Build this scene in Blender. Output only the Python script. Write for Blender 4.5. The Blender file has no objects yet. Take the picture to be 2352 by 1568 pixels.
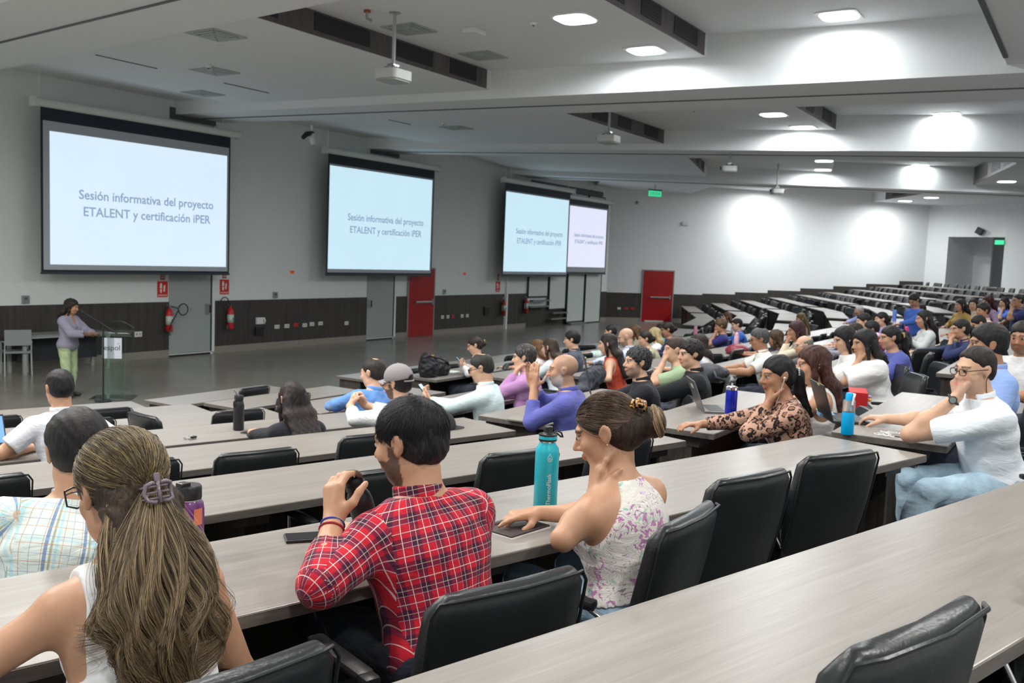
import bpy, bmesh, math, random
import numpy as np
from mathutils import Matrix, Vector

# ------------------------------------------------------------ camera, world, exposure
SC = bpy.context.scene
COL = SC.collection
PI = math.pi
CAM = (0.0, 0.0, 2.62)
cd = bpy.data.cameras.new('camera')
cam = bpy.data.objects.new('camera', cd)
COL.objects.link(cam)
cf = Vector((0.84455787, 0.52773833, -0.09063258))
cr = Vector((0.532569, -0.84544914, 0.03982475))
cu = Vector((0.05560819, 0.08190241, 0.9950878))
cam.matrix_world = Matrix(((cr.x, cu.x, -cf.x, CAM[0]), (cr.y, cu.y, -cf.y, CAM[1]), (cr.z, cu.z, -cf.z, CAM[2]), (0, 0, 0, 1)))
cd.sensor_width = 36.0
cd.lens = 2150.0 / 2352.0 * 36.0
cd.clip_start = 0.05
cd.clip_end = 120
cd.dof.use_dof = True
cd.dof.focus_distance = 2.6
cd.dof.aperture_fstop = 8.5
SC.camera = cam
W = bpy.data.worlds.new('world')
SC.world = W
W.use_nodes = True
W.node_tree.nodes['Background'].inputs[0].default_value = (0.75, 0.85, 1.0, 1)
W.node_tree.nodes['Background'].inputs[1].default_value = 0.3
SC.view_settings.view_transform = 'Standard'
SC.view_settings.look = 'None'
SC.view_settings.gamma = 1.0
SC.view_settings.exposure = 1.05
SC.view_settings.use_curve_mapping = False
# recessed ceiling lamps: (x, y, ceiling height, power)
LAMPS = [(11.9, 6.6, 6.0, 1), (14.1, 6.5, 6.0, 1), (21.0, 6.5, 6.0, 1), (23.1, 6.4, 6.0, 1), (30.4, 7.7, 6.0, 1), (33.1, 8.4, 6.0, 1),
         (14.5, 3.6, 6.35, .45), (24.3, 3.4, 6.35, .45), (35.5, 5.7, 6.35, 1),
         (12.3, 3.6, 6.35, 1), (22.2, 3.4, 6.35, 1), (33.0, 4.6, 6.35, 1),
         (41.0, 12.3, 6.0, 1.7), (38.6, 9.4, 6.0, 1.6), (41.0, 8.6, 6.35, 1.6),
         (35.3, 2.95, 5.75, 1.6), (43.9, 6.5, 5.85, 1.4), (46.0, 7.9, 5.85, 1.4),
         (4.4, 6.5, 6.0, 1), (1.6, 6.4, 6.0, 1), (4.6, 3.5, 6.35, 1), (1.8, 3.3, 6.35, 1),
         (8.9, 3.5, 6.35, 1), (-1.2, 3.2, 6.35, 1), (3.4, -1.6, 5.62, 1), (0.2, -1.8, 5.62, 1), (8.0, -1.0, 5.62, 1), (13.0, -1.4, 5.62, 1),
         (20.0, -1.2, 5.62, 1), (27.0, -0.5, 5.62, .8), (39.0, 0.5, 5.62, .8)]
LAMPS += [(2.5, 9.0, 6.0, 1.5), (5.0, 8.4, 6.0, 1.5), (1.5, 12.0, 5.66, 1.5), (4.0, 11.2, 5.66, 1.5)]  # added lamps, out of view at front left, to brighten the front wall
LAMP_W = 46.0
SC.cycles.diffuse_bounces = 8


# ------------------------------------------------------------ object helpers
def link(o, parent=None):
    COL.objects.link(o)
    if parent is not None:
        o.parent = parent
    return o


def empty(name, loc=(0, 0, 0), rz=0, label=None, cat=None, group=None, parent=None):
    o = bpy.data.objects.new(name, None)
    o.empty_display_size = .1
    o.location = loc
    o.rotation_euler = (0, 0, rz)
    tag(o, label, cat, group)
    return link(o, parent)


def tag(o, label=None, cat=None, group=None, kind=None):
    if label: o['label'] = label
    if cat: o['category'] = cat
    if group: o['group'] = group
    if kind: o['kind'] = kind
    return o


def mesh_obj(name, verts, faces, mat=None, parent=None, smooth=False, loc=None, rz=0, kind=None):
    me = bpy.data.meshes.new(name)
    me.from_pydata([tuple(v) for v in verts], [], [tuple(f) for f in faces])
    if mat: me.materials.append(mat)
    if smooth:
        me.polygons.foreach_set('use_smooth', [True] * len(me.polygons))
    me.update()
    o = bpy.data.objects.new(name, me)
    if loc is not None: o.location = loc
    o.rotation_euler = (0, 0, rz)
    if kind: o['kind'] = kind
    return link(o, parent)


class MB:
    """collects shapes into one mesh"""
    def __init__(s):
        s.v = []; s.f = []; s.mi = []; s.cur = 0

    def add(s, vs, fs):
        b = len(s.v)
        s.v += [tuple(v) for v in vs]
        s.f += [tuple(b + i for i in f) for f in fs]
        s.mi += [s.cur] * len(fs)
        return s

    def box(s, c, d, rot=None, bev=0):
        hx, hy, hz = d[0] / 2, d[1] / 2, d[2] / 2
        if bev > 0:
            bm = bmesh.new()
            bmesh.ops.create_cube(bm, size=1)
            bmesh.ops.scale(bm, vec=d, verts=bm.verts)
            bmesh.ops.bevel(bm, geom=bm.edges[:], offset=min(bev, min(d) * .45), segments=2, affect='EDGES', profile=.6)
            vs = [v.co.copy() for v in bm.verts]
            bm.verts.index_update()
            fs = [[v.index for v in f.verts] for f in bm.faces]
            bm.free()
        else:
            vs = [Vector((x * hx, y * hy, z * hz)) for z in (-1, 1) for y in (-1, 1) for x in (-1, 1)]
            fs = [(0, 2, 3, 1), (4, 5, 7, 6), (0, 1, 5, 4), (2, 6, 7, 3), (0, 4, 6, 2), (1, 3, 7, 5)]
        if rot is not None:
            vs = [rot @ v for v in vs]
        return s.add([(v[0] + c[0], v[1] + c[1], v[2] + c[2]) for v in vs], fs)

    def lathe(s, prof, c=(0, 0, 0), n=24, axis=None):
        """prof: list of (r, z)"""
        vs = []; fs = []
        for r, z in prof:
            for i in range(n):
                a = 2 * PI * i / n
                vs.append(Vector((r * math.cos(a), r * math.sin(a), z)))
        for j in range(len(prof) - 1):
            for i in range(n):
                k = (i + 1) % n
                fs.append((j * n + i, j * n + k, (j + 1) * n + k, (j + 1) * n + i))
        if prof[0][0] > 1e-5: fs.append(tuple(range(n - 1, -1, -1)))
        if prof[-1][0] > 1e-5: fs.append(tuple((len(prof) - 1) * n + i for i in range(n)))
        if axis is not None:
            q = Vector((0, 0, 1)).rotation_difference(Vector(axis).normalized()).to_matrix()
            vs = [q @ v for v in vs]
        return s.add([(v[0] + c[0], v[1] + c[1], v[2] + c[2]) for v in vs], fs)

    def tube(s, pts, r, n=8, cap=True):
        pts = [Vector(p) for p in pts]
        m = len(pts)
        rs = r if isinstance(r, (list, tuple)) else [r] * m
        vs = []; fs = []
        up = None
        for i, p in enumerate(pts):
            t = (pts[min(i + 1, m - 1)] - pts[max(i - 1, 0)]).normalized()
            if up is None:
                up = Vector((0, 0, 1)) if abs(t.z) < .9 else Vector((1, 0, 0))
            a = t.cross(up)
            if a.length < 1e-6: a = t.cross(Vector((1, .1, 0)))
            a.normalize()
            b = a.cross(t).normalized()
            up = b
            for k in range(n):
                w = 2 * PI * k / n
                vs.append(p + (a * math.cos(w) + b * math.sin(w)) * rs[i])
        for i in range(m - 1):
            for k in range(n):
                l = (k + 1) % n
                fs.append((i * n + k, i * n + l, (i + 1) * n + l, (i + 1) * n + k))
        if cap:
            fs.append(tuple(range(n - 1, -1, -1)))
            fs.append(tuple((m - 1) * n + i for i in range(n)))
        return s.add(vs, fs)

    def prism(s, poly, z0, z1):
        n = len(poly)
        vs = [(p[0], p[1], z0) for p in poly] + [(p[0], p[1], z1) for p in poly]
        a = sum(poly[i][0] * poly[(i + 1) % n][1] - poly[(i + 1) % n][0] * poly[i][1] for i in range(n))
        fs = [tuple(range(n - 1, -1, -1)), tuple(range(n, 2 * n))] + [(i, (i + 1) % n, n + (i + 1) % n, n + i) for i in range(n)]
        if a < 0: fs = [tuple(reversed(f)) for f in fs]
        return s.add(vs, fs)

    def build(s, name, mats, parent=None, smooth=False, loc=None, rz=0, kind=None, auto=None):
        if not isinstance(mats, (list, tuple)): mats = [mats]
        o = mesh_obj(name, s.v, s.f, None, parent, smooth, loc, rz, kind)
        for m in mats: o.data.materials.append(m)
        if len(mats) > 1: o.data.polygons.foreach_set('material_index', s.mi)
        if auto:
            o.data.polygons.foreach_set('use_smooth', [True] * len(o.data.polygons))
            o.data.set_sharp_from_angle(angle=math.radians(auto))
        return o


def copy_tree(o, parent=None):
    c = o.copy()
    COL.objects.link(c)
    if parent is not None: c.parent = parent
    for ch in list(o.children):
        copy_tree(ch, c)
    return c


# ------------------------------------------------------------ materials
MATS = {}


def nmat(name):
    m = bpy.data.materials.new(name)
    m.use_nodes = True
    nt = m.node_tree
    b = nt.nodes['Principled BSDF']
    return m, nt, b


def col4(c):
    return (c[0], c[1], c[2], 1)


def N(nt, t, **kw):
    n = nt.nodes.new(t)
    for k, v in kw.items(): setattr(n, k, v)
    return n


def mth(nt, op, a, b=None, c=None):
    n = nt.nodes.new('ShaderNodeMath'); n.operation = op
    for i, x in enumerate((a, b, c)):
        if x is None: continue
        if isinstance(x, (int, float)): n.inputs[i].default_value = x
        else: nt.links.new(x, n.inputs[i])
    return n.outputs[0]


def mixc(nt, f, a, b):
    n = nt.nodes.new('ShaderNodeMix'); n.data_type = 'RGBA'
    for i, x in ((0, f), (6, a), (7, b)):
        if isinstance(x, (int, float)): n.inputs[i].default_value = x
        elif isinstance(x, (tuple, list)): n.inputs[i].default_value = col4(x)
        else: nt.links.new(x, n.inputs[i])
    return n.outputs[2]


def noise(nt, scale, vec=None, detail=3, rough=.5, out=0, dist=0):
    n = nt.nodes.new('ShaderNodeTexNoise')
    n.inputs['Scale'].default_value = scale
    n.inputs['Detail'].default_value = detail
    n.inputs['Roughness'].default_value = rough
    n.inputs['Distortion'].default_value = dist
    if vec is not None: nt.links.new(vec, n.inputs['Vector'])
    return n.outputs[out]


def ramp(nt, f, stops):
    n = nt.nodes.new('ShaderNodeValToRGB')
    e = n.color_ramp.elements
    while len(e) < len(stops): e.new(.5)
    for i, (p, c) in enumerate(stops):
        e[i].position = p
        e[i].color = col4(c) if len(c) == 3 else c
    nt.links.new(f, n.inputs[0])
    return n.outputs[0]


def coords(nt, kind='Object', scale=(1, 1, 1), rot=(0, 0, 0)):
    tc = nt.nodes.new('ShaderNodeTexCoord')
    mp = nt.nodes.new('ShaderNodeMapping')
    mp.inputs['Scale'].default_value = scale
    mp.inputs['Rotation'].default_value = rot
    nt.links.new(tc.outputs[kind], mp.inputs['Vector'])
    return mp.outputs[0]


def bump(nt, b, h, strength=.3, dist=.01):
    n = nt.nodes.new('ShaderNodeBump')
    n.inputs['Strength'].default_value = strength
    n.inputs['Distance'].default_value = dist
    nt.links.new(h, n.inputs['Height'])
    nt.links.new(n.outputs[0], b.inputs['Normal'])


def plain(name, c, rough=.5, metal=0, spec=.5, var=.06, bs=0, bscale=60, emit=0, trans=0, ior=1.45, alpha=1, coat=0):
    """plain surface with a slight procedural variation of tone"""
    if name in MATS: return MATS[name]
    m, nt, b = nmat(name)
    if var > 0:
        v = noise(nt, 7, coords(nt), 4)
        d = tuple(min(1, x * (1 - var)) for x in c); e = tuple(min(1, x * (1 + var)) for x in c)
        nt.links.new(ramp(nt, v, [(.3, d), (.7, e)]), b.inputs['Base Color'])
    else:
        b.inputs['Base Color'].default_value = col4(c)
    b.inputs['Roughness'].default_value = rough
    b.inputs['Metallic'].default_value = metal
    b.inputs['Specular IOR Level'].default_value = spec
    b.inputs['IOR'].default_value = ior
    if coat: b.inputs['Coat Weight'].default_value = coat
    if trans: b.inputs['Transmission Weight'].default_value = trans
    if alpha < 1: b.inputs['Alpha'].default_value = alpha
    if emit:
        b.inputs['Emission Color'].default_value = col4(c)
        b.inputs['Emission Strength'].default_value = emit
    if bs: bump(nt, b, noise(nt, bscale, coords(nt), 3), bs, .004)
    MATS[name] = m
    return m


def wood(name, c1, c2, scale, rough=.4, spec=.4, bs=.08):
    m, nt, b = nmat(name)
    v = coords(nt, 'Object', scale)
    oi = nt.nodes.new('ShaderNodeObjectInfo')
    va = nt.nodes.new('ShaderNodeVectorMath'); va.operation = 'ADD'
    nt.links.new(v, va.inputs[0])
    r = mth(nt, 'MULTIPLY', oi.outputs['Random'], 40)
    nt.links.new(r, va.inputs[1])
    f = noise(nt, 1.0, va.outputs[0], 8, .65, dist=.6)
    f2 = noise(nt, 4.5, va.outputs[0], 4, .6)
    s = mth(nt, 'ADD', mth(nt, 'MULTIPLY', f, .65), mth(nt, 'MULTIPLY', f2, .35))
    nt.links.new(ramp(nt, s, [(.36, c1), (.52, tuple((a + q) / 2 for a, q in zip(c1, c2))), (.64, c2)]), b.inputs['Base Color'])
    b.inputs['Roughness'].default_value = rough
    b.inputs['Specular IOR Level'].default_value = spec
    bump(nt, b, s, bs, .003)
    MATS[name] = m
    return m


M_DESK = wood('desk_laminate', (.215, .195, .175), (.295, .272, .248), (1.2, 30, 30), .33, .45, .05)
M_DESKEDGE = wood('desk_edge', (.10, .088, .078), (.17, .15, .135), (2, 30, 30), .45)
M_DARK = wood('dark_wood_panel', (.035, .030, .027), (.075, .066, .059), (28, 28, 1.4), .5, .3)
M_WAINS = wood('wainscot_wood', (.035, .032, .029), (.07, .064, .058), (14, 14, .7), .5, .3)
M_WALL = plain('wall_paint', (.76, .77, .77), .6, spec=.25, var=.012)
M_WALLG = plain('front_wall_paint', (.72, .76, .75), .6, spec=.25, var=.015)
M_CEIL = plain('ceiling_paint', (.72, .74, .745), .75, spec=.2, var=.012)
M_BASE = plain('baseboard_stone', (.27, .25, .215), .35, var=.05)
M_LEATH = plain('black_leather', (.017, .019, .021), .34, spec=.55, var=.15, bs=.22, bscale=90)
M_BLK = plain('black_plastic', (.014, .014, .015), .38, var=0)
M_CHROME = plain('chrome', (.75, .75, .76), .12, metal=1, var=0)
M_STEEL = plain('brushed_steel', (.45, .46, .47), .35, metal=1, var=.05)
M_GREYP = plain('grey_door_paint', (.34, .375, .365), .5, var=.02)
M_WHITEP = plain('white_panel', (.62, .66, .64), .4, var=.015)
M_GREENF = plain('dark_green_frame', (.02, .045, .04), .45, var=0)
M_RED = plain('red_door_paint', (.36, .012, .014), .35, var=.08)
M_REDP = plain('red_paint', (.55, .02, .02), .35, var=.03)
M_WHITE = plain('white_plastic', (.72, .73, .73), .4, var=0)
M_GROOVE = plain('dark_groove', (.10, .11, .115), .6, var=0)
M_VENT = wood('vent_riser_wood', (.07, .062, .062), (.13, .118, .118), (10, 10, .8), .5, .3)
M_GRILLE = plain('vent_grille', (.02, .02, .022), .6, var=0)


def floor_mat():
    m, nt, b = nmat('polished_floor')
    v = coords(nt)
    f = noise(nt, 90, v, 4, .7)
    g = noise(nt, .8, v, 3)
    s = mth(nt, 'ADD', mth(nt, 'MULTIPLY', f, .5), mth(nt, 'MULTIPLY', g, .5))
    br = nt.nodes.new('ShaderNodeTexBrick')
    br.offset = 0
    br.inputs['Scale'].default_value = 1.0
    br.inputs['Brick Width'].default_value = .6
    br.inputs['Row Height'].default_value = .6
    br.inputs['Mortar Size'].default_value = .002
    br.inputs['Color1'].default_value = (1, 1, 1, 1); br.inputs['Color2'].default_value = (1, 1, 1, 1)
    br.inputs['Mortar'].default_value = (.8, .8, .8, 1)
    nt.links.new(v, br.inputs['Vector'])
    c = ramp(nt, s, [(.35, (.20, .19, .165)), (.65, (.27, .255, .225))])
    mx = nt.nodes.new('ShaderNodeMix'); mx.data_type = 'RGBA'; mx.blend_type = 'MULTIPLY'
    mx.inputs[0].default_value = 1
    nt.links.new(c, mx.inputs[6]); nt.links.new(br.outputs[0], mx.inputs[7])
    nt.links.new(mx.outputs[2], b.inputs['Base Color'])
    b.inputs['Roughness'].default_value = .24
    b.inputs['Specular IOR Level'].default_value = .5
    return m


M_FLOOR = floor_mat()
M_TIER = plain('tier_floor', (.10, .10, .10), .4, var=.1)


def text_mesh(name, body, size, mat, parent, loc, rot, align='CENTER', depth=.001, shear=0, spacing=1.0, bold=0):
    cu_ = bpy.data.curves.new(name, 'FONT')
    cu_.body = body
    cu_.size = size
    cu_.align_x = align
    cu_.align_y = 'CENTER'
    cu_.extrude = depth
    cu_.shear = shear
    cu_.offset = bold
    cu_.space_character = spacing
    cu_.resolution_u = 3
    o = bpy.data.objects.new(name, cu_)
    COL.objects.link(o)
    dg = bpy.context.evaluated_depsgraph_get()
    me = bpy.data.meshes.new_from_object(o.evaluated_get(dg))
    bpy.data.objects.remove(o)
    me.materials.clear()
    me.materials.append(mat)
    t = bpy.data.objects.new(name, me)
    t.location = loc
    t.rotation_euler = rot
    return link(t, parent)

# ------------------------------------------------------------ the room
YF = 18.0
KC = (36.3, 18.0)          # corner of front wall and right wall
QC = (49.2, 7.32)          # far end of the right wall
BACKY = -4.0
LX = -3.0
WA = math.atan2(QC[1] - KC[1], QC[0] - KC[0])
WDIR = Vector((math.cos(WA), math.sin(WA), 0))
WLEN = math.hypot(QC[0] - KC[0], QC[1] - KC[1])


def wallpt(s, off=0.0):
    """point on the right wall, s metres from the corner, off metres into the room"""
    n = Vector((math.sin(WA), -math.cos(WA), 0))
    return Vector((KC[0], KC[1], 0)) + WDIR * s + n * off


rowA = (.29, .957)
A15, A25 = math.radians(15.2), math.radians(25.5)
nC = (-math.sin(A15), math.cos(A15))
nD = (-math.sin(A25), math.cos(A25))
cC0 = 30.94 * nC[0] + 11.82 * nC[1]
AANG = math.atan2(-rowA[0], rowA[1])


def isect(n1, c1, n2, c2):
    d = n1[0] * n2[1] - n1[1] * n2[0]
    return ((c1 * n2[1] - n1[1] * c2) / d, (n1[0] * c2 - c1 * n2[0]) / d)


def cA(k): return 11.11 - 1.4 * k
def cB(k): return 9.5 - 1.38 * k
def cC(k): return cC0 - 1.385 * k
def jAB(k): return isect(rowA, cA(k), (0, 1), cB(k))
def jBC(k): return isect((0, 1), cB(k), nC, cC(k))


def jCD(k):
    x = 30.94 + .16 * k
    return (x, (cC(k) - nC[0] * x) / nC[1])


def cD(k):
    j = jCD(k)
    return nD[0] * j[0] + nD[1] * j[1]


def wallD(k, off=0.0):
    wn = (math.sin(WA), -math.cos(WA))
    c = wn[0] * KC[0] + wn[1] * KC[1] + off
    return isect(nD, cD(k), wn, c)


# floor and tiers
far = (QC[0] - 1.5, BACKY)
poly = [(LX, BACKY), (45.2, BACKY), QC, KC, (4.5, YF), (LX, 11.5)]
fl = MB().prism(poly, -.12, 0).build('floor', M_FLOOR, kind='structure')
NT = 9
for k in range(1, NT):
    a0 = (LX + .01, (cA(k) - rowA[0] * (LX + .01)) / rowA[1])
    pts = [a0, jAB(k), jBC(k), jCD(k), wallD(k, .012), (QC[0] - .02, QC[1] - .02), (45.19, BACKY + .01), (LX + .01, BACKY + .01)]
    o = MB().prism(pts, .16 * (k - 1) + (.0005 if k > 1 else .0005), .16 * k).build('floor_tier', M_TIER, kind='structure')

# front wall: white above, wood wainscot, baseboard; openings are closed by flush panels
CEIL0 = 5.66


def wallseg(name, mat, x0, x1, z0, z1, y=YF, t=.15):
    return MB().box(((x0 + x1) / 2, y + t / 2, (z0 + z1) / 2), (x1 - x0, t, z1 - z0)).build(name, mat, kind='structure')


wallseg('wall_front', M_WALLG, 4.5, KC[0], 0, 6.7)
wx = [(4.5, 13.93), (15.22, 20.75), (22.05, 22.62), (23.98, 28.15), (28.42, 29.66), (35.45, KC[0])]
for a, b in wx:
    MB().box(((a + b) / 2, YF - .0125, (.17 + 1.27) / 2), (b - a, .023, 1.10)).build('wall_front_wainscot', M_WAINS, kind='structure')
    MB().box(((a + b) / 2, YF - .015, .085), (b - a, .028, .17)).build('baseboard_front', M_BASE, kind='structure')
MB().box((29.66 + 2.9, YF - .0125, .3), (5.8, .02, 1.0)).build('wall_front_wainscot', M_WAINS, kind='structure')
MB().box((28.285, YF - .03, 2.8), (.11, .05, 5.6)).build('trim_1', M_WALL, kind='structure')
# right wall
rw = MB().prism([KC, QC, tuple((wallpt(WLEN, -.2))[:2]), tuple((wallpt(-.1, -.2))[:2])], 0, 6.7).build('wall_right', M_WALL, kind='structure')
steps = [(0, 1.66, 1.24), (3.22, 4.66, 1.24), (4.66, 6.33, 1.30), (6.33, 8.02, 1.41), (8.02, 9.76, 1.54), (9.76, 11.56, 1.68), (11.56, 13.4, 1.83), (13.4, 15.3, 1.99), (15.3, WLEN - .05, 2.18)]
for i, (s0, s1, zt) in enumerate(steps):
    p = [wallpt(s0, .001), wallpt(s1, .001), wallpt(s1, .026), wallpt(s0, .026)]
    MB().prism([tuple(q[:2]) for q in p], .17 if i < 2 else .0, zt).build('wall_right_wainscot', M_WAINS, kind='structure')
    if i < 2:
        p = [wallpt(s0, .001), wallpt(s1, .001), wallpt(s1, .03), wallpt(s0, .03)]
        MB().prism([tuple(q[:2]) for q in p], 0, .17).build('baseboard_right', M_BASE, kind='structure')
# far end: back right wall with the corridor opening
BA = math.radians(-110)
bd = Vector((math.cos(BA), math.sin(BA), 0))
Q3 = Vector((QC[0], QC[1], 0))


def bpt(s, off=0.0):
    n = Vector((math.sin(BA), -math.cos(BA), 0))
    return Q3 + bd * s + n * off


def bwall(name, mat, s0, s1, z0, z1, o0=0.0, o1=-.2):
    p = [bpt(s0, o0), bpt(s1, o0), bpt(s1, o1), bpt(s0, o1)]
    return MB().prism([tuple(q[:2]) for q in p], z0, z1).build(name, mat, kind='structure')


bwall('wall_back_right', M_WALL, 0, 1.05, 0, 6.7, 0.0)
bwall('wall_back_right', M_WALL, 1.05, 3.75, 4.42, 6.7)
bwall('wall_back_right', M_WALL, 3.75, 12.3, 0, 6.7, .18)
bwall('trim_2', M_WALL, 1.05, 3.75, 4.36, 4.44, .03)
p = [bpt(1.05, -.2), bpt(3.75, -.2), bpt(3.75, -4.5), bpt(1.05, -4.5)]
MB().prism([tuple(q[:2]) for q in p], 0, 1.28).build('floor_corridor', M_TIER, kind='structure')
for s0, s1, o0, o1 in ((.9, 1.05, -.2, -4.5), (3.75, 3.9, -.2, -4.5), (.9, 3.9, -4.5, -4.65)):
    bwall('wall_corridor', M_WALL, s0, s1, 0, 4.6, o0, o1)
bwall('ceiling_corridor', M_CEIL, .9, 3.9, 4.6, 4.7, -.2, -4.5)
bwall('wall_corridor', M_WALL, 1.05, 1.9, 1.28, 4.6, -2.6, -2.75)
# left and back walls (behind and beside the camera)
MB().prism([(4.5, YF), (4.4, YF + .15), (LX - .15, 11.6), (LX, 11.5)], 0, 6.7).build('wall_left', M_WALL, kind='structure')
MB().box((LX - .075, (BACKY + 11.5) / 2, 3.35), (.15, 11.5 - BACKY, 6.7)).build('wall_left', M_WALL, kind='structure')
MB().box((21.1, BACKY - .075, 3.35), (48.3, .15, 6.7)).build('wall_back', M_WALL, kind='structure')


# ------------------------------------------------------------ ceiling: bays between beams, each stepping up towards the back
def clip(poly, n, c, keep_ge=True):
    out = []
    m = len(poly)
    for i in range(m):
        a, b = poly[i], poly[(i + 1) % m]
        da = a[0] * n[0] + a[1] * n[1] - c
        db = b[0] * n[0] + b[1] * n[1] - c
        if not keep_ge: da, db = -da, -db
        if da >= 0: out.append(a)
        if da * db < 0:
            t = da / (da - db)
            out.append((a[0] + (b[0] - a[0]) * t, a[1] + (b[1] - a[1]) * t))
    return out


def ln(p, q, y):
    return p[0] + (q[0] - p[0]) * (y - p[1]) / (q[1] - p[1])


b1c = [(8.45, 18.0), (6.0, -4.0)]
b2 = [((14.08, 18), (15.68, -4)), ((15.4, 18), (18.44, -4))]
b3 = [((20.6, 18), (26.4, -4)), ((22.0, 18), (29.1, -4))]
b4 = [((28.2, 18), (41.3, -4)), ((29.9, 18), (43.4, -4))]
b1 = [((7.35, 18), (4.95, -4)), ((9.45, 18), (7.1, -4))]


def mid(b, y): return ((ln(b[0][0], b[0][1], y) + ln(b[1][0], b[1][1], y)) / 2, y)


room = [(LX, -4), (45.2, -4), QC, KC, (4.5, 18), (LX, 11.5)]
bays = []
prev = None
for bb in (b1, b2, b3, b4, None):
    lo = (LX, -4) if prev is None else mid(prev, -4)
    hi = (LX, 18) if prev is None else mid(prev, 18)
    if bb is None:
        pl = [lo, (46, -4), (50, -4), (50, 18), hi]
    else:
        pl = [lo, mid(bb, -4), mid(bb, 18), hi]
    bays.append(pl)
    prev = bb
A32 = math.radians(32)
n4 = (-math.sin(A32), math.cos(A32))
TH = [((0, 1), (16.2, 9.85, 5.8, 1.4)), ((0, 1), (16.2, 9.85, 5.8, 1.4)), ((0, 1), (16.2, 9.85, 5.8, 1.4)),
      (nC, (9.8, 3.27, -.87, -5.65)), (n4, (-3.2, -7.6, -11.7, -16.7))]
ZBACK = (5.62, 5.62, 5.62, 5.75, 5.85)
ZS = (5.80, 5.66, 6.0, 6.35, 5.62)
for bi, (pl, (n, th)) in enumerate(zip(bays, TH)):
    for e0, e1 in zip(room, room[1:] + room[:1]):       # clip by the room outline
        nn = (-(e1[1] - e0[1]), e1[0] - e0[0])
        pl = clip(pl, nn, nn[0] * e0[0] + nn[1] * e0[1])
    for zi in range(5):
        q = pl
        if zi > 0: q = clip(q, n, th[zi - 1], False)
        if zi < 4: q = clip(q, n, th[zi], True)
        if len(q) < 3: continue
        MB().prism(q, ZBACK[bi] if zi == 4 else ZS[zi], 6.62).build('ceiling', M_CEIL, kind='structure')
# beams with a partition track along the middle of the soffit
for bi, bb in enumerate((b1, b2, b3, b4)):
    m = MB().prism([bb[0][0], bb[0][1], bb[1][1], bb[1][0]], 5.5, 6.55)
    bo = m.build('ceiling_beam', M_CEIL, kind='structure')
    t0, t1 = mid(bb, 17.9), mid(bb, -3.9)
    ang = math.atan2(t1[1] - t0[1], t1[0] - t0[0])
    L = math.hypot(t1[0] - t0[0], t1[1] - t0[1])
    dx, dy = -math.sin(ang) * .022, math.cos(ang) * .022
    MB().prism([(t0[0] + dx, t0[1] + dy), (t1[0] + dx, t1[1] + dy), (t1[0] - dx, t1[1] - dy), (t0[0] - dx, t0[1] - dy)], 5.484, 5.499).build('trim_%d' % (3 + bi), M_GROOVE, kind='structure')
# back bulkhead track (cross track near the camera)
MB().box((11.6, 1.37, 5.607), (6.2, .06, .02)).build('trim_7', M_GROOVE, kind='structure')


def riser(bi, ti, x0, x1, mat, grilles, nm='vent_riser', flip=False):
    """dark strip on a ceiling step with air grilles; x0,x1 along the step line"""
    n, th = TH[bi]
    c = th[ti]
    zlo, zhi = sorted((ZS[ti], ZBACK[bi] if ti == 3 else ZS[ti + 1]))
    u = (n[1], -n[0])
    base = Vector((n[0] * c, n[1] * c, 0))
    sgn = 1 if flip else -1
    off = Vector((n[0], n[1], 0)) * (.012 * sgn)
    def P(s, z, o=1.0): return base + Vector((u[0], u[1], 0)) * s + off * o + Vector((0, 0, z))
    L = x1 - x0
    root = empty('air_vent_strip', (0, 0, 0), 0)
    ang = math.atan2(u[1], u[0])
    cx = P((x0 + x1) / 2, (zlo + zhi) / 2)
    MB().box((0, 0, 0), (L, .02, zhi - zlo)).build('fascia', mat, root, loc=cx, rz=ang)
    for g0, g1 in grilles:
        cc = P(g0 + (g1 - g0) / 2, (zlo + zhi) / 2 + .02, 2.2)
        g = MB().box((0, 0, 0), (g1 - g0, .012, (zhi - zlo) * .72))
        for j in range(7):
            g.box((0, sgn * .008, -(zhi - zlo) * .33 + j * (zhi - zlo) * .11), (g1 - g0, .006, .006))
        g.build('grille', M_GRILLE, root, loc=cc, rz=ang)
    return root


def riser_s(bi, ti, p):
    n, th = TH[bi]
    u = (n[1], -n[0])
    return p[0] * u[0] + p[1] * u[1]


r = riser(0, 0, -2.9, 7.0, M_VENT, [(-1, 1.2), (2.2, 4.0)]); bpy.data.objects.remove(r.children[0]) if False else None
for ch in list(r.children): bpy.data.objects.remove(ch)
bpy.data.objects.remove(r)
r = riser(1, 1, 8.6, 14.5, M_VENT, [(8.7, 9.35), (10.05, 11.25), (11.9, 12.85), (13.35, 14.15)])
tag(r, 'dark ceiling step with four black air grilles, left of the nearest projector', 'air vent')
r = riser(1, 2, 8.1, 14.8, M_VENT, [(9.2, 9.9), (10.55, 11.75), (12.3, 13.0), (13.5, 14.45)])
tag(r, 'dark ceiling step with grilles between the two bright lamps nearest the camera', 'air vent')
r = riser(2, 1, 16.6, 22.7, M_VENT, [(17.2, 18.0), (18.7, 19.6), (20.0, 20.7), (21.5, 22.3)])
tag(r, 'dark ceiling step with grilles behind the second projector', 'air vent')
r = riser(2, 2, 17.3, 23.7, M_VENT, [(19.5, 20.4), (21.0, 21.6), (22.4, 23.2)])
tag(r, 'dark ceiling step with grilles right of the paired lamps over the second bay', 'air vent')
s1 = riser_s(3, 1, (30.3, 11.5))
r = riser(3, 1, s1 - 5.6, s1, M_VENT, [(s1 - 4.6, s1 - 3.6), (s1 - 2.6, s1 - 1.8), (s1 - .9, s1 - .1)])
tag(r, 'small dark triangular looking ceiling step left of the third projector', 'air vent')
s1 = riser_s(3, 3, (36.9, 4.2))
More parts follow.
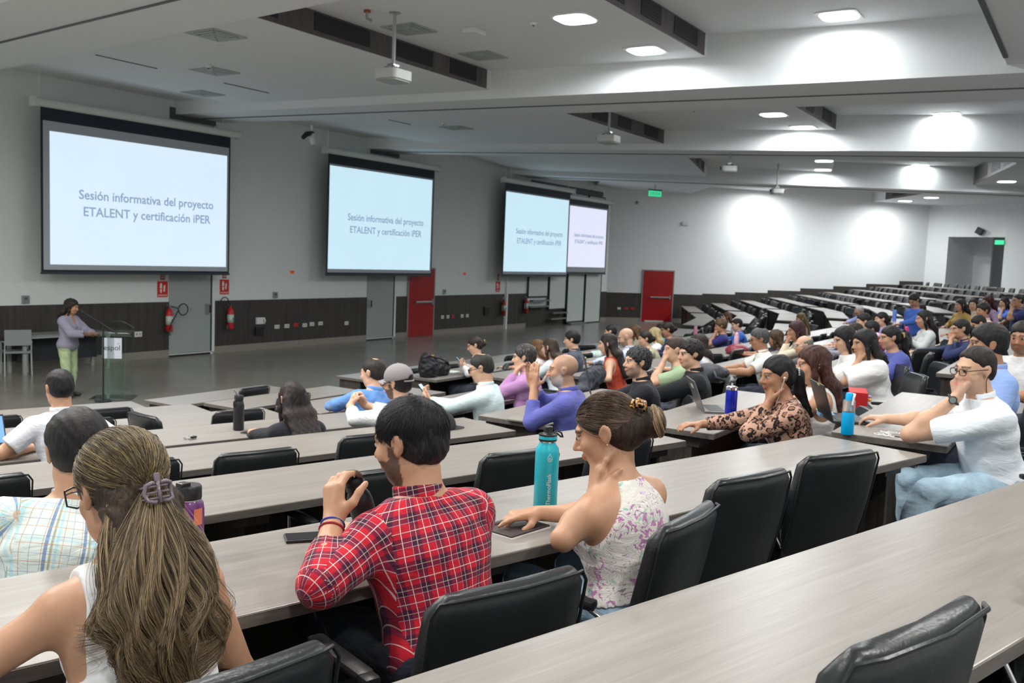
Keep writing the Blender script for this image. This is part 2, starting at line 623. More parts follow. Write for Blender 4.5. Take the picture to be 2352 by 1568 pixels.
r = riser(3, 3, s1 - 7.3, s1 - .3, M_VENT, [(s1 - 6.6, s1 - 5.5), (s1 - 4.9, s1 - 3.6), (s1 - 2.9, s1 - .8)], flip=True)
tag(r, 'dark grille strip rising to the upper right edge of the photo', 'air vent')
s1 = riser_s(4, 3, (45.3, 8.6))
r = riser(4, 3, s1 - 4.6, s1, M_VENT, [(s1 - 2.2, s1 - .8)], flip=True)
tag(r, 'farthest dark ceiling step, a thin wedge above the far lamps', 'air vent')

# recessed lamps
M_LAMP = plain('lamp_diffuser', (1, 1, .98), .5, var=0, emit=5.0)
lampmesh = None


def rrect(w, h, r, n=5):
    pts = []
    for cx, cy, a0 in ((w / 2 - r, h / 2 - r, 0), (-w / 2 + r, h / 2 - r, 90), (-w / 2 + r, -h / 2 + r, 180), (w / 2 - r, -h / 2 + r, 270)):
        for i in range(n + 1):
            a = math.radians(a0 + 90 * i / n)
            pts.append((cx + r * math.cos(a), cy + r * math.sin(a)))
    return pts


LAMPLAB = {0: 'square recessed lamp left of the nearest long vent strip', 1: 'square recessed lamp just right of and below the nearest pair partner',
           2: 'left lamp of the pair above the second beam', 3: 'right lamp of the pair above the second beam', 4: 'upper lamp of the close stacked pair over the third bay',
           5: 'lower lamp of the close stacked pair over the third bay', 6: 'lone bright lamp at the top of the photo, right of centre', 7: 'lone lamp near the right edge over the second bay',
           8: 'lone lamp in the raised far ceiling, left of the long grille strip', 15: 'lamp just below the long grille strip at the far right', 16: 'right lamp of the farthest pair', 17: 'left lamp of the farthest pair',
           12: 'small bright lamp beside the farthest projector'}
for i, (x, y, z, pw) in enumerate(LAMPS):
    rz = 0 if x < 26 else (A15 if x < 37 else A25)
    root = empty('ceiling_lamp', (x, y, z), rz, LAMPLAB.get(i, None), 'ceiling lamp', 'recessed ceiling lamps')
    if i not in LAMPLAB: root['label'] = 'unseen recessed square ceiling lamp giving white light'
    MB().prism(rrect(.60, .60, .07), -.018, -.001).build('frame', M_WHITE, root)
    MB().prism(rrect(.52, .52, .14), -.024, -.0185).build('diffuser', M_LAMP, root)
    ld = bpy.data.lights.new('lamp_light', 'AREA')
    ld.shape = 'SQUARE'; ld.size = .5
    ld.energy = LAMP_W * pw
    ld.spread = math.radians(172)
    ld.color = (1.0, .985, .95) if x < 9 else (.95, .985, 1.0)
    lo = bpy.data.objects.new('lamp_light', ld)
    lo.location = (0, 0, -.03)
    link(lo, root)

# ------------------------------------------------------------ desks
SECN = {'A': rowA, 'B': (0.0, 1.0), 'C': nC, 'D': nD}
SECC = {'A': cA, 'B': cB, 'C': cC, 'D': cD}
SECA = {k: math.atan2(-v[0], v[1]) for k, v in SECN.items()}
ORD = ['first', 'second', 'third', 'fourth', 'fifth', 'sixth', 'seventh', 'eighth', 'ninth']
BLK = {'A': 'left block', 'B': 'middle block', 'C': 'right block', 'D': 'far right block'}
DD = .60
TT = .038


def sfr(sec, k):
    """frame of a row: returns (u, n, c) with the far edge of the desk at n.p = c"""
    n = SECN[sec]
    return Vector((n[1], -n[0], 0)), Vector((n[0], n[1], 0)), SECC[sec](k)


def spt(sec, k, s, back=0.0):
    """point on row, s along the row, back metres behind the far edge of the desk"""
    u, n, c = sfr(sec, k)
    return u * s + n * (c - back)


def sof(sec, p):
    n = SECN[sec]
    return p[0] * n[1] - p[1] * n[0]


def desk(sec, k, s0, s1, label, gl=True, gr=True):
    L = s1 - s0
    c = spt(sec, k, (s0 + s1) / 2, DD)
    root = empty('lecture_desk', (c.x, c.y, .16 * k), SECA[sec], label, 'desk', 'grey wood desks of the ' + BLK[sec])
    H = .75
    # top
    t = MB()
    t.cur = 0
    t.box((0, DD / 2, H - TT / 2), (L, DD, TT), bev=.003)
    t.build('desktop', M_DESK, root)
    e = MB()
    e.box((0, -.001, H - TT / 2), (L - .004, .004, TT - .006))
    e.box((-L / 2 - .001, DD / 2, H - TT / 2), (.004, DD - .004, TT - .006))
    e.box((L / 2 + .001, DD / 2, H - TT / 2), (.004, DD - .004, TT - .006))
    e.build('edge_band', M_DESKEDGE, root)
    MB().box((0, DD - .09, (H - TT - .05) / 2 + .0), (L - .10, .022, H - TT - .05)).build('modesty_panel', M_DARK, root)
    n = max(2, int(L / 1.1))
    if math.hypot(c.x, c.y) < 9:
        for i in range(n + 1):
            x = -L / 2 + .12 + (L - .24) * i / n
            MB().box((x, .15, H - TT - .035), (.16, .09, .07)).build('support_block', M_DARK, root)
    for i in range(n + 1):
        x = -L / 2 + .06 + (L - .12) * i / n
        if (i in (0, n)) or L > 3.0 and i == n // 2:
            MB().box((x, .36, (H - TT) / 2), (.028, .40, H - TT)).build('gable', M_DARK, root)
    return root


PCS = []   # pieces (sec, k, s0, s1)
for k in range(8):
    j = jAB(k)
    s1 = sof('A', j) - .10
    nlen = 4.2
    pos = s1
    i = 0
    while pos > sof('A', (LX + .2, 0)) + 1.2 and i < 3:
        L = nlen
        c = spt('A', k, pos - L, 0)
        if c.x < LX + .4: L = min(L, pos - (sof('A', ((LX + .4), (cA(k) - rowA[0] * (LX + .4)) / rowA[1]))))
        if L < 1.0: break
        PCS.append(('A', k, pos - L, pos, i))
        pos -= L + .012
        i += 1
for k in range(8):
    a = jAB(k)[0] + .06
    b1r = 8.9 - .22 * k
    PCS.append(('B', k, a, b1r, 0))
    x = 10.3 - .165 * k
    e = jBC(k)[0] - .06
    n = 4
    for i in range(n):
        w = (e - x) / n
        PCS.append(('B', k, x + w * i + .006, x + w * (i + 1) - .006, 1 + i))
for k in range(8):
    s0 = sof('C', jBC(k)) + .06
    j = jCD(k)
    se = sof('C', j) - .02
    x1 = 25.2 + .25 * min(k, 4)
    y1 = (cC(k) - nC[0] * x1) / nC[1]
    x2 = 27.0 + .17 * k
    y2 = (cC(k) - nC[0] * x2) / nC[1]
    PCS.append(('C', k, s0, sof('C', (x1, y1)), 0))
    PCS.append(('C', k, sof('C', (x2, y2)), se, 1))
    d0 = sof('D', j) + .02
    PCS.append(('D', k, d0, d0 + 2.85, 0))
    w = sof('D', wallD(k, .12))
    if w - (d0 + 3.75) > 1.0:
        PCS.append(('D', k, d0 + 3.75, w - .25, 1))
PCS.append(('C', 8, sof('C', (28.6, (cC(8) - nC[0] * 28.6) / nC[1])), sof('C', jCD(8)) - .02, 1))
PCS.append(('D', 8, sof('D', jCD(8)) + .02, sof('D', jCD(8)) + 2.85, 0))
PCS.append(('D', 8, sof('D', jCD(8)) + 3.75, sof('D', wallD(8, .12)) - .9, 1))


def project(p):
    d = Vector(p) - Vector(CAM)
    w = d.dot(cf)
    if w < .1: return (-9999, -9999, w)
    return (1176 + 2150 * d.dot(cr) / w, 784 - 2150 * d.dot(cu) / w, w)


def inframe(p, m=60):
    x, y, w = project(p)
    return w > .1 and -m < x < 2352 + m and -m < y < 1568 + m


UNITN = {'A': ['right', 'middle', 'left'], 'B': ['left', 'second', 'third', 'fourth', 'right'], 'C': ['left', 'right'], 'D': ['left', 'wall-side']}
for sec, k, s0, s1, i in PCS:
    vis = False
    for q in np.linspace(s0, s1, 12):
        for bk in (0, DD):
            p = spt(sec, k, q, bk); p.z = .16 * k + .75
            if inframe(p, 10): vis = True
    if not vis: continue
    desk(sec, k, s0, s1, 'grey wood-grain desk, %s row from the stage, %s unit of the %s' % (ORD[k], UNITN[sec][i], BLK[sec]))

# ------------------------------------------------------------ chairs
def chair_meshes():
    out = {}
    # seat cushion
    m = MB()
    m.box((0, .02, .455), (.47, .46, .085), bev=.03)
    out['seat'] = (m, M_LEATH)
    # backrest: padded slab, bowed and reclined
    nu, nv = 14, 16
    wv = []
    def yb(t): return -.20 - .02 * math.sin(t * PI) * 1.2 - .10 * t ** 1.6
    rows = []
    for j in range(nv + 1):
        t = j / nv
        z = .44 + .45 * t
        hw = .225 + .012 * math.sin(t * PI)
        if t > .93: hw -= .02 * ((t - .93) / .07) ** 2
        th = .036 if t < .95 else .036 - .012 * ((t - .95) / .05)
        ring = []
        n = 28
        for i in range(n):
            a = 2 * PI * i / n
            ca, sa = math.cos(a), math.sin(a)
            e = .28
            x = hw * (abs(ca) ** e) * (1 if ca >= 0 else -1)
            y = th * (abs(sa) ** .55) * (1 if sa >= 0 else -1)
            curve = .035 * (x / .24) ** 2
            ring.append((x, yb(t) + y + curve, z))
        rows.append(ring)
    vs = [p for r in rows for p in r]
    n = len(rows[0])
    fs = []
    for j in range(nv):
        for i in range(n):
            k = (i + 1) % n
            fs.append((j * n + i, j * n + k, (j + 1) * n + k, (j + 1) * n + i))
    # top and bottom caps slightly domed
    top = len(vs)
    cx = sum(p[1] for p in rows[-1]) / n
    vs += [(p[0] * .93, cx + (p[1] - cx) * .6, p[2] + .012) for p in rows[-1]]
    for i in range(n):
        k = (i + 1) % n
        fs.append((nv * n + i, nv * n + k, top + k, top + i))
    fs.append(tuple(top + i for i in range(n)))
    fs.append(tuple(range(n - 1, -1, -1)))
    m = MB().add(vs, fs)
    out['backrest'] = (m, M_LEATH)
    # piping along the rear seam of the backrest
    pts = []
    for j in range(nv + 1):
        t = j / nv
        hw = .2375 - (.02 * ((t - .93) / .07) ** 2 if t > .93 else 0)
        pts.append((-hw + .004, yb(t) - .028 + .035, .44 + .45 * t))
    pr = [(-x, y, z) for x, y, z in reversed(pts)]
    m = MB().tube(pts + [(-.17, yb(1) - .018, .897), (0, yb(1) - .034, .899), (.17, yb(1) - .018, .897)] + pr, .0045, 6)
    out['piping'] = (m, M_LEATH)
    for s in (-1, 1):
        m = MB()
        m.box((s * .265, .06, .655), (.048, .27, .026), bev=.012)
        m.box((s * .265, -.085, .650), (.044, .05, .03), bev=.012)
        out['armrest%d' % s] = (m, M_BLK)
        m = MB().tube([(s * .20, .10, .415), (s * .262, .11, .42), (s * .268, .125, .50), (s * .266, .13, .64)], .010, 8)
        m.tube([(s * .266, .13, .64), (s * .266, -.08, .642), (s * .255, -.15, .60), (s * .235, -.2, .5)], .009, 8)
        out['arm_support%d' % s] = (m, M_CHROME)
    m = MB().lathe([(.024, .06), (.024, .25), (.018, .25), (.018, .41)], n=12)
    m.box((0, 0, .405), (.2, .22, .02))
    out['gas_column'] = (m, M_BLK)
    m = MB()
    for i in range(5):
        a = 2 * PI * i / 5 + .3
        m.tube([(0, 0, .09), (.15 * math.cos(a), .15 * math.sin(a), .08), (.27 * math.cos(a), .27 * math.sin(a), .062)], [.022, .018, .012], 6)
        m.lathe([(.001, -.012), (.026, -.010), (.026, .010), (.001, .012)], (.27 * math.cos(a), .27 * math.sin(a), .027), 10, axis=(-math.sin(a), math.cos(a), 0))
    out['star_base'] = (m, M_BLK)
    return out


CHM = chair_meshes()
first_chair = None
CH_DONE = []


def chair(x, y, z, rz, label, group='black leather chairs at the desks', simple=False, name='conference_chair'):
    global first_chair
    CH_DONE.append((x, y))
    if first_chair is None:
        root = empty(name, (x, y, z), rz, label, 'chair', group)
        for nm, (m, mt) in CHM.items():
            nm2 = nm.rstrip('-1')
            o = m.build(nm2, mt, root, auto=50)
        first_chair = root
        return root
    c = copy_tree(first_chair)
    c.location = (x, y, z); c.rotation_euler = (0, 0, rz)
    c['label'] = label; c['group'] = group
    return c

# ------------------------------------------------------------ smooth bodies: signed distance shapes meshed with surface nets
def V3(*a): return np.array(a, float)


def nrm(v):
    v = np.asarray(v, float)
    return v / (np.linalg.norm(v) + 1e-12)


def rc(a, b, r1, r2, k=.02): return ('rc', np.array(a, float), np.array(b, float), r1, r2, k)
def el(c, r, R=None, k=.02): return ('el', np.array(c, float), np.array(r, float), R, k)
def cut(p, n): return ('cut', np.array(p, float), nrm(n))
def sube(c, r, R=None, k=.01): return ('sube', np.array(c, float), np.array(r, float), R, k)
def tor(c, ax, R, h, r, k=.008, sq=1.0): return ('tor', np.array(c, float), nrm(ax), R, h, r, k, sq)


def d_el(P, c, r, R):
    q = P - c
    if R is not None: q = q @ R
    a = q / r
    k0 = np.sqrt((a * a).sum(1)) + 1e-9
    b = a / r
    k1 = np.sqrt((b * b).sum(1)) + 1e-9
    return k0 * (k0 - 1) / k1


def smin(a, b, k):
    h = np.maximum(k - np.abs(a - b), 0) / k
    return np.minimum(a, b) - h * h * k * .25


def sdf(prims, P, disp=None):
    f = np.full(len(P), 9.0)
    for p in prims:
        t = p[0]
        if t == 'rc':
            _, a, b, r1, r2, k = p
            ba = b - a
            L = ba @ ba + 1e-12
            pa = P - a
            h = np.clip(pa @ ba / L, 0, 1)
            d = np.sqrt(((pa - h[:, None] * ba) ** 2).sum(1)) - (r1 + (r2 - r1) * h)
            f = smin(f, d, k)
        elif t == 'el':
            f = smin(f, d_el(P, p[1], p[2], p[3]), p[4])
        elif t == 'sube':
            d = d_el(P, p[1], p[2], p[3])
            f = -smin(-f, d, p[4])
        elif t == 'scut':
            f = -smin(-f, -((P - p[1]) @ p[2]), p[3])
        elif t == 'cut':
            f = np.maximum(f, (P - p[1]) @ p[2])
        elif t == 'tor':
            _, c, ax, R_, h, r, k, sq = p
            q = P - c
            z = q @ ax
            rad = q - z[:, None] * ax
            rho = np.sqrt((rad * rad).sum(1) + 1e-9)
            d = np.sqrt((rho - R_) ** 2 + np.maximum(np.abs(z) - h, 0) ** 2) - r
            f = smin(f, d, k)
    if disp is not None:
        f = f + disp(P)
    return f


def bounds(prims, pad=.03):
    lo = np.full(3, 9e9); hi = -lo
    for p in prims:
        if p[0] == 'rc':
            r = max(p[3], p[4])
            for q in (p[1], p[2]): lo = np.minimum(lo, q - r); hi = np.maximum(hi, q + r)
        elif p[0] == 'el':
            r = p[2].max() if p[3] is not None else p[2]
            lo = np.minimum(lo, p[1] - r); hi = np.maximum(hi, p[1] + r)
        elif p[0] == 'tor':
            r = p[3] + p[5] + p[4]
            lo = np.minimum(lo, p[1] - r); hi = np.maximum(hi, p[1] + r)
    return lo - pad, hi + pad


def mesh_sdf(prims, h, disp=None, pad=.03):
    return mesh_fn(lambda Pt: sdf(prims, Pt), bounds(prims, pad), h, disp)


def mesh_fn(fn, bd, h, disp=None):
    lo, hi = bd
    B = 6
    nb = np.ceil((hi - lo) / (h * B)).astype(int) + 1
    dims = nb * B
    bi = np.stack(np.meshgrid(*[np.arange(n) for n in nb], indexing='ij'), -1).reshape(-1, 3)
    cen = lo + (bi * B + B / 2 - .5) * h
    rad = B * h * .87
    dc = fn(cen)
    act = np.abs(dc) < rad * 1.75 + (.02 if disp is not None else 0)
    F = np.repeat(np.repeat(np.repeat(np.where(dc < 0, -1., 1.).reshape(nb), B, 0), B, 1), B, 2).astype(np.float32)
    ab = bi[act]
    off = np.stack(np.meshgrid(*[np.arange(B)] * 3, indexing='ij'), -1).reshape(-1, 3)
    CH = 700
    for s in range(0, len(ab), CH):
        idx = (ab[s:s + CH, None, :] * B + off[None]).reshape(-1, 3)
        Pt = lo + idx * h
        v = fn(Pt)
        if disp is not None: v = v + disp(Pt)
        F[idx[:, 0], idx[:, 1], idx[:, 2]] = v
    F[0] = 1; F[-1] = 1; F[:, 0] = 1; F[:, -1] = 1; F[:, :, 0] = 1; F[:, :, -1] = 1
    S = F < 0
    nx, ny, nz = S.shape
    c = np.zeros((nx - 1, ny - 1, nz - 1), np.int8)
    for a in (0, 1):
        for b in (0, 1):
            for d in (0, 1):
                c += S[a:nx - 1 + a, b:ny - 1 + b, d:nz - 1 + d]
    cells = np.argwhere((c > 0) & (c < 8))
    if len(cells) == 0: return np.zeros((0, 3)), np.zeros((0, 4), int)
    ci = np.full(c.shape, -1, np.int64)
    ci[cells[:, 0], cells[:, 1], cells[:, 2]] = np.arange(len(cells))
    acc = np.zeros((len(cells), 3)); cnt = np.zeros(len(cells))
    crn = [(a, b, d) for a in (0, 1) for b in (0, 1) for d in (0, 1)]
    val = {k: F[cells[:, 0] + k[0], cells[:, 1] + k[1], cells[:, 2] + k[2]].astype(float) for k in crn}
    for k in crn:
        for ax in range(3):
            if k[ax]: continue
            k2 = list(k); k2[ax] = 1; k2 = tuple(k2)
            va, vb = val[k], val[k2]
            m = (va < 0) != (vb < 0)
            t = np.where(m, va / np.where(m, va - vb, 1), 0)
            p = np.tile(np.array(k, float), (len(cells), 1))
            p[:, ax] = t
            acc[m] += p[m]; cnt[m] += 1
    Vt = lo + (cells + acc / cnt[:, None]) * h
    faces = []
    for ax in range(3):
        sl0 = [slice(None)] * 3; sl1 = [slice(None)] * 3
        sl0[ax] = slice(0, -1); sl1[ax] = slice(1, None)
        A = S[tuple(sl0)]; Bq = S[tuple(sl1)]
        e = np.argwhere(A != Bq)
        o1, o2 = [(1, 2), (2, 0), (0, 1)][ax]
        ok = (e[:, o1] > 0) & (e[:, o2] > 0) & (e[:, o1] < S.shape[o1] - 1) & (e[:, o2] < S.shape[o2] - 1)
        e = e[ok]
        q = []
        for da, db in ((1, 1), (0, 1), (0, 0), (1, 0)):
            g = e.copy(); g[:, o1] -= da; g[:, o2] -= db
            q.append(ci[g[:, 0], g[:, 1], g[:, 2]])
        q = np.stack(q, 1)
        ins = A[e[:, 0], e[:, 1], e[:, 2]]
        # winding: face normal must point from inside to outside
        q[~ins] = q[~ins][:, ::-1]
        q = q[(q >= 0).all(1)]
        faces.append(q)
    return Vt, np.concatenate(faces)


def np_mesh(name, Vt, Fc, mat, parent=None, color=None, uv=None, smooth=True):
    me = bpy.data.meshes.new(name)
    nv, nf = len(Vt), len(Fc)
    k = Fc.shape[1] if nf else 4
    me.vertices.add(nv)
    me.vertices.foreach_set('co', np.asarray(Vt, np.float32).ravel())
    me.loops.add(nf * k)
    me.loops.foreach_set('vertex_index', np.asarray(Fc, np.int32).ravel())
    me.polygons.add(nf)
    me.polygons.foreach_set('loop_start', np.arange(0, nf * k, k, dtype=np.int32))
    if smooth: me.polygons.foreach_set('use_smooth', np.ones(nf, bool))
    me.update(calc_edges=True)
    if color is not None:
        a = me.color_attributes.new('Col', 'FLOAT_COLOR', 'POINT')
        c4 = np.ones((nv, 4), np.float32); c4[:, :3] = color
        a.data.foreach_set('color', c4.ravel())
    if uv is not None:
        l = me.uv_layers.new(name='UVMap')
        l.data.foreach_set('uv', np.asarray(uv, np.float32).ravel())
    if mat: me.materials.append(mat)
    me.validate()
    o = bpy.data.objects.new(name, me)
    return link(o, parent)


# ------------------------------------------------------------ skin, hair and cloth materials
def skin_mat():
    m, nt, b = nmat('skin')
    at = nt.nodes.new('ShaderNodeAttribute'); at.attribute_name = 'Col'
    v = noise(nt, 45, coords(nt), 4, .6)
    mx = nt.nodes.new('ShaderNodeMix'); mx.data_type = 'RGBA'; mx.blend_type = 'MULTIPLY'; mx.inputs[0].default_value = 1
    nt.links.new(at.outputs['Color'], mx.inputs[6])
    nt.links.new(ramp(nt, v, [(.3, (.93, .92, .92)), (.7, (1.0, 1.0, 1.0))]), mx.inputs[7])
    nt.links.new(mx.outputs[2], b.inputs['Base Color'])
    b.inputs['Roughness'].default_value = .45
    b.inputs['Specular IOR Level'].default_value = .4
    b.inputs['Subsurface Weight'].default_value = .12
    b.inputs['Subsurface Radius'].default_value = (.012, .005, .003)
    b.inputs['Subsurface Scale'].default_value = .6
    bump(nt, b, noise(nt, 260, coords(nt), 2), .08, .001)
    return m


M_SKIN = skin_mat()
HAIRM = {}


def hair_mat(c, hi=None, rough=.52):
    """streaky hair; c base colour, hi highlight colour"""
    key = (tuple(c), tuple(hi) if hi else None)
    if key in HAIRM: return HAIRM[key]
    m, nt, b = nmat('hair')
    v = coords(nt, 'Object', (55, 55, 9))
    f = noise(nt, 1.6, v, 4, .65, dist=1.0)
    if hi is None: hi = tuple(min(1, x * 1.7 + .004) for x in c)
    lo = tuple(x * .55 for x in c)
    nt.links.new(ramp(nt, f, [(.34, lo), (.52, c), (.72, hi)]), b.inputs['Base Color'])
    b.inputs['Roughness'].default_value = rough
    b.inputs['Specular IOR Level'].default_value = .28
    bump(nt, b, f, .6, .006)
    HAIRM[key] = m
    return m


def strand_mat():
    m, nt, b = nmat('hair_strands')
    at = nt.nodes.new('ShaderNodeAttribute'); at.attribute_name = 'Col'
    nt.links.new(at.outputs['Color'], b.inputs['Base Color'])
    b.inputs['Roughness'].default_value = .38
    b.inputs['Specular IOR Level'].default_value = .5
    return m


M_STRAND = strand_mat()
CLM = {}


def fr(nt, x, f, o=0.0): return mth(nt, 'FRACT', mth(nt, 'MULTIPLY_ADD', x, f, o))


def band(nt, fx, c, w):
    """1 where the 0..1 value fx is within w/2 of c"""
    return mth(nt, 'LESS_THAN', mth(nt, 'ABSOLUTE', mth(nt, 'SUBTRACT', fx, c)), w / 2)


def cloth(kind, c, c2=None, c3=None, rough=.8, wr=.35):
    key = (kind, tuple(c), c2, c3, wr)
    if key in CLM: return CLM[key]
    m, nt, b = nmat('cloth_' + kind)
    uvn = nt.nodes.new('ShaderNodeUVMap')
    sep = nt.nodes.new('ShaderNodeSeparateXYZ')
    nt.links.new(uvn.outputs[0], sep.inputs[0])
    U, Vv = sep.outputs[0], sep.outputs[1]
    if kind == 'plain':
        f = noise(nt, 5, coords(nt), 4)
        d = tuple(x * .93 for x in c)
        nt.links.new(ramp(nt, f, [(.3, d), (.7, tuple(min(1, x * 1.04) for x in c))]), b.inputs['Base Color'])
    elif kind == 'redplaid':
        x = c
        out = None
        P = 1 / .062
        fu, fv = fr(nt, U, P), fr(nt, Vv, P)
        w1 = band(nt, fu, .28, .40); w2 = band(nt, fv, .28, .40)
        o = mixc(nt, mth(nt, 'MULTIPLY', w1, .62), x, (.03, .012, .05))
        o = mixc(nt, mth(nt, 'MULTIPLY', w2, .62), o, (.03, .012, .05))
        both = mth(nt, 'MULTIPLY', w1, w2)
        o = mixc(nt, mth(nt, 'MULTIPLY', both, .5), o, (.015, .012, .035))
        for ff in (fu, fv):
            o = mixc(nt, mth(nt, 'MULTIPLY', band(nt, ff, .72, .035), .75), o, (.75, .7, .68))
            o = mixc(nt, mth(nt, 'MULTIPLY', band(nt, ff, .30, .03), .6), o, (.7, .55, .42))
            o = mixc(nt, mth(nt, 'MULTIPLY', band(nt, ff, .08, .02), .5), o, (.7, .66, .7))
        nt.links.new(o, b.inputs['Base Color'])
    elif kind == 'lightplaid':
        fu, fv = fr(nt, U, 1 / .105), fr(nt, Vv, 1 / .105)
        o = mixc(nt, mth(nt, 'MULTIPLY', band(nt, fu, .2, .09), .75), c, (.10, .20, .45))
        o = mixc(nt, mth(nt, 'MULTIPLY', band(nt, fu, .34, .07), .7), o, (.45, .42, .20))
        o = mixc(nt, mth(nt, 'MULTIPLY', band(nt, fu, .46, .08), .6), o, (.35, .72, .82))
        o = mixc(nt, mth(nt, 'MULTIPLY', band(nt, fv, .35, .07), .35), o, (.30, .65, .80))
        fu2, fv2 = fr(nt, U, 1 / .052, .3), fr(nt, Vv, 1 / .052)
        for ff in (fu2, fv2):
            o = mixc(nt, mth(nt, 'MULTIPLY', band(nt, ff, .5, .045), .65), o, (.62, .35, .18))
            o = mixc(nt, mth(nt, 'MULTIPLY', band(nt, ff, .95, .035), .5), o, (.12, .2, .45))
        nt.links.new(o, b.inputs['Base Color'])
    elif kind == 'check':
        fu, fv = fr(nt, U, 1 / .055), fr(nt, Vv, 1 / .055)
        o = mixc(nt, mth(nt, 'MULTIPLY', band(nt, fu, .3, .4), .35), c, c2)
        o = mixc(nt, mth(nt, 'MULTIPLY', band(nt, fv, .3, .4), .35), o, c2)
        o = mixc(nt, mth(nt, 'MULTIPLY', band(nt, fv, .8, .08), .3), o, c3)
        nt.links.new(o, b.inputs['Base Color'])
    elif kind == 'leopard':
        cv = coords(nt, 'Object', (1, 1, 1))
        nz = nt.nodes.new('ShaderNodeTexNoise'); nz.inputs['Scale'].default_value = 18
        nt.links.new(cv, nz.inputs['Vector'])
        va = nt.nodes.new('ShaderNodeVectorMath'); va.operation = 'MULTIPLY_ADD'
        nt.links.new(nz.outputs[1], va.inputs[0]); va.inputs[1].default_value = (.03, .03, .03); nt.links.new(cv, va.inputs[2])
        vo = nt.nodes.new('ShaderNodeTexVoronoi'); vo.inputs['Scale'].default_value = 27
        nt.links.new(va.outputs[0], vo.inputs['Vector'])
        g = noise(nt, 40, cv, 3)
        ring = mth(nt, 'MULTIPLY', band(nt, vo.outputs['Distance'], .46, .26), mth(nt, 'GREATER_THAN', g, .44))
        o = mixc(nt, mth(nt, 'LESS_THAN', vo.outputs['Distance'], .3), c, c2)
        o = mixc(nt, ring, o, (.02, .012, .012))
        nt.links.new(o, b.inputs['Base Color'])
    elif kind == 'floral':
        cv = coords(nt, 'Object', (1, 1, 1))
        n1 = noise(nt, 13, cv, 2, .5, dist=1.6)
        l1 = mth(nt, 'LESS_THAN', mth(nt, 'ABSOLUTE', mth(nt, 'SUBTRACT', fr(nt, n1, 9), .5)), .06)
        n2 = noise(nt, 7, cv, 3)
        n3 = noise(nt, 30, cv, 2, .5, dist=2)
        l2 = mth(nt, 'MULTIPLY', mth(nt, 'GREATER_THAN', n2, .53), mth(nt, 'GREATER_THAN', n3, .56))
        l3 = mth(nt, 'MULTIPLY', mth(nt, 'LESS_THAN', n2, .44), mth(nt, 'GREATER_THAN', n3, .60))
        sel = mth(nt, 'MULTIPLY', l1, mth(nt, 'GREATER_THAN', noise(nt, 9, cv, 2, out=0, dist=.5), .47))
        o = mixc(nt, mth(nt, 'MULTIPLY', l2, .8), c, (.50, .13, .42))
        o = mixc(nt, mth(nt, 'MULTIPLY', l3, .7), o, (.62, .38, .72))
        o = mixc(nt, mth(nt, 'MULTIPLY', sel, .75), o, (.22, .10, .22))
        g = mth(nt, 'MULTIPLY', mth(nt, 'GREATER_THAN', noise(nt, 22, cv, 1, out=0, dist=1), .69), .7)
        o = mixc(nt, g, o, (.25, .55, .42))
        nt.links.new(o, b.inputs['Base Color'])
    elif kind == 'dots':
        cv = coords(nt)
        vo = nt.nodes.new('ShaderNodeTexVoronoi'); vo.inputs['Scale'].default_value = 26
        nt.links.new(cv, vo.inputs['Vector'])
        nt.links.new(mixc(nt, mth(nt, 'LESS_THAN', vo.outputs['Distance'], .33), c, c2), b.inputs['Base Color'])
    elif kind == 'denim':
        f = noise(nt, 9, coords(nt), 5, .6)
        nt.links.new(ramp(nt, f, [(.3, tuple(x * .8 for x in c)), (.7, tuple(min(1, x * 1.15) for x in c))]), b.inputs['Base Color'])
    b.inputs['Roughness'].default_value = rough
    b.inputs['Specular IOR Level'].default_value = .25
    b.inputs['Sheen Weight'].default_value = .08
    w = noise(nt, 11, coords(nt, 'Object', (1, 1, 2.2)), 3, .55, dist=.8)
    bump(nt, b, w, wr, .02)
    CLM[key] = m
    return m


def strands(name, paths, rad, cols, parent, mat=None):
    """paths (n, m, 3), rad (m,), cols (n, 3): thin three-sided fibres joined into one mesh"""
    n, m, _ = paths.shape
    t = np.gradient(paths, axis=1)
    t /= np.linalg.norm(t, axis=2, keepdims=True) + 1e-9
    up = np.array([.3, .2, .93])
    a = np.cross(t, up); a /= np.linalg.norm(a, axis=2, keepdims=True) + 1e-9
    b = np.cross(t, a)
    V = []
    for k in range(3):
        w = 2 * PI * k / 3
        V.append(paths + (a * math.cos(w) + b * math.sin(w)) * np.asarray(rad)[None, :, None])
    V = np.stack(V, 2)           # n m 3 3
    Vt = V.reshape(-1, 3)
    base = (np.arange(n) * m * 3)[:, None, None] + (np.arange(m - 1) * 3)[None, :, None]
    fs = []
    for k in range(3):
        l = (k + 1) % 3
        fs.append(np.stack([base[..., 0] + k, base[..., 0] + l, base[..., 0] + 3 + l, base[..., 0] + 3 + k], -1))
    Fc = np.concatenate([f.reshape(-1, 4) for f in fs])
    if cols.ndim == 2:
        cc = np.repeat(cols[:, None], m, 1)
    else: cc = cols
    cc = np.repeat(cc[:, :, None], 3, 2).reshape(-1, 3)
    return np_mesh(name, Vt, Fc, mat or M_STRAND, parent, color=cc)

# ------------------------------------------------------------ people
SK = {'l': (.66, .40, .27), 'm': (.54, .30, .185), 't': (.42, .215, .125), 'd': (.30, .145, .085)}
DKH = (.016, .013, .012)
BRH = (.050, .027, .017)


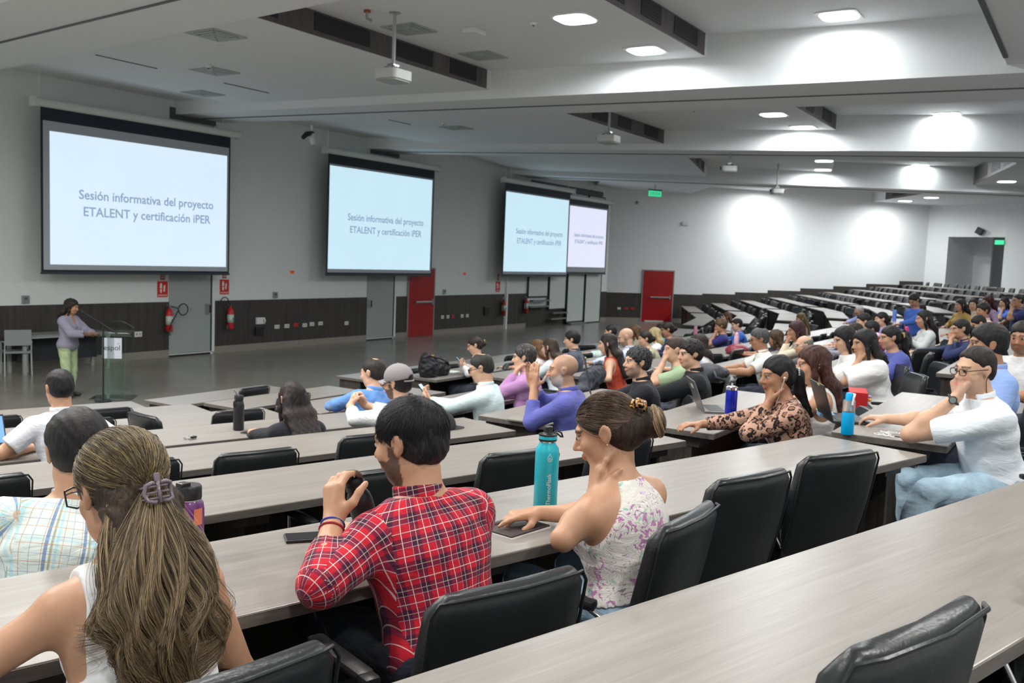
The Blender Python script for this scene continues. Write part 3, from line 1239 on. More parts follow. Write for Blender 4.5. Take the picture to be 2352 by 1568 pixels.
def rotm(yaw, pitch=0, roll=0):
    """columns: right, forward, up. yaw left +, pitch down +, roll to the right shoulder +"""
    cy, sy = math.cos(yaw), math.sin(yaw)
    cp, sp = math.cos(pitch), math.sin(pitch)
    cr_, sr = math.cos(roll), math.sin(roll)
    Rz = np.array([[cy, -sy, 0], [sy, cy, 0], [0, 0, 1]])
    Rx = np.array([[1, 0, 0], [0, cp, sp], [0, -sp, cp]])
    Ry = np.array([[cr_, 0, sr], [0, 1, 0], [-sr, 0, cr_]])
    return Rz @ Rx @ Ry


def hand_prims(Wp, F, nn, side, curl=.4, sc=1.0, minr=0.0, spread=.0, thumb=.7):
    """Wp wrist, F direction of the fingers, nn palm normal, side +1/-1 thumb side sign"""
    F = nrm(F); nn = nrm(nn - (nn @ F) * F)
    s = np.cross(F, nn) * side
    pr = []
    offs = [.030, .010, -.010, -.029]
    lens = [.92, 1.04, .98, .78]
    curls = curl if isinstance(curl, (list, tuple)) else [curl] * 4
    for o, l, cu_ in zip(offs, lens, curls):
        K = Wp + F * .088 * sc + s * o * sc - nn * (abs(o) * .12)
        pr.append(rc(Wp + F * .012 + s * o * .62, K, .0165 * sc, .0125 * sc, .012))
        d = F + s * o * (4 * spread)
        p = K
        for q, (ln_, fr_) in enumerate(((.043, .75), (.027, 1.0), (.021, .8))):
            a = cu_ * fr_
            d = nrm(d * math.cos(a) + nn * math.sin(a))
            # keep the bend plane
            nn2 = nrm(nn)
            e = p + d * ln_ * l * sc
            r1 = max(.0098 * sc - .0009 * q, minr); r2 = max(.0090 * sc - .0010 * q, minr)
            pr.append(rc(p, e, r1, r2, .005))
            p = e
            d = nrm(d)
            # rotate the normal with the finger so that bends add up
            nn_ = nrm(np.cross(np.cross(d, nn), d)) if abs(d @ nn) < .999 else -F
            if q == 0: keep = nn
            nn = nn_
        nn = keep
    T0 = Wp + F * .022 * sc + s * .024 * sc + nn * .008
    d1 = nrm(F * .75 + s * thumb + nn * .35)
    T1 = T0 + d1 * .042 * sc
    d2 = nrm(F * .95 + s * thumb * .35 + nn * .35 * (1 + (curls[0] > .8)))
    T2 = T1 + d2 * .032 * sc
    T3 = T2 + nrm(d2 + nn * .25) * .026 * sc
    pr += [rc(T0, T1, .0165 * sc, .0125 * sc, .014), rc(T1, T2, max(.0115 * sc, minr), max(.0105 * sc, minr), .006), rc(T2, T3, max(.0103 * sc, minr), max(.0085 * sc, minr), .005)]
    return pr


def ik(S, Wp, a, b, hint):
    d = Wp - S
    L = np.linalg.norm(d)
    if L > (a + b) * .985:
        Wp = S + d / L * (a + b) * .985
        d = Wp - S; L = np.linalg.norm(d)
    u = d / L
    x = (a * a - b * b + L * L) / (2 * L)
    h = math.sqrt(max(a * a - x * x, 0))
    hn = hint - (hint @ u) * u
    return S + u * x + nrm(hn) * h, Wp


PEOPLE = []


def person(nm, sec, k, pos, label, yaw=0, hy=0, hp=.15, hr=0, lx=0, sx=1.0, g=1.0, fem=False, skin='m', hair='short', hc=DKH, hhi=None,
           top=('plain', (.7, .7, .7)), slv='short', collar=True, pants=(.05, .06, .09), L='rest', R='rest', extras=None, beard=None, h=None, hs=1.0,
           stand=False, d=None, chairoff=(0, 0, 0), chair_yaw=None, scale=1.0, nochair=False, grey=None, neckdz=0, hem=-.03, seedv=0, legs=True, torso_r=None, horz=None, chair_w=None, who=None):
    """builds one seated (or standing) person. pos is the head centre in the hall; hands: dict or pose name"""
    hx, hyw, hz = pos
    n = SECN[sec]
    ang = SECA[sec] + yaw
    tz = .16 * k
    dist = math.sqrt((hx - CAM[0]) ** 2 + (hyw - CAM[1]) ** 2)
    if h is None: h = .0062 if dist < 3.3 else (.0085 if dist < 8 else (.011 if dist < 14 else .0135))
    minr = h * .62
    S_ = scale
    H_z = (hz - tz)
    TL = .450 * S_
    nb = .170 * S_       # head centre above neck base
    pz = .56
    if stand: pz = .86 * S_
    dz = H_z - nb - pz
    hor = math.sqrt(max(TL ** 2 - dz ** 2, .0004)) if dz < TL else .02
    if dz > TL: TL = dz + .01
    if horz is not None: hor = horz
    fwd = np.array([-math.sin(ang), math.cos(ang)]); rgt = np.array([math.cos(ang), math.sin(ang)])
    lean = hor + .05
    root_xy = np.array([hx, hyw]) - fwd * lean - rgt * lx
    ne = SECC[sec](k) - DD                     # near edge of the desk, along n
    yd = ne - (root_xy[0] * n[0] + root_xy[1] * n[1])
    yd = yd / max(math.cos(yaw), .3)
    root = empty('person', (root_xy[0], root_xy[1], tz), ang, label, 'person')
    P = V3(0, 0, pz)
    H = V3(lx, lean, H_z)
    Rh = rotm(hy, hp, hr)
    hb = H + Rh @ V3(0, -.022, -.072)
    Nk = V3(lx * .85, hor, pz + dz + neckdz)
    t = nrm(Nk - P)
    r = nrm(np.cross(np.array([0, 1., 0]), t)) if abs(t[1]) < .98 else V3(1, 0, 0)
    r = nrm(V3(1, 0, 0) - (V3(1, 0, 0) @ t) * t)
    f = np.cross(t, r)
    if torso_r:
        cr_, sr = math.cos(torso_r), math.sin(torso_r)
        r, f = r * cr_ + f * sr, f * cr_ - r * sr
    TR = np.stack([r, f, t], 1)
    TLn = np.linalg.norm(Nk - P)
    sh = (.158 if fem else .178) * S_ * sx
    body = []
    tw = g
    hipw = 1.06 if fem else .98
    tor_pr = [el(P + t * .02, V3(.162 * hipw * tw, .118 * tw, .105) * S_, TR, .04),
              el(P + t * TLn * .36 + f * .012 * g, V3(.132 * tw * (.94 if fem else 1.03), .098 * tw, .15) * S_, TR, .06),
              el(P + t * TLn * .70, V3(.152 * tw * (.93 if fem else 1.06), .107 * (tw * .5 + .5), .145) * S_, TR, .06),
              rc(Nk - t * .055 - r * sh * .86, Nk - t * .055 + r * sh * .86, .056 * S_, .056 * S_, .045),
              rc(Nk - t * .045 - r * sh * .45 - f * .01, Nk + t * .015, .050 * S_, .045 * S_, .05),
              rc(Nk - t * .045 + r * sh * .45 - f * .01, Nk + t * .015, .050 * S_, .045 * S_, .05)]
    if fem:
        for q in (-1, 1): tor_pr.append(el(P + t * TLn * .66 + r * q * .072 + f * .098, V3(.062, .055, .062) * S_, TR, .04))
    body += tor_pr
    nr_ = (.047 if fem else .056) * (g * .3 + .7) * S_
    body.append(rc(Nk - t * .03, hb, nr_ * 1.12, nr_ * .98, .03))
    # head
    s_ = hs * S_
    def hp_(x, y, z): return H + Rh @ (V3(x, y, z) * s_)
    def he(c, rr, k=.02): return el(hp_(*c), V3(*rr) * s_, Rh, k * s_)
    fw = .96 if fem else 1.0
    head = [he((0, -.018, .036), (.0755, .096, .082), .01), he((0, .022, -.028), (.062 * fw, .070, .086), .03),
            he((0, .050, -.088), (.028 * fw, .030, .024), .03), he((-.040, .018, -.066), (.020, .038, .028), .03), he((.040, .018, -.066), (.020, .038, .028), .03),
            he((-.034, .062, -.022), (.026, .024, .026), .02), he((.034, .062, -.022), (.026, .024, .026), .02),
            he((0, .078, .028), (.046, .016, .012), .02),
            ('sube', hp_(-.030, .100, .008), V3(.017, .016, .011) * s_, Rh, .008), ('sube', hp_(.030, .100, .008), V3(.017, .016, .011) * s_, Rh, .008),
            he((-.030, .080, .008), (.0135, .0135, .0105), .004), he((.030, .080, .008), (.0135, .0135, .0105), .004),
            rc(hp_(0, .088, .012), hp_(0, .111, -.024), .0085 * s_, .0115 * s_, .012 * s_), he((-.013, .098, -.029), (.009, .010, .007), .006), he((.013, .098, -.029), (.009, .010, .007), .006),
            he((0, .090, -.054), (.023, .012, .006), .006), he((0, .088, -.063), (.020, .012, .0065), .006)]
    for q in (-1, 1):
        head += [he((q * .0755, -.008, .004), (.009, .020, .030), .006), he((q * .083, -.014, .010), (.006, .018, .025), .006), he((q * .078, -.006, -.020), (.006, .010, .012), .005),
                 ('sube', hp_(q * .090, -.004, .004), V3(.008, .011, .017) * s_, Rh, .004)]
    body += head
    # arms
    arms = {}
    hands = []
    deskz = .75
    for q, spec in ((-1, L), (1, R)):
        Sj = Nk - t * .062 + r * q * sh * .98
        if isinstance(spec, str): spec = {'p': spec}
        spec = dict(spec)
        p = spec.get('p', 'rest')
        F = V3(-q * .35, .93, 0); nn = V3(0, 0, -1); curl = .35; hint = V3(q * .9, -.2, -.8); thumb = .7; sprd = .3
        if p == 'rest': Wp = V3(lx * .5 + q * .17, max(yd + .10, .22), deskz + .032)
        elif p == 'in': Wp = V3(lx * .5 + q * .08, max(yd + .07, .2), deskz + .034); F = V3(-q * .92, .38, 0); hint = V3(q, -.1, -.35)
        elif p == 'fwd': Wp = V3(lx * .5 + q * .14, max(yd + .19, .3), deskz + .035); F = V3(-q * .15, .98, -.05)
        elif p == 'type': Wp = V3(lx * .4 + q * .10, max(yd + .13, .28), deskz + .045); F = V3(-q * .12, .98, -.1); curl = .55
        elif p == 'chin': Wp = hp_(q * .030, .085, -.150); F = V3(-q * .25, -.12, .95); nn = V3(-q * .2, -1, -.1); curl = 1.25; hint = V3(q * .7, .1, -1)
        elif p == 'cheek': Wp = hp_(q * .060, .085, -.175); F = V3(-q * .10, -.02, 1); nn = V3(-q * 1, -.3, 0); curl = .35; hint = V3(q * .7, .1, -1)
        elif p == 'mouth': Wp = hp_(q * .02, .125, -.12); F = V3(-q * .5, -.1, .8); nn = V3(-q * .3, -1, 0); curl = 1.1; hint = V3(q * .7, .1, -1)
        elif p == 'phone': Wp = V3(lx * .5 + q * .07, max(yd + .10, .24), deskz + .11); F = V3(-q * .3, .75, .6); nn = V3(-q * .2, -.6, .75); curl = .8; hint = V3(q * .8, -.2, -1)
        elif p == 'write': Wp = V3(lx * .5 + q * .12, max(yd + .12, .26), deskz + .04); F = V3(-q * .5, .8, -.2); curl = .8
        elif p == 'lap': Wp = V3(q * .09, .24, .66); F = V3(-q * .6, .75, -.1); hint = V3(q * .9, -.5, -.6)
        elif p == 'down': Wp = Sj + V3(q * .04, .06, -.50); F = V3(0, .1, -1); nn = V3(-q, 0, 0); hint = V3(q * .2, -1, 0)
        if 'W' in spec:
            w = np.array(spec['W'], float)
            if spec.get('world', False): w = toloc(w, root_xy, tz, ang)
            Wp = w
        for kk in ('F', 'n'):
            if kk in spec:
                v_ = np.array(spec[kk], float)
                if spec.get('world', False): v_ = V3(v_[0] * math.cos(ang) + v_[1] * math.sin(ang), -v_[0] * math.sin(ang) + v_[1] * math.cos(ang), v_[2])
                if kk == 'F': F = v_
                else: nn = v_
        curl = spec.get('curl', curl); thumb = spec.get('thumb', thumb); hint = np.array(spec.get('hint', hint), float)
        if 'E' in spec:
            E_ = np.array(spec['E'], float)
            if spec.get('world', False): E_ = toloc(E_, root_xy, tz, ang)
        else:
            E_, Wp = ik(Sj, Wp, .275 * S_, .235 * S_, hint)
            if E_[1] > yd - .05 and E_[2] < deskz + .045 and not stand: E_ = V3(E_[0], E_[1], deskz + .045)
        ag = g * .45 + .55
        r1, r2, r3 = (.044 * ag, .036 * ag, .0255) if fem else (.050 * ag, .041 * ag, .029)
        body += [rc(Sj, E_, r1 * S_, r2 * S_, .03), rc(E_, Wp, r2 * 1.02 * S_, r3 * S_, .012), el((E_ * .65 + Wp * .35), V3(1, 1, 1) * r2 * 1.08 * S_, None, .03)]
        hp2 = hand_prims(Wp, F, nn, -q if False else (1 if q > 0 else -1), curl, (.94 if fem else 1.04) * S_, minr, sprd, thumb)
        body += hp2
        arms[q] = (Sj, E_, Wp, r1 * S_, r2 * S_, r3 * S_, nrm(F))
    # legs
    legp = []
    leg_j = {}
    for q in (-1, 1):
        if stand:
            hipj = P + V3(q * .088, 0, -.03); kn = V3(q * .095, .03, .46 * S_); an = V3(q * .10, .0, .09)
        else:
            hipj = V3(q * .088, .02, .545); kn = V3(q * .125, .42 * S_, .535); an = V3(q * .13, .40 * S_, .10)
            if spec_legs := (extras or {}).get('knee' + ('L' if q < 0 else 'R')): kn = V3(*spec_legs)
            if spec_legs := (extras or {}).get('ank' + ('L' if q < 0 else 'R')): an = V3(*spec_legs)
        leg_j[q] = (hipj, kn, an)
        rr = (.082 * (g * .6 + .4), .056, .036)
        legp += [rc(hipj, kn, rr[0] * S_, rr[1] * S_, .03), rc(kn, an, rr[1] * .98 * S_, rr[2] * S_, .02), el(kn * .68 + an * .32 + V3(0, -.012, 0), V3(.052, .055, .10) * S_, None, .03)]
    if legs: body += legp
    body += [el(leg_j[q][2] + V3(0, .055, -.045), V3(.036, .105, .032) * S_, None, .02) for q in (-1, 1)] if legs else []
    Vt, Fc = mesh_sdf(body, h)
    # skin colour painted per vertex: lips, brows, eyes, beard
    base = np.array(SK[skin]) if isinstance(skin, str) else np.array(skin)
    col = np.tile(base, (len(Vt), 1))
    q = ((Vt - H) @ Rh) / s_
    ax = np.abs(q[:, 0])
    def paint(m, c, w=1.0):
        col[m] = col[m] * (1 - w) + np.array(c) * w
    inh = (np.abs(q) < .14).all(1)
    paint(inh & (q[:, 1] > .04) & (ax < .045) & (ax > .02) & (np.abs(q[:, 2] + .02) < .02), base * np.array((1.12, .82, .80)), .5)
    lip = (q[:, 1] > .082) & (((q[:, 0] / .024) ** 2 + ((q[:, 2] + .058) / .0105) ** 2) < 1)
    paint(lip, (base[0] * .85, base[1] * .45, base[2] * .48), .8)
    hcol = np.array(hc)
    paint(inh & (q[:, 1] > .055) & (np.abs(q[:, 2] - .031 + .25 * (ax - .03) ** 2 / .02) < .0055) & (ax > .012) & (ax < .050), hcol, .85)
    eye = inh & (q[:, 1] > .075) & (((ax - .030) / .0135) ** 2 + ((q[:, 2] - .008) / .0055) ** 2 < 1)
    paint(eye, (.55, .52, .50), .9)
    paint(eye & (np.abs(ax - .030) < .006), (.02, .012, .01), 1)
    paint(inh & (q[:, 1] > .07) & (np.abs(q[:, 2] - .0155) < .003) & (np.abs(ax - .031) < .0145), (.02, .015, .012), .8)
    if beard:
        bc, bw = beard
        bm_ = inh & (q[:, 2] < -.036 + .03 * np.clip((.03 - q[:, 1]) / .05, 0, 1)) & (q[:, 2] > -.125) & (q[:, 1] > .0) & ~lip
        bm_ |= inh & (q[:, 1] > .085) & (q[:, 2] < -.040) & (q[:, 2] > -.052) & (ax < .03)
        bm_ |= inh & (q[:, 1] > .0) & (q[:, 1] < .035) & (q[:, 2] < .0) & (q[:, 2] > -.06) & (ax > .05)
        paint(bm_, bc, bw)
    if grey:      # shaved scalp tone
        gm = inh & (q[:, 2] > -.055 + np.clip(q[:, 1], -1, .1) * 1.3) & (q[:, 1] < .045)
        if len(grey) == 3: paint(gm & (q[:, 2] < grey[2]), grey[0], grey[1])
        else: paint(gm, grey[0], grey[1])
    body_o = np_mesh('body', Vt, Fc, M_SKIN, root, color=col)
    if dist < 9:
        m = MB()
        for q_ in (-1, 1):
            c = hp_(q_ * .0305, .0835, .008)
            m.lathe([(.001, .0112 * s_), (.0050 * s_, .0104 * s_), (.0055 * s_, .0096 * s_), (.0001, .009 * s_)], tuple(c), 12, axis=tuple(Rh @ V3(0, 1, -.05)))
        m.build('iris', M_BLK, root, smooth=True)
    # ---------------- hair
    hdisp = None
    if hair:
        hair_build(root, hair, hc, hhi, H, Rh, s_, Nk, t, f, r, h, g, seedv, hp_, he, dist)
    # ---------------- clothes
    build_clothes(root, P, Nk, t, f, r, TR, TLn, tor_pr, arms, leg_j, legp, sh, S_, top, slv, collar, pants, h, fem, g, hem, stand, extras or {}, hb, seedv, legs, dist)
    info = dict(root=root, H=H, Rh=Rh, s=s_, hp=hp_, arms=arms, Nk=Nk, t=t, f=f, r=r, P=P, yd=yd, xy=root_xy, ang=ang, tz=tz)
    PEOPLE.append((sec, k, root_xy))
    if not stand and not nochair:
        cx, cy, cyaw = chairoff
        cp = root_xy + rgt * cx + fwd * (cy - .03)
        ca = ang + cyaw
        if chair_w:
            cp = chair_w[:2]; ca = SECA[sec] + chair_w[2]
        chair(cp[0], cp[1], tz, ca, 'black chair under the ' + label, 'occupied black leather chairs')
    return info


def toloc(w, xy, tz, ang):
    d = w - np.array([xy[0], xy[1], tz])
    return V3(d[0] * math.cos(ang) + d[1] * math.sin(ang), -d[0] * math.sin(ang) + d[1] * math.cos(ang), d[2])


def hair_build(root, kind, hc, hhi, H, Rh, s_, Nk, t, f, r, h, g, sd, hp_, he, dist):
    kinds = kind.split('+')
    k0 = kinds[0]
    rg = np.random.RandomState(sd + 7)
    hh = h
    vol = .0
    if 'curly' in kinds: vol = .014
    if 'full' in kinds: vol = .008
    pr = [he((0, -.018, .040), (.0835 + vol, .104 + vol, .0885 + vol), .01)]
    nf = nrm(Rh @ V3(0, 1.0, -.62))
    def hcut(pt, n): return ('scut', hp_(*pt), Rh @ nrm(V3(*n)), .020 * s_)
    lng = {'long': .30, 'verylong': .38, 'mid': .17, 'bob': .06}.get(k0)
    if k0 in ('short', 'bald_top', 'thin', 'fringe', 'crew'):
        back = hp_(0, -.055, -.035)
        pr.append(he((0, -.045, -.015), (.070, .070, .060), .03))
        fr_y = {'short': .088, 'bald_top': .075, 'thin': .055, 'fringe': .02, 'crew': .086}[k0]
        pr += [hcut((0, fr_y, .062), (0, 1, -.92)), hcut((0, 0, -.058), (0, .25, -1))] if k0 != 'fringe' else [hcut((0, .015, .0), (0, 1, -.1)), hcut((0, 0, -.058), (0, .25, -1))]
        for q in (-1, 1):
            pr.append(sube(hp_(q * .088, -.008, -.006), V3(.020, .026, .036) * s_, Rh, .008))
            pr.append(sube(hp_(q * .075, .045, -.045), V3(.022, .035, .05) * s_, Rh, .01))
        if k0 == 'bald_top': pr.append(sube(hp_(0.01, -.055, .125), V3(.040, .040, .03) * s_, Rh, .02))
        if k0 == 'fringe': pr.append(sube(hp_(0, -.0, .13), V3(.085, .115, .10) * s_, Rh, .02))
    else:
        pr.append(he((0, -.055, -.02), (.070, .062, .065), .03))
        pr += [hcut((0, .085, .060), (0, 1, -.85))]
        if k0 in ('pony', 'bun', 'clip', 'up'):
            pr += [hcut((0, 0, -.068), (0, .35, -1))]
            for q in (-1, 1):
                pr.append(sube(hp_(q * .090, -.004, -.008), V3(.020, .028, .036) * s_, Rh, .006))
                pr.append(sube(hp_(q * .075, .050, -.050), V3(.022, .040, .05) * s_, Rh, .01))
        extra = []
        b0 = hp_(0, -.095, -.02)
        bs = 1 + .12 * (g - 1)
        backp = lambda dz, dx, o: Nk - t * dz + r * dx - f * (.118 * (.5 + g * .5) + o)
        if lng is not None:
            wspan = (-.062, -.03, 0, .03, .062)
            for x in wspan:
                a = hp_(x, -.055 - .02 * (1 - abs(x) / .07), .0)
                m1 = hp_(x * 1.25, -.085, -.10)
                extra.append(rc(a, m1, .038 * s_, .036 * s_, .03))
                if lng > .1:
                    e = backp(lng - .15 + .02 * rg.rand(), x * (1.45 if lng > .2 else 1.2), .012)
                    mid_ = (m1 + backp(.0, x * 1.3, .012)) / 2
                    extra += [rc(m1, mid_, .036 * s_, .034, .03), rc(mid_, e, .034, .020, .03)]
            for q in (-1, 1):      # hair falling beside the face
                if 'behind' in kinds: continue
                a = hp_(q * .070, .020, .03); b = hp_(q * .082, .010, -.06); c = hp_(q * .078, .0, -.06 - min(lng, .16) * .8)
                extra += [rc(a, b, .017 * s_, .019 * s_, .02), rc(b, c, .019 * s_, .014 * s_, .02)]
        if k0 in ('pony', 'clip'):
            extra += [rc(hp_(0, -.105, .005), hp_(0, -.150, -.02), .026 * s_, .034 * s_, .015), rc(hp_(0, -.150, -.02), hp_(.005, -.155, -.12), .034 * s_, .036 * s_, .02), rc(hp_(.005, -.155, -.12), backp(.12, .02, .02), .034 * s_, .016, .02)]
        if k0 == 'bun': extra += [el(hp_(0, -.135, -.012), V3(.046, .040, .046) * s_, Rh, .012)]
        if k0 == 'up': extra += [el(hp_(0, -.105, .0), V3(.04, .035, .055) * s_, Rh, .02)]
        # the cut planes above must not trim the falling hair: mesh it together afterwards
        pr = [('grp', pr)] + extra
    def flat(prims, P):
        if prims and prims[0][0] == 'grp':
            d0 = sdf(prims[0][1], P)
            d1 = sdf(prims[1:], P) if len(prims) > 1 else np.full(len(P), 9.)
            if k0 in ('bob', 'long', 'verylong', 'mid'):
                q = (P - H) @ Rh / s_
                # keep the face clear
                face = np.sqrt(((q - np.array([0, .085, -.03])) / np.array([.060, .075, .105])).__pow__(2).sum(1)) - 1
                d1 = np.maximum(d1, -face * .05)
            return smin(d0, d1, .02)
        return sdf(prims, P)
    amp = .0035 if k0 in ('short', 'bald_top', 'thin', 'fringe', 'crew') else .005
    if 'curly' in kinds: amp = .011
    ph = rg.rand(12) * 6
    def disp(P):
        q = (P - H)
        a = np.arctan2(q[:, 0], q[:, 1] + .02)
        if 'curly' in kinds:
            return amp * (np.sin(q[:, 0] * 150 + ph[0]) * np.sin(q[:, 1] * 140 + ph[1]) * np.sin(q[:, 2] * 130 + ph[2]))
        return amp * .5 * (np.sin(q[:, 0] * 210 + 6 * np.sin(q[:, 2] * 24 + ph[0])) + np.sin(q[:, 0] * 120 + q[:, 1] * 90 + 5 * np.sin(q[:, 2] * 17 + ph[1]))) * .7
    allp = []
    for p in pr:
        if p[0] == 'grp': allp += p[1]
        else: allp.append(p)
    Vt, Fc = mesh_fn(lambda P: flat(pr, P), bounds([p for p in allp if p[0] in ('rc', 'el')], .02), hh, disp)
    o = np_mesh('hair', Vt, Fc, hair_mat(hc, hhi), root)
    return o


def build_clothes(root, P, Nk, t, f, r, TR, TLn, tor_pr, arms, leg_j, legp, sh, S_, top, slv, collar, pants, h, fem, g, hem, stand, ex, hb, sd, legs, dist):
    rg = np.random.RandomState(sd + 3)
    infl = .011 + ex.get('loose', 0)
    kind = top[0]
    mat = cloth(kind, top[1], *(top[2:] if len(top) > 2 else ()))
    def grow(p, e):
        if p[0] == 'rc': return rc(p[1], p[2], p[3] + e, p[4] + e, p[5])
        if p[0] == 'el': return el(p[1], p[2] + e, p[3], p[4])
        return p
    torso = [grow(p, infl) for p in tor_pr]
    torso.append(rc(Nk - t * .01 - f * .005, Nk + t * (.012 if collar is not False or slv != 'none' else -.02), .066 * S_, .056 * S_, .03))
    sl = []
    for q in (-1, 1):
        Sj, E_, Wp, r1, r2, r3, F = arms[q]
        e2 = infl + (.006 if slv in ('short', 'half') else .004) + ex.get('sleeve', 0)
        if slv in ('long', 'rolled', 'half3'):
            sl += [rc(Sj, E_, r1 + e2, r2 + e2, .03)]
            endp = {'long': 1.0, 'rolled': .62, 'half3': .8}[slv]
            e = E_ + (Wp - E_) * endp
            sl += [('rcut', rc(E_, e, r2 + e2, r3 + (r2 - r3) * (1 - endp) + e2 * .95, .02), cut(e, nrm(Wp - E_)), rc(E_, Wp, r2, r3))]
        elif slv in ('short', 'half', 'cap'):
            fr_ = {'short': .74, 'half': .93, 'cap': .45}[slv]
            e = Sj + (E_ - Sj) * fr_
            d_ = nrm(E_ - Sj)
            sl += [('rcut', rc(Sj, Sj + (E_ - Sj) * (fr_ + .05), r1 + e2 + .002, r1 * (1 - fr_) + r2 * fr_ + e2 + .008, .03), cut(e, d_), None)]
    wav = ex.get('folds', .0035)
    ph = rg.rand(8) * 6.28
    up = t
    def folds(Pt):
        q = (Pt - P)
        a = q @ r; b = q @ t; c = q @ f
        w = np.sin(b * 46 + 3.0 * np.sin(a * 9 + ph[0]) + 2.2 * np.sin(c * 12 + ph[1])) * .5 + np.sin((b * .7 + a) * 34 + 2.6 * np.sin(b * 11 + ph[2])) * .35 + np.sin((b - a * .8) * 62 + 3 * np.sin(a * 14 + ph[3])) * .25
        s = np.sign(w) * np.abs(w) ** 1.4
        amp = wav * (.55 + .45 * np.sin(b * 7 + a * 5 + ph[4]))
        return -amp * s
    nck = nrm(t * .75 + V3(0, 0, .5))
    def fn(Pt):
        d = sdf(torso, Pt)
        # hem
        hp0 = P + t * hem
        if not stand: d = np.maximum(d, -((Pt - hp0) @ t) + 0 * d)
        else: d = np.maximum(d, -((Pt - (P + V3(0, 0, -.16 + ex.get('hemz', 0)))) @ V3(0, 0, 1)))
        if slv == 'none':
            wd = ex.get('strap', .118)
            for q in (-1, 1):
                q0 = Nk + r * q * wd * S_
                n_ = nrm(r * q + t * ex.get('strapn', .12))
                d = np.maximum(d, (Pt - q0) @ n_) if ex.get('straps', True) is not False else d
            # arm holes only above the armpit
        if ex.get('halter'):
            d = np.maximum(d, 0 * d - 9)
        for p in sl:
            if p[0] == 'rcut':
                a = sdf([p[1]], Pt)
                a = np.maximum(a, (Pt - p[2][1]) @ p[2][2])
                d = smin(d, a, .02)
            else:
                d = smin(d, sdf([p], Pt), .035)
        # neck opening
        d = np.maximum(d, (Pt - (Nk + t * .030 * S_)) @ nck)
        if ex.get('vneck'):
            d = -smin(-d, d_el(Pt, Nk + f * .10 - t * .02, V3(.055, .09, .10), TR), .01)
        return d
    def fn2(Pt):
        if slv != 'none': return fn(Pt)
        # sleeveless: keep the full trunk below the armpit
        full = sdf(torso, Pt)
        full = np.maximum(full, -((Pt - (P + t * hem)) @ t)) if not stand else full
        low = np.maximum(full, (Pt - (Nk - t * ex.get('armhole', .19))) @ t)
        return smin(fn(Pt), low, .012)
    allb = torso + [p if p[0] != 'rcut' else p[1] for p in sl]
    hh = h if dist > 3.3 else .0058
    Vt, Fc = mesh_fn(fn2, bounds(allb, .012), hh, folds)
    # cloth coordinates: each face takes them from the trunk or from the nearer sleeve bone
    uv = None
    if kind in ('redplaid', 'lightplaid', 'check'):
        fc = Vt[Fc].mean(1)
        bones = [(P, Nk, None)]
        for q in (-1, 1):
            Sj, E_, Wp, *_ = arms[q]
            bones += [(Sj, E_, q), (E_, Wp, q)]
        dm = []
        for i, (a, b, q) in enumerate(bones):
            ba = b - a; pa = fc - a
            hh_ = np.clip(pa @ ba / (ba @ ba), 0, 1)
            dd = np.sqrt(((pa - hh_[:, None] * ba) ** 2).sum(1))
            if i == 0:
                dd = np.maximum(np.abs((fc - P) @ r) - .0, 0)
                dd = np.where(np.abs((fc - Nk) @ r) < sh * .92, -1, 9)
            dm.append(dd)
        pick = np.argmin(np.stack(dm, 1), 1)
        uv = np.zeros((len(Fc), 4, 2))
        C4 = Vt[Fc]
        for i, (a, b, q) in enumerate(bones):
            m = pick == i
            if not m.any(): continue
            ba = b - a; L = np.linalg.norm(ba); ax = ba / L
            if i == 0:
                q_ = C4[m] - P
                x = q_ @ r; y = q_ @ f; z = q_ @ t
                qc = fc[m] - P
                cen = np.arctan2(qc @ r, -(qc @ f) + .03)[:, None]
                ang_ = np.arctan2(x, -y + .03)
                ang_ = cen + (ang_ - cen + PI) % (2 * PI) - PI
                uv[m, :, 0] = ang_ * .165; uv[m, :, 1] = z
            else:
                s1 = nrm(np.cross(ax, V3(.1, .3, .95))); s2 = np.cross(ax, s1)
                q_ = C4[m] - a
                x = q_ @ s1; y = q_ @ s2; z = q_ @ ax
                ang = np.arctan2(y, x)
                cen = np.arctan2((fc[m] - a) @ s2, (fc[m] - a) @ s1)
                ang = cen[:, None] + (ang - cen[:, None] + PI) % (2 * PI) - PI
                uv[m, :, 0] = ang * .056; uv[m, :, 1] = z + (0 if i % 2 else .28)
        uv = uv.reshape(-1, 2)
    o = np_mesh('jacket' if ex.get('jacket') else ('shirt' if slv != 'none' else 'top'), Vt, Fc, mat, root, uv=uv)
    if collar:
        cdir = nrm(hb - Nk + t * .06)
        c0 = Nk + t * .024 + cdir * .014
        cp = [tor(c0 - f * .004, cdir, .059 * S_ + (.005 if not fem else 0) + .012 * max(g - 1, 0), .015, .006, .006)]
        def cf_(Pt):
            d = sdf(cp, Pt)
            q = Pt - c0
            # open at the throat
            return np.maximum(d, (q @ f) - .045)
        Vt, Fc = mesh_fn(cf_, (c0 - .10, c0 + .10), min(hh, .008))
        cm = cloth(kind, top[1], *(top[2:] if len(top) > 2 else ())) if ex.get('collarcol') is None else cloth('plain', ex['collarcol'])
        uvc = None
        if kind in ('redplaid', 'lightplaid', 'check'):
            C4 = Vt[Fc]
            q_ = C4 - c0
            uvc = np.stack([np.arctan2(q_ @ r, -(q_ @ f)) * .058, q_ @ t + .01], -1).reshape(-1, 2)
        np_mesh('collar', Vt, Fc, cm, root, uv=uvc)
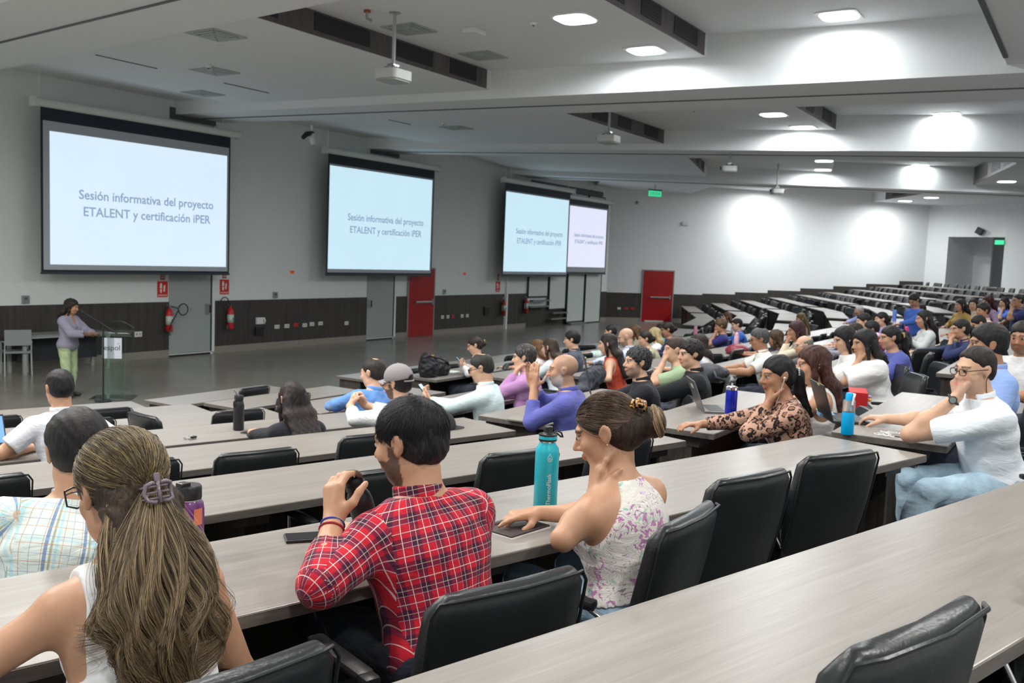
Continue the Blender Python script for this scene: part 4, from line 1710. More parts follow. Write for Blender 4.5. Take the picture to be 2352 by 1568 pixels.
    # cuffs at the sleeve ends of a long shirt
    # trousers
    if legs:
        tp = [grow(p, .012) for p in legp] + [grow(tor_pr[0], .008)]
        pm = cloth('denim', tuple(pants))
        def tf(Pt):
            d = sdf(tp, Pt)
            for q in (-1, 1): pass
            d = np.maximum(d, (Pt - V3(0, 0, P[2] + .09)) @ V3(0, 0, 1)) if not stand else np.maximum(d, (Pt - V3(0, 0, P[2] + .10)) @ V3(0, 0, 1))
            return np.maximum(d, -(Pt[:, 2] - .085))
        def tfold(Pt): return .0035 * np.sin(Pt[:, 1] * 55 + 3 * np.sin(Pt[:, 0] * 40 + ph[5]) + Pt[:, 2] * 40)
        Vt, Fc = mesh_fn(tf, bounds(tp, .012), max(h, .009), tfold)
        np_mesh('trousers', Vt, Fc, pm, root)
        for q in (-1, 1):
            an = leg_j[q][2]
            sp = [el(an + V3(0, .055, -.045), V3(.045, .125, .040) * S_, None, .02), el(an + V3(0, -.01, -.035), V3(.042, .05, .05) * S_, None, .02)]
            Vt, Fc = mesh_fn(lambda Pt: np.maximum(sdf(sp, Pt), -(Pt[:, 2] - .004)), bounds(sp, .01), max(h, .010))
            np_mesh('shoe', Vt, Fc, M_BLK, root)

# ------------------------------------------------------------ the audience
def ph(p, **kw): return dict(p=p, **kw)


BLU = (.10, .25, .62)
hl = person('hl', 'A', 6, (1.27, 1.80, 2.07), 'person with long highlighted hair in a claw clip and white top',
            hy=.18, hp=.30, lx=-.01, g=1.12, fem=True, skin='m', hair=None, top=('plain', (.82, .83, .84)), slv='none', collar=False,
            L=ph('rest', E=(.93, 1.86, 1.73), W=(.98, 2.10, 1.745), F=(.5, .8, 0), world=True), R=ph('rest', hint=(.5, -.3, -1)), hs=1.03,
            extras=dict(strap=.112, strapn=.10, armhole=.20), chair_w=(1.17, 1.54, .1), horz=.16)
red = person('red', 'A', 6, (2.08, 1.63, 2.08), 'person in a red tartan shirt raising a black flask',
             hy=.42, hp=.22, lx=-.03, g=1.2, skin='m', hair='short', hc=(.013, .013, .015), hhi=(.05, .05, .06), top=('redplaid', (.55, .012, .03)), slv='rolled',
             L=ph('rest', E=(1.72, 1.62, 1.77), W=(1.86, 1.71, 1.885), F=(.30, .25, .9), n=(.75, -.1, .1), curl=.75, world=True, thumb=1.1),
             R=ph('in', W=(2.20, 1.85, 1.75), F=(-.6, .5, .1), n=(0, 0, -1), curl=.5, world=True, hint=(.8, -.2, -1)), beard=((.03, .02, .018), .82), hs=1.02,
             extras=dict(folds=.006), chair_w=(1.92, 1.38, -.04), pants=(.03, .035, .05), horz=.13, hem=-.05)
flo = person('flo', 'A', 6, (2.69, 1.31, 2.07), 'person in a white floral top with a hair bun',
             hy=.62, hp=.36, lx=-.05, g=1.1, fem=True, skin='m', hair=None, hc=(.03, .018, .013), top=('floral', (.80, .77, .72)), slv='none', collar=False,
             L=ph('cheek', E=(2.47, 1.33, 1.765), world=True), R=ph('fwd', W=(2.70, 1.56, 1.755), F=(-.75, .45, -.05), n=(0, 0, -1), curl=(.15, .7, .8, .9), world=True, hint=(.5, -.2, -1)),
             extras=dict(strap=.062, strapn=.62, armhole=.215), chair_w=(2.67, 1.29, .30), horz=.08, pants=(.35, .52, .68), hem=.06)
ws = person('ws', 'B', 6, (5.45, .53, 2.12), 'person in a white short-sleeved shirt, glasses and black watch',
            yaw=.55, hy=.30, hp=.12, lx=-.02, g=1.32, skin='l', hair='thin', hc=(.022, .017, .015), top=('plain', (.80, .86, .92)), slv='short',
            L=ph('mouth', E=(5.32, .80, 1.76), world=True), R=ph('type', W=(5.78, 1.0, 1.76), F=(-.05, 1, -.05), n=(0, 0, -1), curl=.5, world=True, hint=(.8, -.3, -.6)),
            extras=dict(folds=.006, kneeL=(-.16, .44, .53), ankL=(-.15, .60, .12)), pants=(.42, .58, .70), chairoff=(0, -.14, 0), beard=((.12, .09, .075), .25), nochair=False)
person('plaid', 'A', 5, (1.75, 2.70, 1.95), 'person in a pale multicoloured checked shirt at the left edge', hy=-.12, hp=.25, lx=.16, g=1.25, skin='m', hair='short+full',
       hc=(.014, .013, .014), top=('lightplaid', (.74, .82, .78)), slv='short', extras=dict(folds=.006), L='in', R='in', seedv=3, nochair=True, hs=1.04)
person('boy', 'A', 3, (3.54, 5.65, 1.65), 'person in a white faintly checked shirt at a tablet', hy=.1, hp=.25, lx=.0, g=1.02, skin='m', hair='short', hc=(.014, .013, .014),
       top=('check', (.80, .80, .82), (.60, .70, .85), (.6, .45, .45)), slv='short', L=ph('rest'), R=ph('rest'), nochair=True, seedv=5)
person('blk', 'A', 3, (4.62, 4.66, 1.58), 'person in black with very long brown-ended dark hair', hy=.05, hp=.1, fem=True, skin='m', hair='verylong', hc=(.016, .012, .014), hhi=(.07, .03, .02),
       top=('plain', (.012, .013, .018)), slv='long', L='in', R='in', nochair=True, seedv=6)
person('blue', 'A', 2, (6.45, 5.50, 1.52), 'person with a bald crown in a bright blue shirt', yaw=.1, hy=.35, hp=.2, lx=.10, g=1.22, skin='l', hair='bald_top', hc=(.03, .025, .022),
       top=('plain', (.13, .29, .66)), slv='long', L=ph('in'), R='in', extras=dict(folds=.007), hs=1.08, scale=1.03)
cap = person('cap', 'A', 3, (5.27, 4.26, 1.67), 'person in a grey baseball cap and white shirt with hands clasped', yaw=.0, hy=.45, hp=.1, lx=0, g=1.0, skin='l', hair='short', hc=(.012, .01, .01),
             top=('plain', (.80, .82, .82)), slv='rolled', L=ph('rest', W=(-.13, .50, .97), F=(.5, .2, .8), n=(.6, -.3, -.2), curl=1.1), R=ph('rest', W=(-.02, .52, .97), F=(-.5, .2, .8), n=(-.6, -.3, -.2), curl=1.1), beard=((.02, .015, .012), .85))
cyan = person('cyan', 'B', 3, (6.65, 4.46, 1.65), 'person in a pale mint shirt and dark glasses, holding a phone', yaw=.30, hy=.22, hp=.35, g=1.22, skin='l', hair='bald_top', hc=(.03, .028, .028),
              top=('plain', (.66, .80, .82)), slv='long', L='phone', R='in', extras=dict(folds=.008), seedv=8)
wfl = person('wfl', 'B', 1, (11.0, 7.5, 1.33), 'person in a white ribbed top with a gold hair clip', yaw=.5, hy=.2, hp=.35, fem=True, skin='l', hair='bun', hc=(.03, .02, .016),
             top=('plain', (.78, .78, .78)), slv='long', collar=False, L='phone', R='phone')
person('purp', 'B', 3, (7.6, 4.61, 1.66), 'person in a mauve pink shirt with greying hair, chin on hand', yaw=.3, hy=.15, hp=.1, g=1.12, skin='l', hair='short+full', hc=(.035, .033, .034), hhi=(.22, .21, .20),
       top=('plain', (.48, .25, .50)), slv='long', L='chin', R='in', extras=dict(folds=.006))
bald = person('bald', 'B', 4, (5.91, 3.25, 1.81), 'bald person with a grey beard in a violet blue shirt', yaw=.25, hy=.28, hp=.05, g=1.2, skin='m', hair=None, grey=((.30, .22, .17), .45),
              beard=((.50, .47, .44), .75), top=('plain', (.115, .125, .42)), slv='rolled', L=ph('rest', E=(5.72, 3.38, 1.44), W=(5.80, 3.42, 1.68), F=(-.05, .0, 1), n=(.8, .0, 0), curl=.12, world=True, thumb=1.2),
              R=ph('rest', W=(5.90, 3.50, 1.68), F=(-.3, .0, 1), n=(-.8, 0, 0), curl=.12, world=True), extras=dict(folds=.005), seedv=11, h=.0085)
person('pinkf', 'B', 1, (11.75, 6.92, 1.30), 'person with fair brown hair in a pale pink patterned top', yaw=.2, fem=True, skin='l', hair='mid', hc=(.12, .06, .025), top=('dots', (.80, .70, .70), (.6, .35, .35)), collar=False, slv='short')
person('brw', 'B', 2, (10.3, 5.87, 1.48), 'person with straight brown hair in a white top, third row', yaw=.1, fem=True, skin='l', hair='long', hc=(.035, .022, .015), hhi=(.10, .065, .04), top=('plain', (.72, .78, .84)), slv='long', collar=False)
person('grey', 'B', 2, (11.4, 6.15, 1.50), 'person with black hair in a slate grey shirt', yaw=.25, hy=.15, hp=.15, g=1.1, skin='l', hair='short+full', hc=(.012, .012, .013), top=('plain', (.085, .095, .13)), slv='long', R='in')
person('redt', 'B', 3, (9.86, 4.84, 1.64), 'person with very long dark hair in a sleeveless rust red top', yaw=.25, hy=.1, fem=True, skin='l', hair='verylong', hc=(.02, .013, .012), top=('plain', (.42, .06, .03)), slv='none', collar=False, extras=dict(strap=.10, strapn=.2))
person('mintm', 'B', 1, (14.9, 7.27, 1.36), 'person in a pale mint shirt half hidden behind long dark hair', yaw=.3, skin='l', hair='short', top=('plain', (.62, .74, .70)), slv='long')
person('baldb', 'B', 2, (12.16, 5.69, 1.53), 'bald person in a light blue shirt looking down', yaw=.35, hy=.2, hp=.35, g=1.15, skin='l', hair=None, grey=((.42, .26, .18), .3), beard=((.05, .035, .03), .6), top=('plain', (.55, .63, .85)), slv='long', R='in', hs=1.08)
person('curl', 'B', 1, (16.0, 7.32, 1.30), 'person with wavy light brown hair behind the bald head', yaw=.35, fem=True, skin='l', hair='mid+curly', hc=(.10, .055, .025), top=('plain', (.3, .28, .2)), slv='short')
person('olive', 'B', 2, (13.4, 5.94, 1.42), 'person with dark tied hair in an olive green top, in profile', yaw=.5, hy=.2, fem=True, skin='l', hair='bun', hc=(.02, .014, .012), top=('plain', (.38, .38, .24)), slv='long', collar=False)
person('blond', 'B', 1, (15.55, 6.72, 1.32), 'person with blond hair in a bright white top', yaw=.4, fem=True, skin='l', hair='mid+full', hc=(.42, .33, .16), top=('plain', (.85, .85, .86)), slv='short', collar=False)
person('navyc', 'B', 2, (14.7, 6.12, 1.49), 'person in a navy top with a white clip in dark hair', yaw=.5, hy=.1, hp=.3, fem=True, skin='t', hair='bun', hc=(.014, .01, .01), top=('plain', (.015, .03, .09)), slv='long', collar=False)
person('mintb', 'B', 1, (17.0, 7.22, 1.30), 'person in a turquoise mint garment behind the navy top', yaw=.2, fem=True, skin='l', hair='long', top=('plain', (.18, .48, .40)), slv='long', collar=False)
person('clip', 'B', 4, (6.88, 3.11, 1.81), 'person with greying hair in a black shirt behind a clipboard', yaw=.50, hy=.38, hp=.0, g=1.15, skin='l', hair='short+full+curly', hc=(.03, .03, .032), hhi=(.12, .12, .12), beard=((.14, .12, .11), .6),
       top=('plain', (.013, .014, .02)), slv='long', L='rest', R='in', seedv=13)
person('green', 'B', 4, (8.5, 3.45, 1.78), 'person in a sage green T-shirt, hand at the face', yaw=.35, hy=.3, hp=.1, g=1.05, skin='l', hair='short', hc=(.05, .032, .024), top=('plain', (.34, .46, .29)), collar=False, L='mouth', R='in', seedv=14)
person('suit', 'B', 4, (7.62, 2.95, 1.84), 'person in a black suit jacket with thick dark hair', yaw=.45, hy=.45, hp=.08, g=1.3, skin='l', hair='short+full+curly', hc=(.018, .016, .016), top=('plain', (.014, .016, .019)), slv='long', L='in', R='lap', extras=dict(jacket=True, folds=.007, loose=.008), seedv=15)
person('mask', 'B', 3, (10.99, 4.16, 1.62), 'person with curly dark hair just above the black suit', yaw=.4, fem=True, skin='l', hair='mid+curly', hc=(.025, .018, .015), top=('plain', (.7, .7, .68)), slv='short', R='chin')
person('navy', 'B', 2, (16.38, 5.79, 1.51), 'person with sandy curly hair in a navy T-shirt, eating', yaw=.45, hy=.1, hp=.25, skin='t', hair='short+curly', hc=(.11, .065, .03), top=('plain', (.03, .03, .16)), collar=False, L='mouth', R='rest')
person('blue2', 'B', 2, (17.66, 5.92, 1.47), 'person with dark hair in a royal blue shirt', yaw=.45, hy=.15, hp=.2, skin='l', hair='short', top=('plain', (.04, .15, .55)), slv='long', L='rest', R='in')
person('beh', 'B', 1, (22.2, 7.70, 1.35), 'person with reddish hair far behind the sandy-haired person', yaw=.4, fem=True, skin='l', hair='mid', hc=(.08, .03, .02), top=('plain', (.5, .5, .5)))
polo = person('polo', 'B', 4, (10.5, 3.25, 1.79), 'person with grey hair and glasses in a white polo shirt', yaw=.45, hy=.15, hp=.25, g=1.2, skin='t', hair='bald_top+full', hc=(.07, .068, .068), hhi=(.2, .2, .2), top=('plain', (.80, .80, .76)), L='fwd', R='fwd', seedv=16)
person('curl2', 'B', 3, (13.9, 4.06, 1.55), 'person with long wavy brown hair behind the white polo shirt', yaw=.3, fem=True, skin='t', hair='long+curly', hc=(.06, .035, .02), top=('plain', (.05, .04, .05)), slv='long')
person('mauve', 'B', 4, (12.09, 3.27, 1.81), 'person with mahogany hair in a cream jacket holding up one hand', yaw=.5, hy=.1, fem=True, skin='t', hair='mid+full', hc=(.045, .016, .018), top=('plain', (.62, .55, .42)), slv='long', collar=False, L='mouth', R='in')
person('blf', 'C', 2, (19.9, 5.30, 1.55), 'person with long fair hair and bare shoulders, alone far off', yaw=.2, hy=.2, hp=.3, fem=True, skin='m', hair='long', hc=(.13, .09, .04), top=('plain', (.55, .45, .38)), slv='none', collar=False)
baldg = person('baldg', 'B', 4, (11.35, 2.97, 1.69), 'balding person with thin-rimmed glasses partly behind red-brown hair', yaw=.5, hy=.1, g=1.1, skin='l', hair='fringe', hc=(.20, .18, .15), top=('plain', (.12, .12, .16)), slv='long')
leo = person('leo', 'B', 5, (5.67, 1.63, 1.96), 'person in a leopard print blouse with white earphones', yaw=.55, hy=.30, hp=.14, g=1.2, fem=True, skin='t', hair='clip', hc=(.012, .011, .012), top=('leopard', (.50, .30, .22), (.28, .12, .07)), slv='half3',
             collar=False, L='chin', R='rest', extras=dict(folds=.006), seedv=17)
rb = person('rb', 'B', 5, (6.29, 1.58, 1.98), 'person with long red-brown hair in a white sleeveless top', yaw=.45, hy=.15, hp=.1, lx=0, g=1.15, fem=True, skin='m', hair='long+full', hc=(.05, .018, .015), hhi=(.14, .06, .035), top=('plain', (.80, .79, .78)), slv='none', collar=False,
            L='in', R='in', extras=dict(strap=.10, strapn=.3), seedv=18)
person('dw', 'B', 5, (9.60, 2.12, 1.93), 'person in a white blouse writing, straight dark hair hiding the face', yaw=.5, hy=.25, hp=.3, fem=True, skin='l', hair='mid+full', hc=(.014, .012, .013), top=('plain', (.80, .80, .80)), slv='long', collar=False, L='rest', R='write')
wb = person('wb', 'B', 5, (8.87, 1.78, 1.96), 'person in a loose white blouse, hand under the chin', yaw=.5, hy=.2, hp=.15, fem=True, skin='m', hair='mid+full', hc=(.014, .013, .014), top=('plain', (.80, .81, .80)), slv='half', collar=False, L='chin', R='in',
            extras=dict(loose=.018, sleeve=.03, folds=.008), g=1.15, seedv=19)
bb = person('bb', 'B', 5, (10.2, 1.80, 1.94), 'person in a violet blue blouse with a yellow hair flower', yaw=.5, hy=.15, hp=.15, fem=True, skin='m', hair='pony', hc=(.013, .011, .012), top=('plain', (.10, .12, .42)), slv='half', collar=False, L='rest', R='in', extras=dict(sleeve=.02, loose=.008), seedv=20)
person('silv', 'C', 3, (25.0, 5.2, 1.58), 'person with silver hair and a light blue shirt, far row', yaw=.6, skin='t', hair='short', hc=(.42, .42, .42), top=('plain', (.40, .46, .75)), slv='long', L='rest', hs=1.1)
person('m42', 'B', 4, (15.4, 3.13, 1.82), 'person with a ruddy face and dark hair beside the silver-haired person', yaw=.6, fem=False, skin='l', hair='short+full', hc=(.02, .016, .015), top=('plain', (.3, .2, .22)), slv='long', L='rest')
person('w43', 'B', 4, (16.4, 3.05, 1.82), 'person with dark tied hair in a small blue and red print', yaw=.6, fem=True, skin='l', hair='bun', top=('dots', (.3, .3, .6), (.5, .1, .2)), slv='long')
person('h44', 'B', 4, (13.41, 2.83, 1.77), 'person with dark brown hair, only the crown showing between white blouses', yaw=.4, fem=True, skin='l', hair='mid', hc=(.028, .02, .014), top=('plain', (.3, .3, .35)), slv='long')
person('h45', 'B', 4, (14.36, 2.80, 1.76), 'person with black hair in pale grey, bending over a desk', yaw=.4, skin='t', hair='short+full', hc=(.012, .012, .013), top=('plain', (.66, .72, .74)), slv='long')
person('lean', 'B', 4, (17.9, 2.80, 2.12), 'person in a bright blue jacket standing and leaning over a desk', yaw=.9, hy=.2, hp=.55, skin='t', hair='short', top=('plain', (.06, .14, .50)), slv='long', collar=False, stand=True, L='fwd', R='down', extras=dict(jacket=True))
person('w47', 'B', 4, (20.2, 3.03, 1.87), 'person with dark hair and glasses below the leaning blue jacket', yaw=.5, fem=False, skin='t', hair='short', top=('plain', (.03, .05, .2)), slv='long')
person('w48', 'B', 5, (14.03, 2.05, 1.98), 'person with long black hair in a light grey jacket', yaw=.5, fem=True, skin='m', hair='long', hc=(.012, .01, .01), top=('plain', (.52, .54, .54)), slv='long', L='phone', collar=False)
person('must', 'B', 5, (20.1, 2.30, 2.02), 'person in a mustard top with black hair, far right group', yaw=.8, fem=True, skin='m', hair='mid', top=('plain', (.42, .27, .08)), slv='long')
person('w50', 'B', 5, (21.1, 2.18, 2.02), 'person smiling in a cream top between mustard and dark red hair', yaw=1.3, hy=.2, fem=True, skin='l', hair='long', top=('plain', (.62, .52, .40)), slv='long')
person('r51', 'B', 5, (22.0, 2.00, 2.06), 'person with wavy dark red hair at the far right group', yaw=.7, fem=True, skin='m', hair='mid+curly', hc=(.05, .012, .012), top=('plain', (.3, .2, .3)), slv='long')
person('pink', 'B', 5, (16.4, 1.55, 2.06), 'person in a pale pink shirt looking back to the left', yaw=.6, hy=.2, g=1.05, skin='t', hair='short+full', top=('plain', (.72, .56, .50)), slv='short')
person('pclip', 'B', 5, (12.6, 1.42, 1.95), 'person with a pink claw clip in a dark ponytail', yaw=.5, fem=True, skin='m', hair='pony', top=('plain', (.03, .04, .12)), slv='long', L='mouth', R='rest')
person('mustb', 'B', 5, (14.9, 1.45, 1.92), 'person in a mustard brown top bending forward', yaw=.5, hp=.5, skin='m', hair='short', top=('plain', (.30, .21, .07)), slv='long')
person('b54', 'B', 5, (23.4, 1.80, 2.02), 'person in a blue top with black hair near the right edge', yaw=.8, fem=True, skin='m', hair='mid', top=('plain', (.08, .16, .55)), slv='short', L='chin')
person('n55', 'B', 6, (19.6, 1.29, 2.17), 'person with thin dark hair in navy at the right edge', yaw=.6, g=1.2, skin='t', hair='thin', top=('plain', (.03, .035, .12)), slv='short', L='mouth')
person('lb', 'B', 6, (6.35, .56, 2.20), 'person with thick dark hair in a light blue shirt', yaw=.45, hy=-.05, hp=.1, g=1.3, skin='t', hair='short+full', hc=(.013, .013, .014), top=('plain', (.27, .40, .75)), slv='short', L='in', R='in', extras=dict(folds=.006), seedv=21)
person('re', 'B', 6, (8.05, .48, 2.16), 'person in a white shirt cut off by the right edge', yaw=1.0, hy=.35, g=1.05, skin='t', hair='short', top=('plain', (.75, .77, .78)), slv='short', beard=((.05, .04, .03), .5))
person('blkm', 'B', 6, (9.7, .85, 1.86), 'person in black bending low over a lilac notebook', yaw=.5, hp=.5, fem=True, skin='l', hair='pony+full', hc=(.010, .010, .011), top=('plain', (.010, .010, .012)), slv='long', L='fwd', R='rest')
# the speaker at the lectern
SECN['S'] = (0.0, 1.0); SECC['S'] = lambda k: 99.0; SECA['S'] = 0.0
spk = person('spk', 'S', 0, (9.18, 14.30, 1.50), 'person in a lilac blazer and pale green trousers at the lectern', yaw=-2.72, hy=.1, hp=.18, fem=True, skin='t', hair='mid+curly', hc=(.02, .014, .012),
             top=('plain', (.27, .26, .34)), slv='half3', collar=False, stand=True, L=ph('rest', W=(-.05, .42, 1.08), F=(.4, .8, 0)), R=ph('rest', W=(.12, .42, 1.08), F=(-.4, .8, 0)),
             pants=(.42, .52, .30), extras=dict(jacket=True, loose=.012, sleeve=.008, vneck=True, hemz=-.06), h=.010, g=1.1, nochair=True)

# ------------------------------------------------------------ hair fibres for the people nearest the camera
def ell_pt(D, s=1.0, rad=(.085, .1055, .091), c=(0, -.018, .040)):
    return np.array(c) + D * np.array(rad) * s


def slerp(a, b, t):
    d = np.clip((a * b).sum(-1), -1, 1)[:, None, None]
    w = np.arccos(d); sw = np.sin(w) + 1e-6
    t = t[None, :, None]
    return np.sin((1 - t) * w) / sw * a[:, None] + np.sin(t * w) / sw * b[:, None]


def tohead(I, Q):
    return I['H'] + (Q * I['s']) @ I['Rh'].T


def hcols(n, rs, dark, light, frac):
    w = np.clip(rs.rand(n) ** (1 / max(frac, .05)) if False else (rs.rand(n) < frac) * rs.rand(n) * .9 + rs.rand(n) * .14, 0, 1)[:, None]
    return np.array(dark) * (1 - w) + np.array(light) * w


def long_clip_hair(I):
    rs = np.random.RandomState(11)
    H, Rh, s = I['H'], I['Rh'], I['s']
    root = I['root']; Nk, t, f, r = I['Nk'], I['t'], I['f'], I['r']
    hp_ = I['hp']
    clipq = np.array([0.0, -.125, -.020])
    he = lambda c, rr, k=.02: el(hp_(*c), V3(*rr) * s, Rh, k * s)
    cap_ = [he((0, -.018, .040), (.083, .103, .089), .01), he((0, -.06, -.03), (.073, .062, .065), .04)]
    bk = lambda dz, dx, o=0.0: Nk - t * dz + r * dx - f * (.128 + o)
    mass = []
    C0 = hp_(*clipq)
    for x in (-.07, -.045, -.02, .015, .045, .07):
        a = hp_(x * .8, -.085, -.05)
        b = bk(.02, x * 1.05, .0)
        c = bk(.11 + .02 * math.sin(x * 60), x * 1.0, -.002)
        d = bk(.19 + .03 * math.sin(x * 50), x * .9, -.008)
        mass += [rc(a, b, .030, .028, .03), rc(b, c, .028, .022, .03), rc(c, d, .022, .010, .03)]
    def fn(P):
        d = sdf(cap_, P)
        d = np.maximum(d, (P - hp_(0, .088, .060)) @ (Rh @ nrm(V3(0, 1, -.85))))
        return smin(d, sdf(mass, P), .025)
    def disp(P):
        q = (P - H) @ Rh
        return .0022 * (np.sin(q[:, 0] * 260 + 5 * np.sin(q[:, 2] * 26)) + np.sin(q[:, 0] * 150 + 4 * np.sin(q[:, 2] * 33 + 1)))
    Vt, Fc = mesh_fn(fn, bounds(cap_ + mass, .02), .006, disp)
    hair = np_mesh('hair', Vt, Fc, hair_mat((.040, .026, .016), (.09, .062, .034)), root)
    tt = np.linspace(0, 1, 16)
    # over the skull to the clip
    n = 7000
    az = rs.uniform(-150, 150, n) * PI / 180
    elv = rs.uniform(-30, 78, n) * PI / 180
    a = np.stack([np.sin(az) * np.cos(elv), np.cos(az) * np.cos(elv), np.sin(elv)], -1)
    keep = ~((a[:, 1] > .35) & (a[:, 2] < .30))
    a = a[keep]; n = len(a)
    b = np.tile(nrm(np.array([0, -.86, -.50])), (n, 1)) + rs.normal(0, .05, (n, 3)) * np.array([1.6, .3, .6])
    b /= np.linalg.norm(b, axis=1, keepdims=True)
    D = slerp(a, b, tt)
    lift = (1.0 + rs.rand(n)[:, None] * .035 + .05 * np.sin(tt * PI)[None] * (rs.rand(n)[:, None]))[..., None]
    Q = np.array([0, -.018, .040]) + D * np.array([.0855, .1065, .0915]) * lift
    Q += rs.normal(0, .0006, Q.shape)
    Pp = tohead(I, Q)
    cols = hcols(n, rs, (.035, .023, .015), (.52, .38, .17), .42)
    strands('hair_fibres', Pp, np.full(16, .00052), cols, hair)
    # falling hair below the clip and from behind the ears
    m = 22
    tt = np.linspace(0, 1, m)
    n = 11500
    x0 = rs.uniform(-1, 1, n)
    grp = rs.rand(n)
    S = np.zeros((n, 3)); 
    fromclip = grp < .55
    S[:] = tohead(I, np.stack([x0 * .075, -.085 - .028 * (1 - x0 ** 2) + 0 * x0, -.055 + rs.rand(n) * .03], -1))
    Sc = tohead(I, np.stack([x0 * .018, -.135 + 0 * x0, -.030 + .012 * rs.randn(n)], -1))
    S[fromclip] = Sc[fromclip]
    xe = x0 * (.088 + .02 * rs.rand(n)) + rs.normal(0, .010, n)
    clump = np.round(xe / .014) * .014
    xe_ = xe * .55 + clump * .45
    dzl = .235 + .05 * np.sin(clump * 77) - .09 * np.abs(xe) / .13 + rs.normal(0, .022, n)
    mid1 = np.stack([bk(.015, 0) + r * (x * 1.15) for x in xe])
    mid2 = np.stack([bk(.15, 0) + r * (x * 1.2) for x in xe])
    end = np.stack([bk(0, 0, -.012) + r * x - t * dz for x, dz in zip(xe_, dzl)])
    off = (rs.rand(n) * .034)[:, None]
    mid1 -= f * (off + .020); mid2 -= f * (off + .022); end -= f * off * .5
    # cubic through the four points
    P0, P1, P2, P3 = S, S + (mid1 - S) * .55 + 0, mid2, end
    c = tt[None, :, None]
    cat = ((1 - c) ** 3) * P0[:, None] + 3 * ((1 - c) ** 2) * c * (mid1 * 1.25 - P0 * .25)[:, None] + 3 * (1 - c) * c ** 2 * mid2[:, None] + c ** 3 * P3[:, None]
    ph_ = clump * 90 + rs.rand(n) * .9
    w = np.sin(c[..., 0] * 13 + ph_[:, None]) * (.004 + .013 * c[..., 0])
    w2 = np.cos(c[..., 0] * 11 + ph_[:, None] * 1.3) * (.002 + .006 * c[..., 0])
    cat = cat + w[..., None] * r + w2[..., None] * f
    cur = np.clip(c[..., 0] - .82, 0, 1) ** 2 * 1.2 * np.sign(np.sin(clump * 61))[:, None]
    cat = cat + cur[..., None] * r
    cols = hcols(n, rs, (.060, .038, .024), (.60, .44, .24), .62)
    grad = np.clip(c * 1.3, 0, 1) * .35
    cc = np.repeat(cols[:, None], m, 1) * (1 - grad) + np.array([.26, .18, .11]) * grad * (.6 + .8 * rs.rand(n, 1, 1))
    strands('hair_fibres', cat, np.linspace(.00058, .0003, m), cc, hair)
    # claw clip
    cm = plain('clip_mauve', (.20, .165, .19), .22, var=0)
    k = MB()
    for q in (-1, 1):
        pts = [(q * .004, -.002, .018), (q * .016, -.012, .020), (q * .027, -.008, .016), (q * .030, .0, 0), (q * .027, -.008, -.016), (q * .016, -.012, -.020), (q * .004, -.002, -.018)]
        k.tube(pts, .0042, 8)
        for z in (-.012, 0, .012): k.tube([(q * .004, -.006, z), (q * .018, -.008, z), (q * .030, .004, z), (q * .026, .022, z)], .0026, 6)
    k.tube([(0, -.006, -.022), (0, -.006, .022)], .0045, 8)
    k.box((0, -.006, .030), (.012, .006, .018), bev=.002)
    vs = [tohead(I, np.array([clipq + np.array([v[0] * 1.0, v[1] - .022, v[2]])]))[0] for v in k.v]
    k.v = [tuple(v) for v in vs]
    k.build('claw_clip', cm, hair, smooth=True)
    gl = MB()
    gl.tube([tuple(hp_(-.080, -.01, .012)), tuple(hp_(-.084, .04, .014)), tuple(hp_(-.074, .09, .012))], .0018, 6)
    gl.tube([tuple(hp_(-.075, .092, .020)), tuple(hp_(-.052, .100, .026)), tuple(hp_(-.02, .108, .02)), tuple(hp_(-.02, .106, -.012)), tuple(hp_(-.05, .098, -.02)), tuple(hp_(-.075, .090, -.012)), tuple(hp_(-.075, .092, .020))], .0022, 6)
    gl.tube([tuple(hp_(.080, -.01, .012)), tuple(hp_(.084, .04, .014)), tuple(hp_(.074, .09, .012))], .0018, 6)
    gl.build('glasses', M_BLK, root)


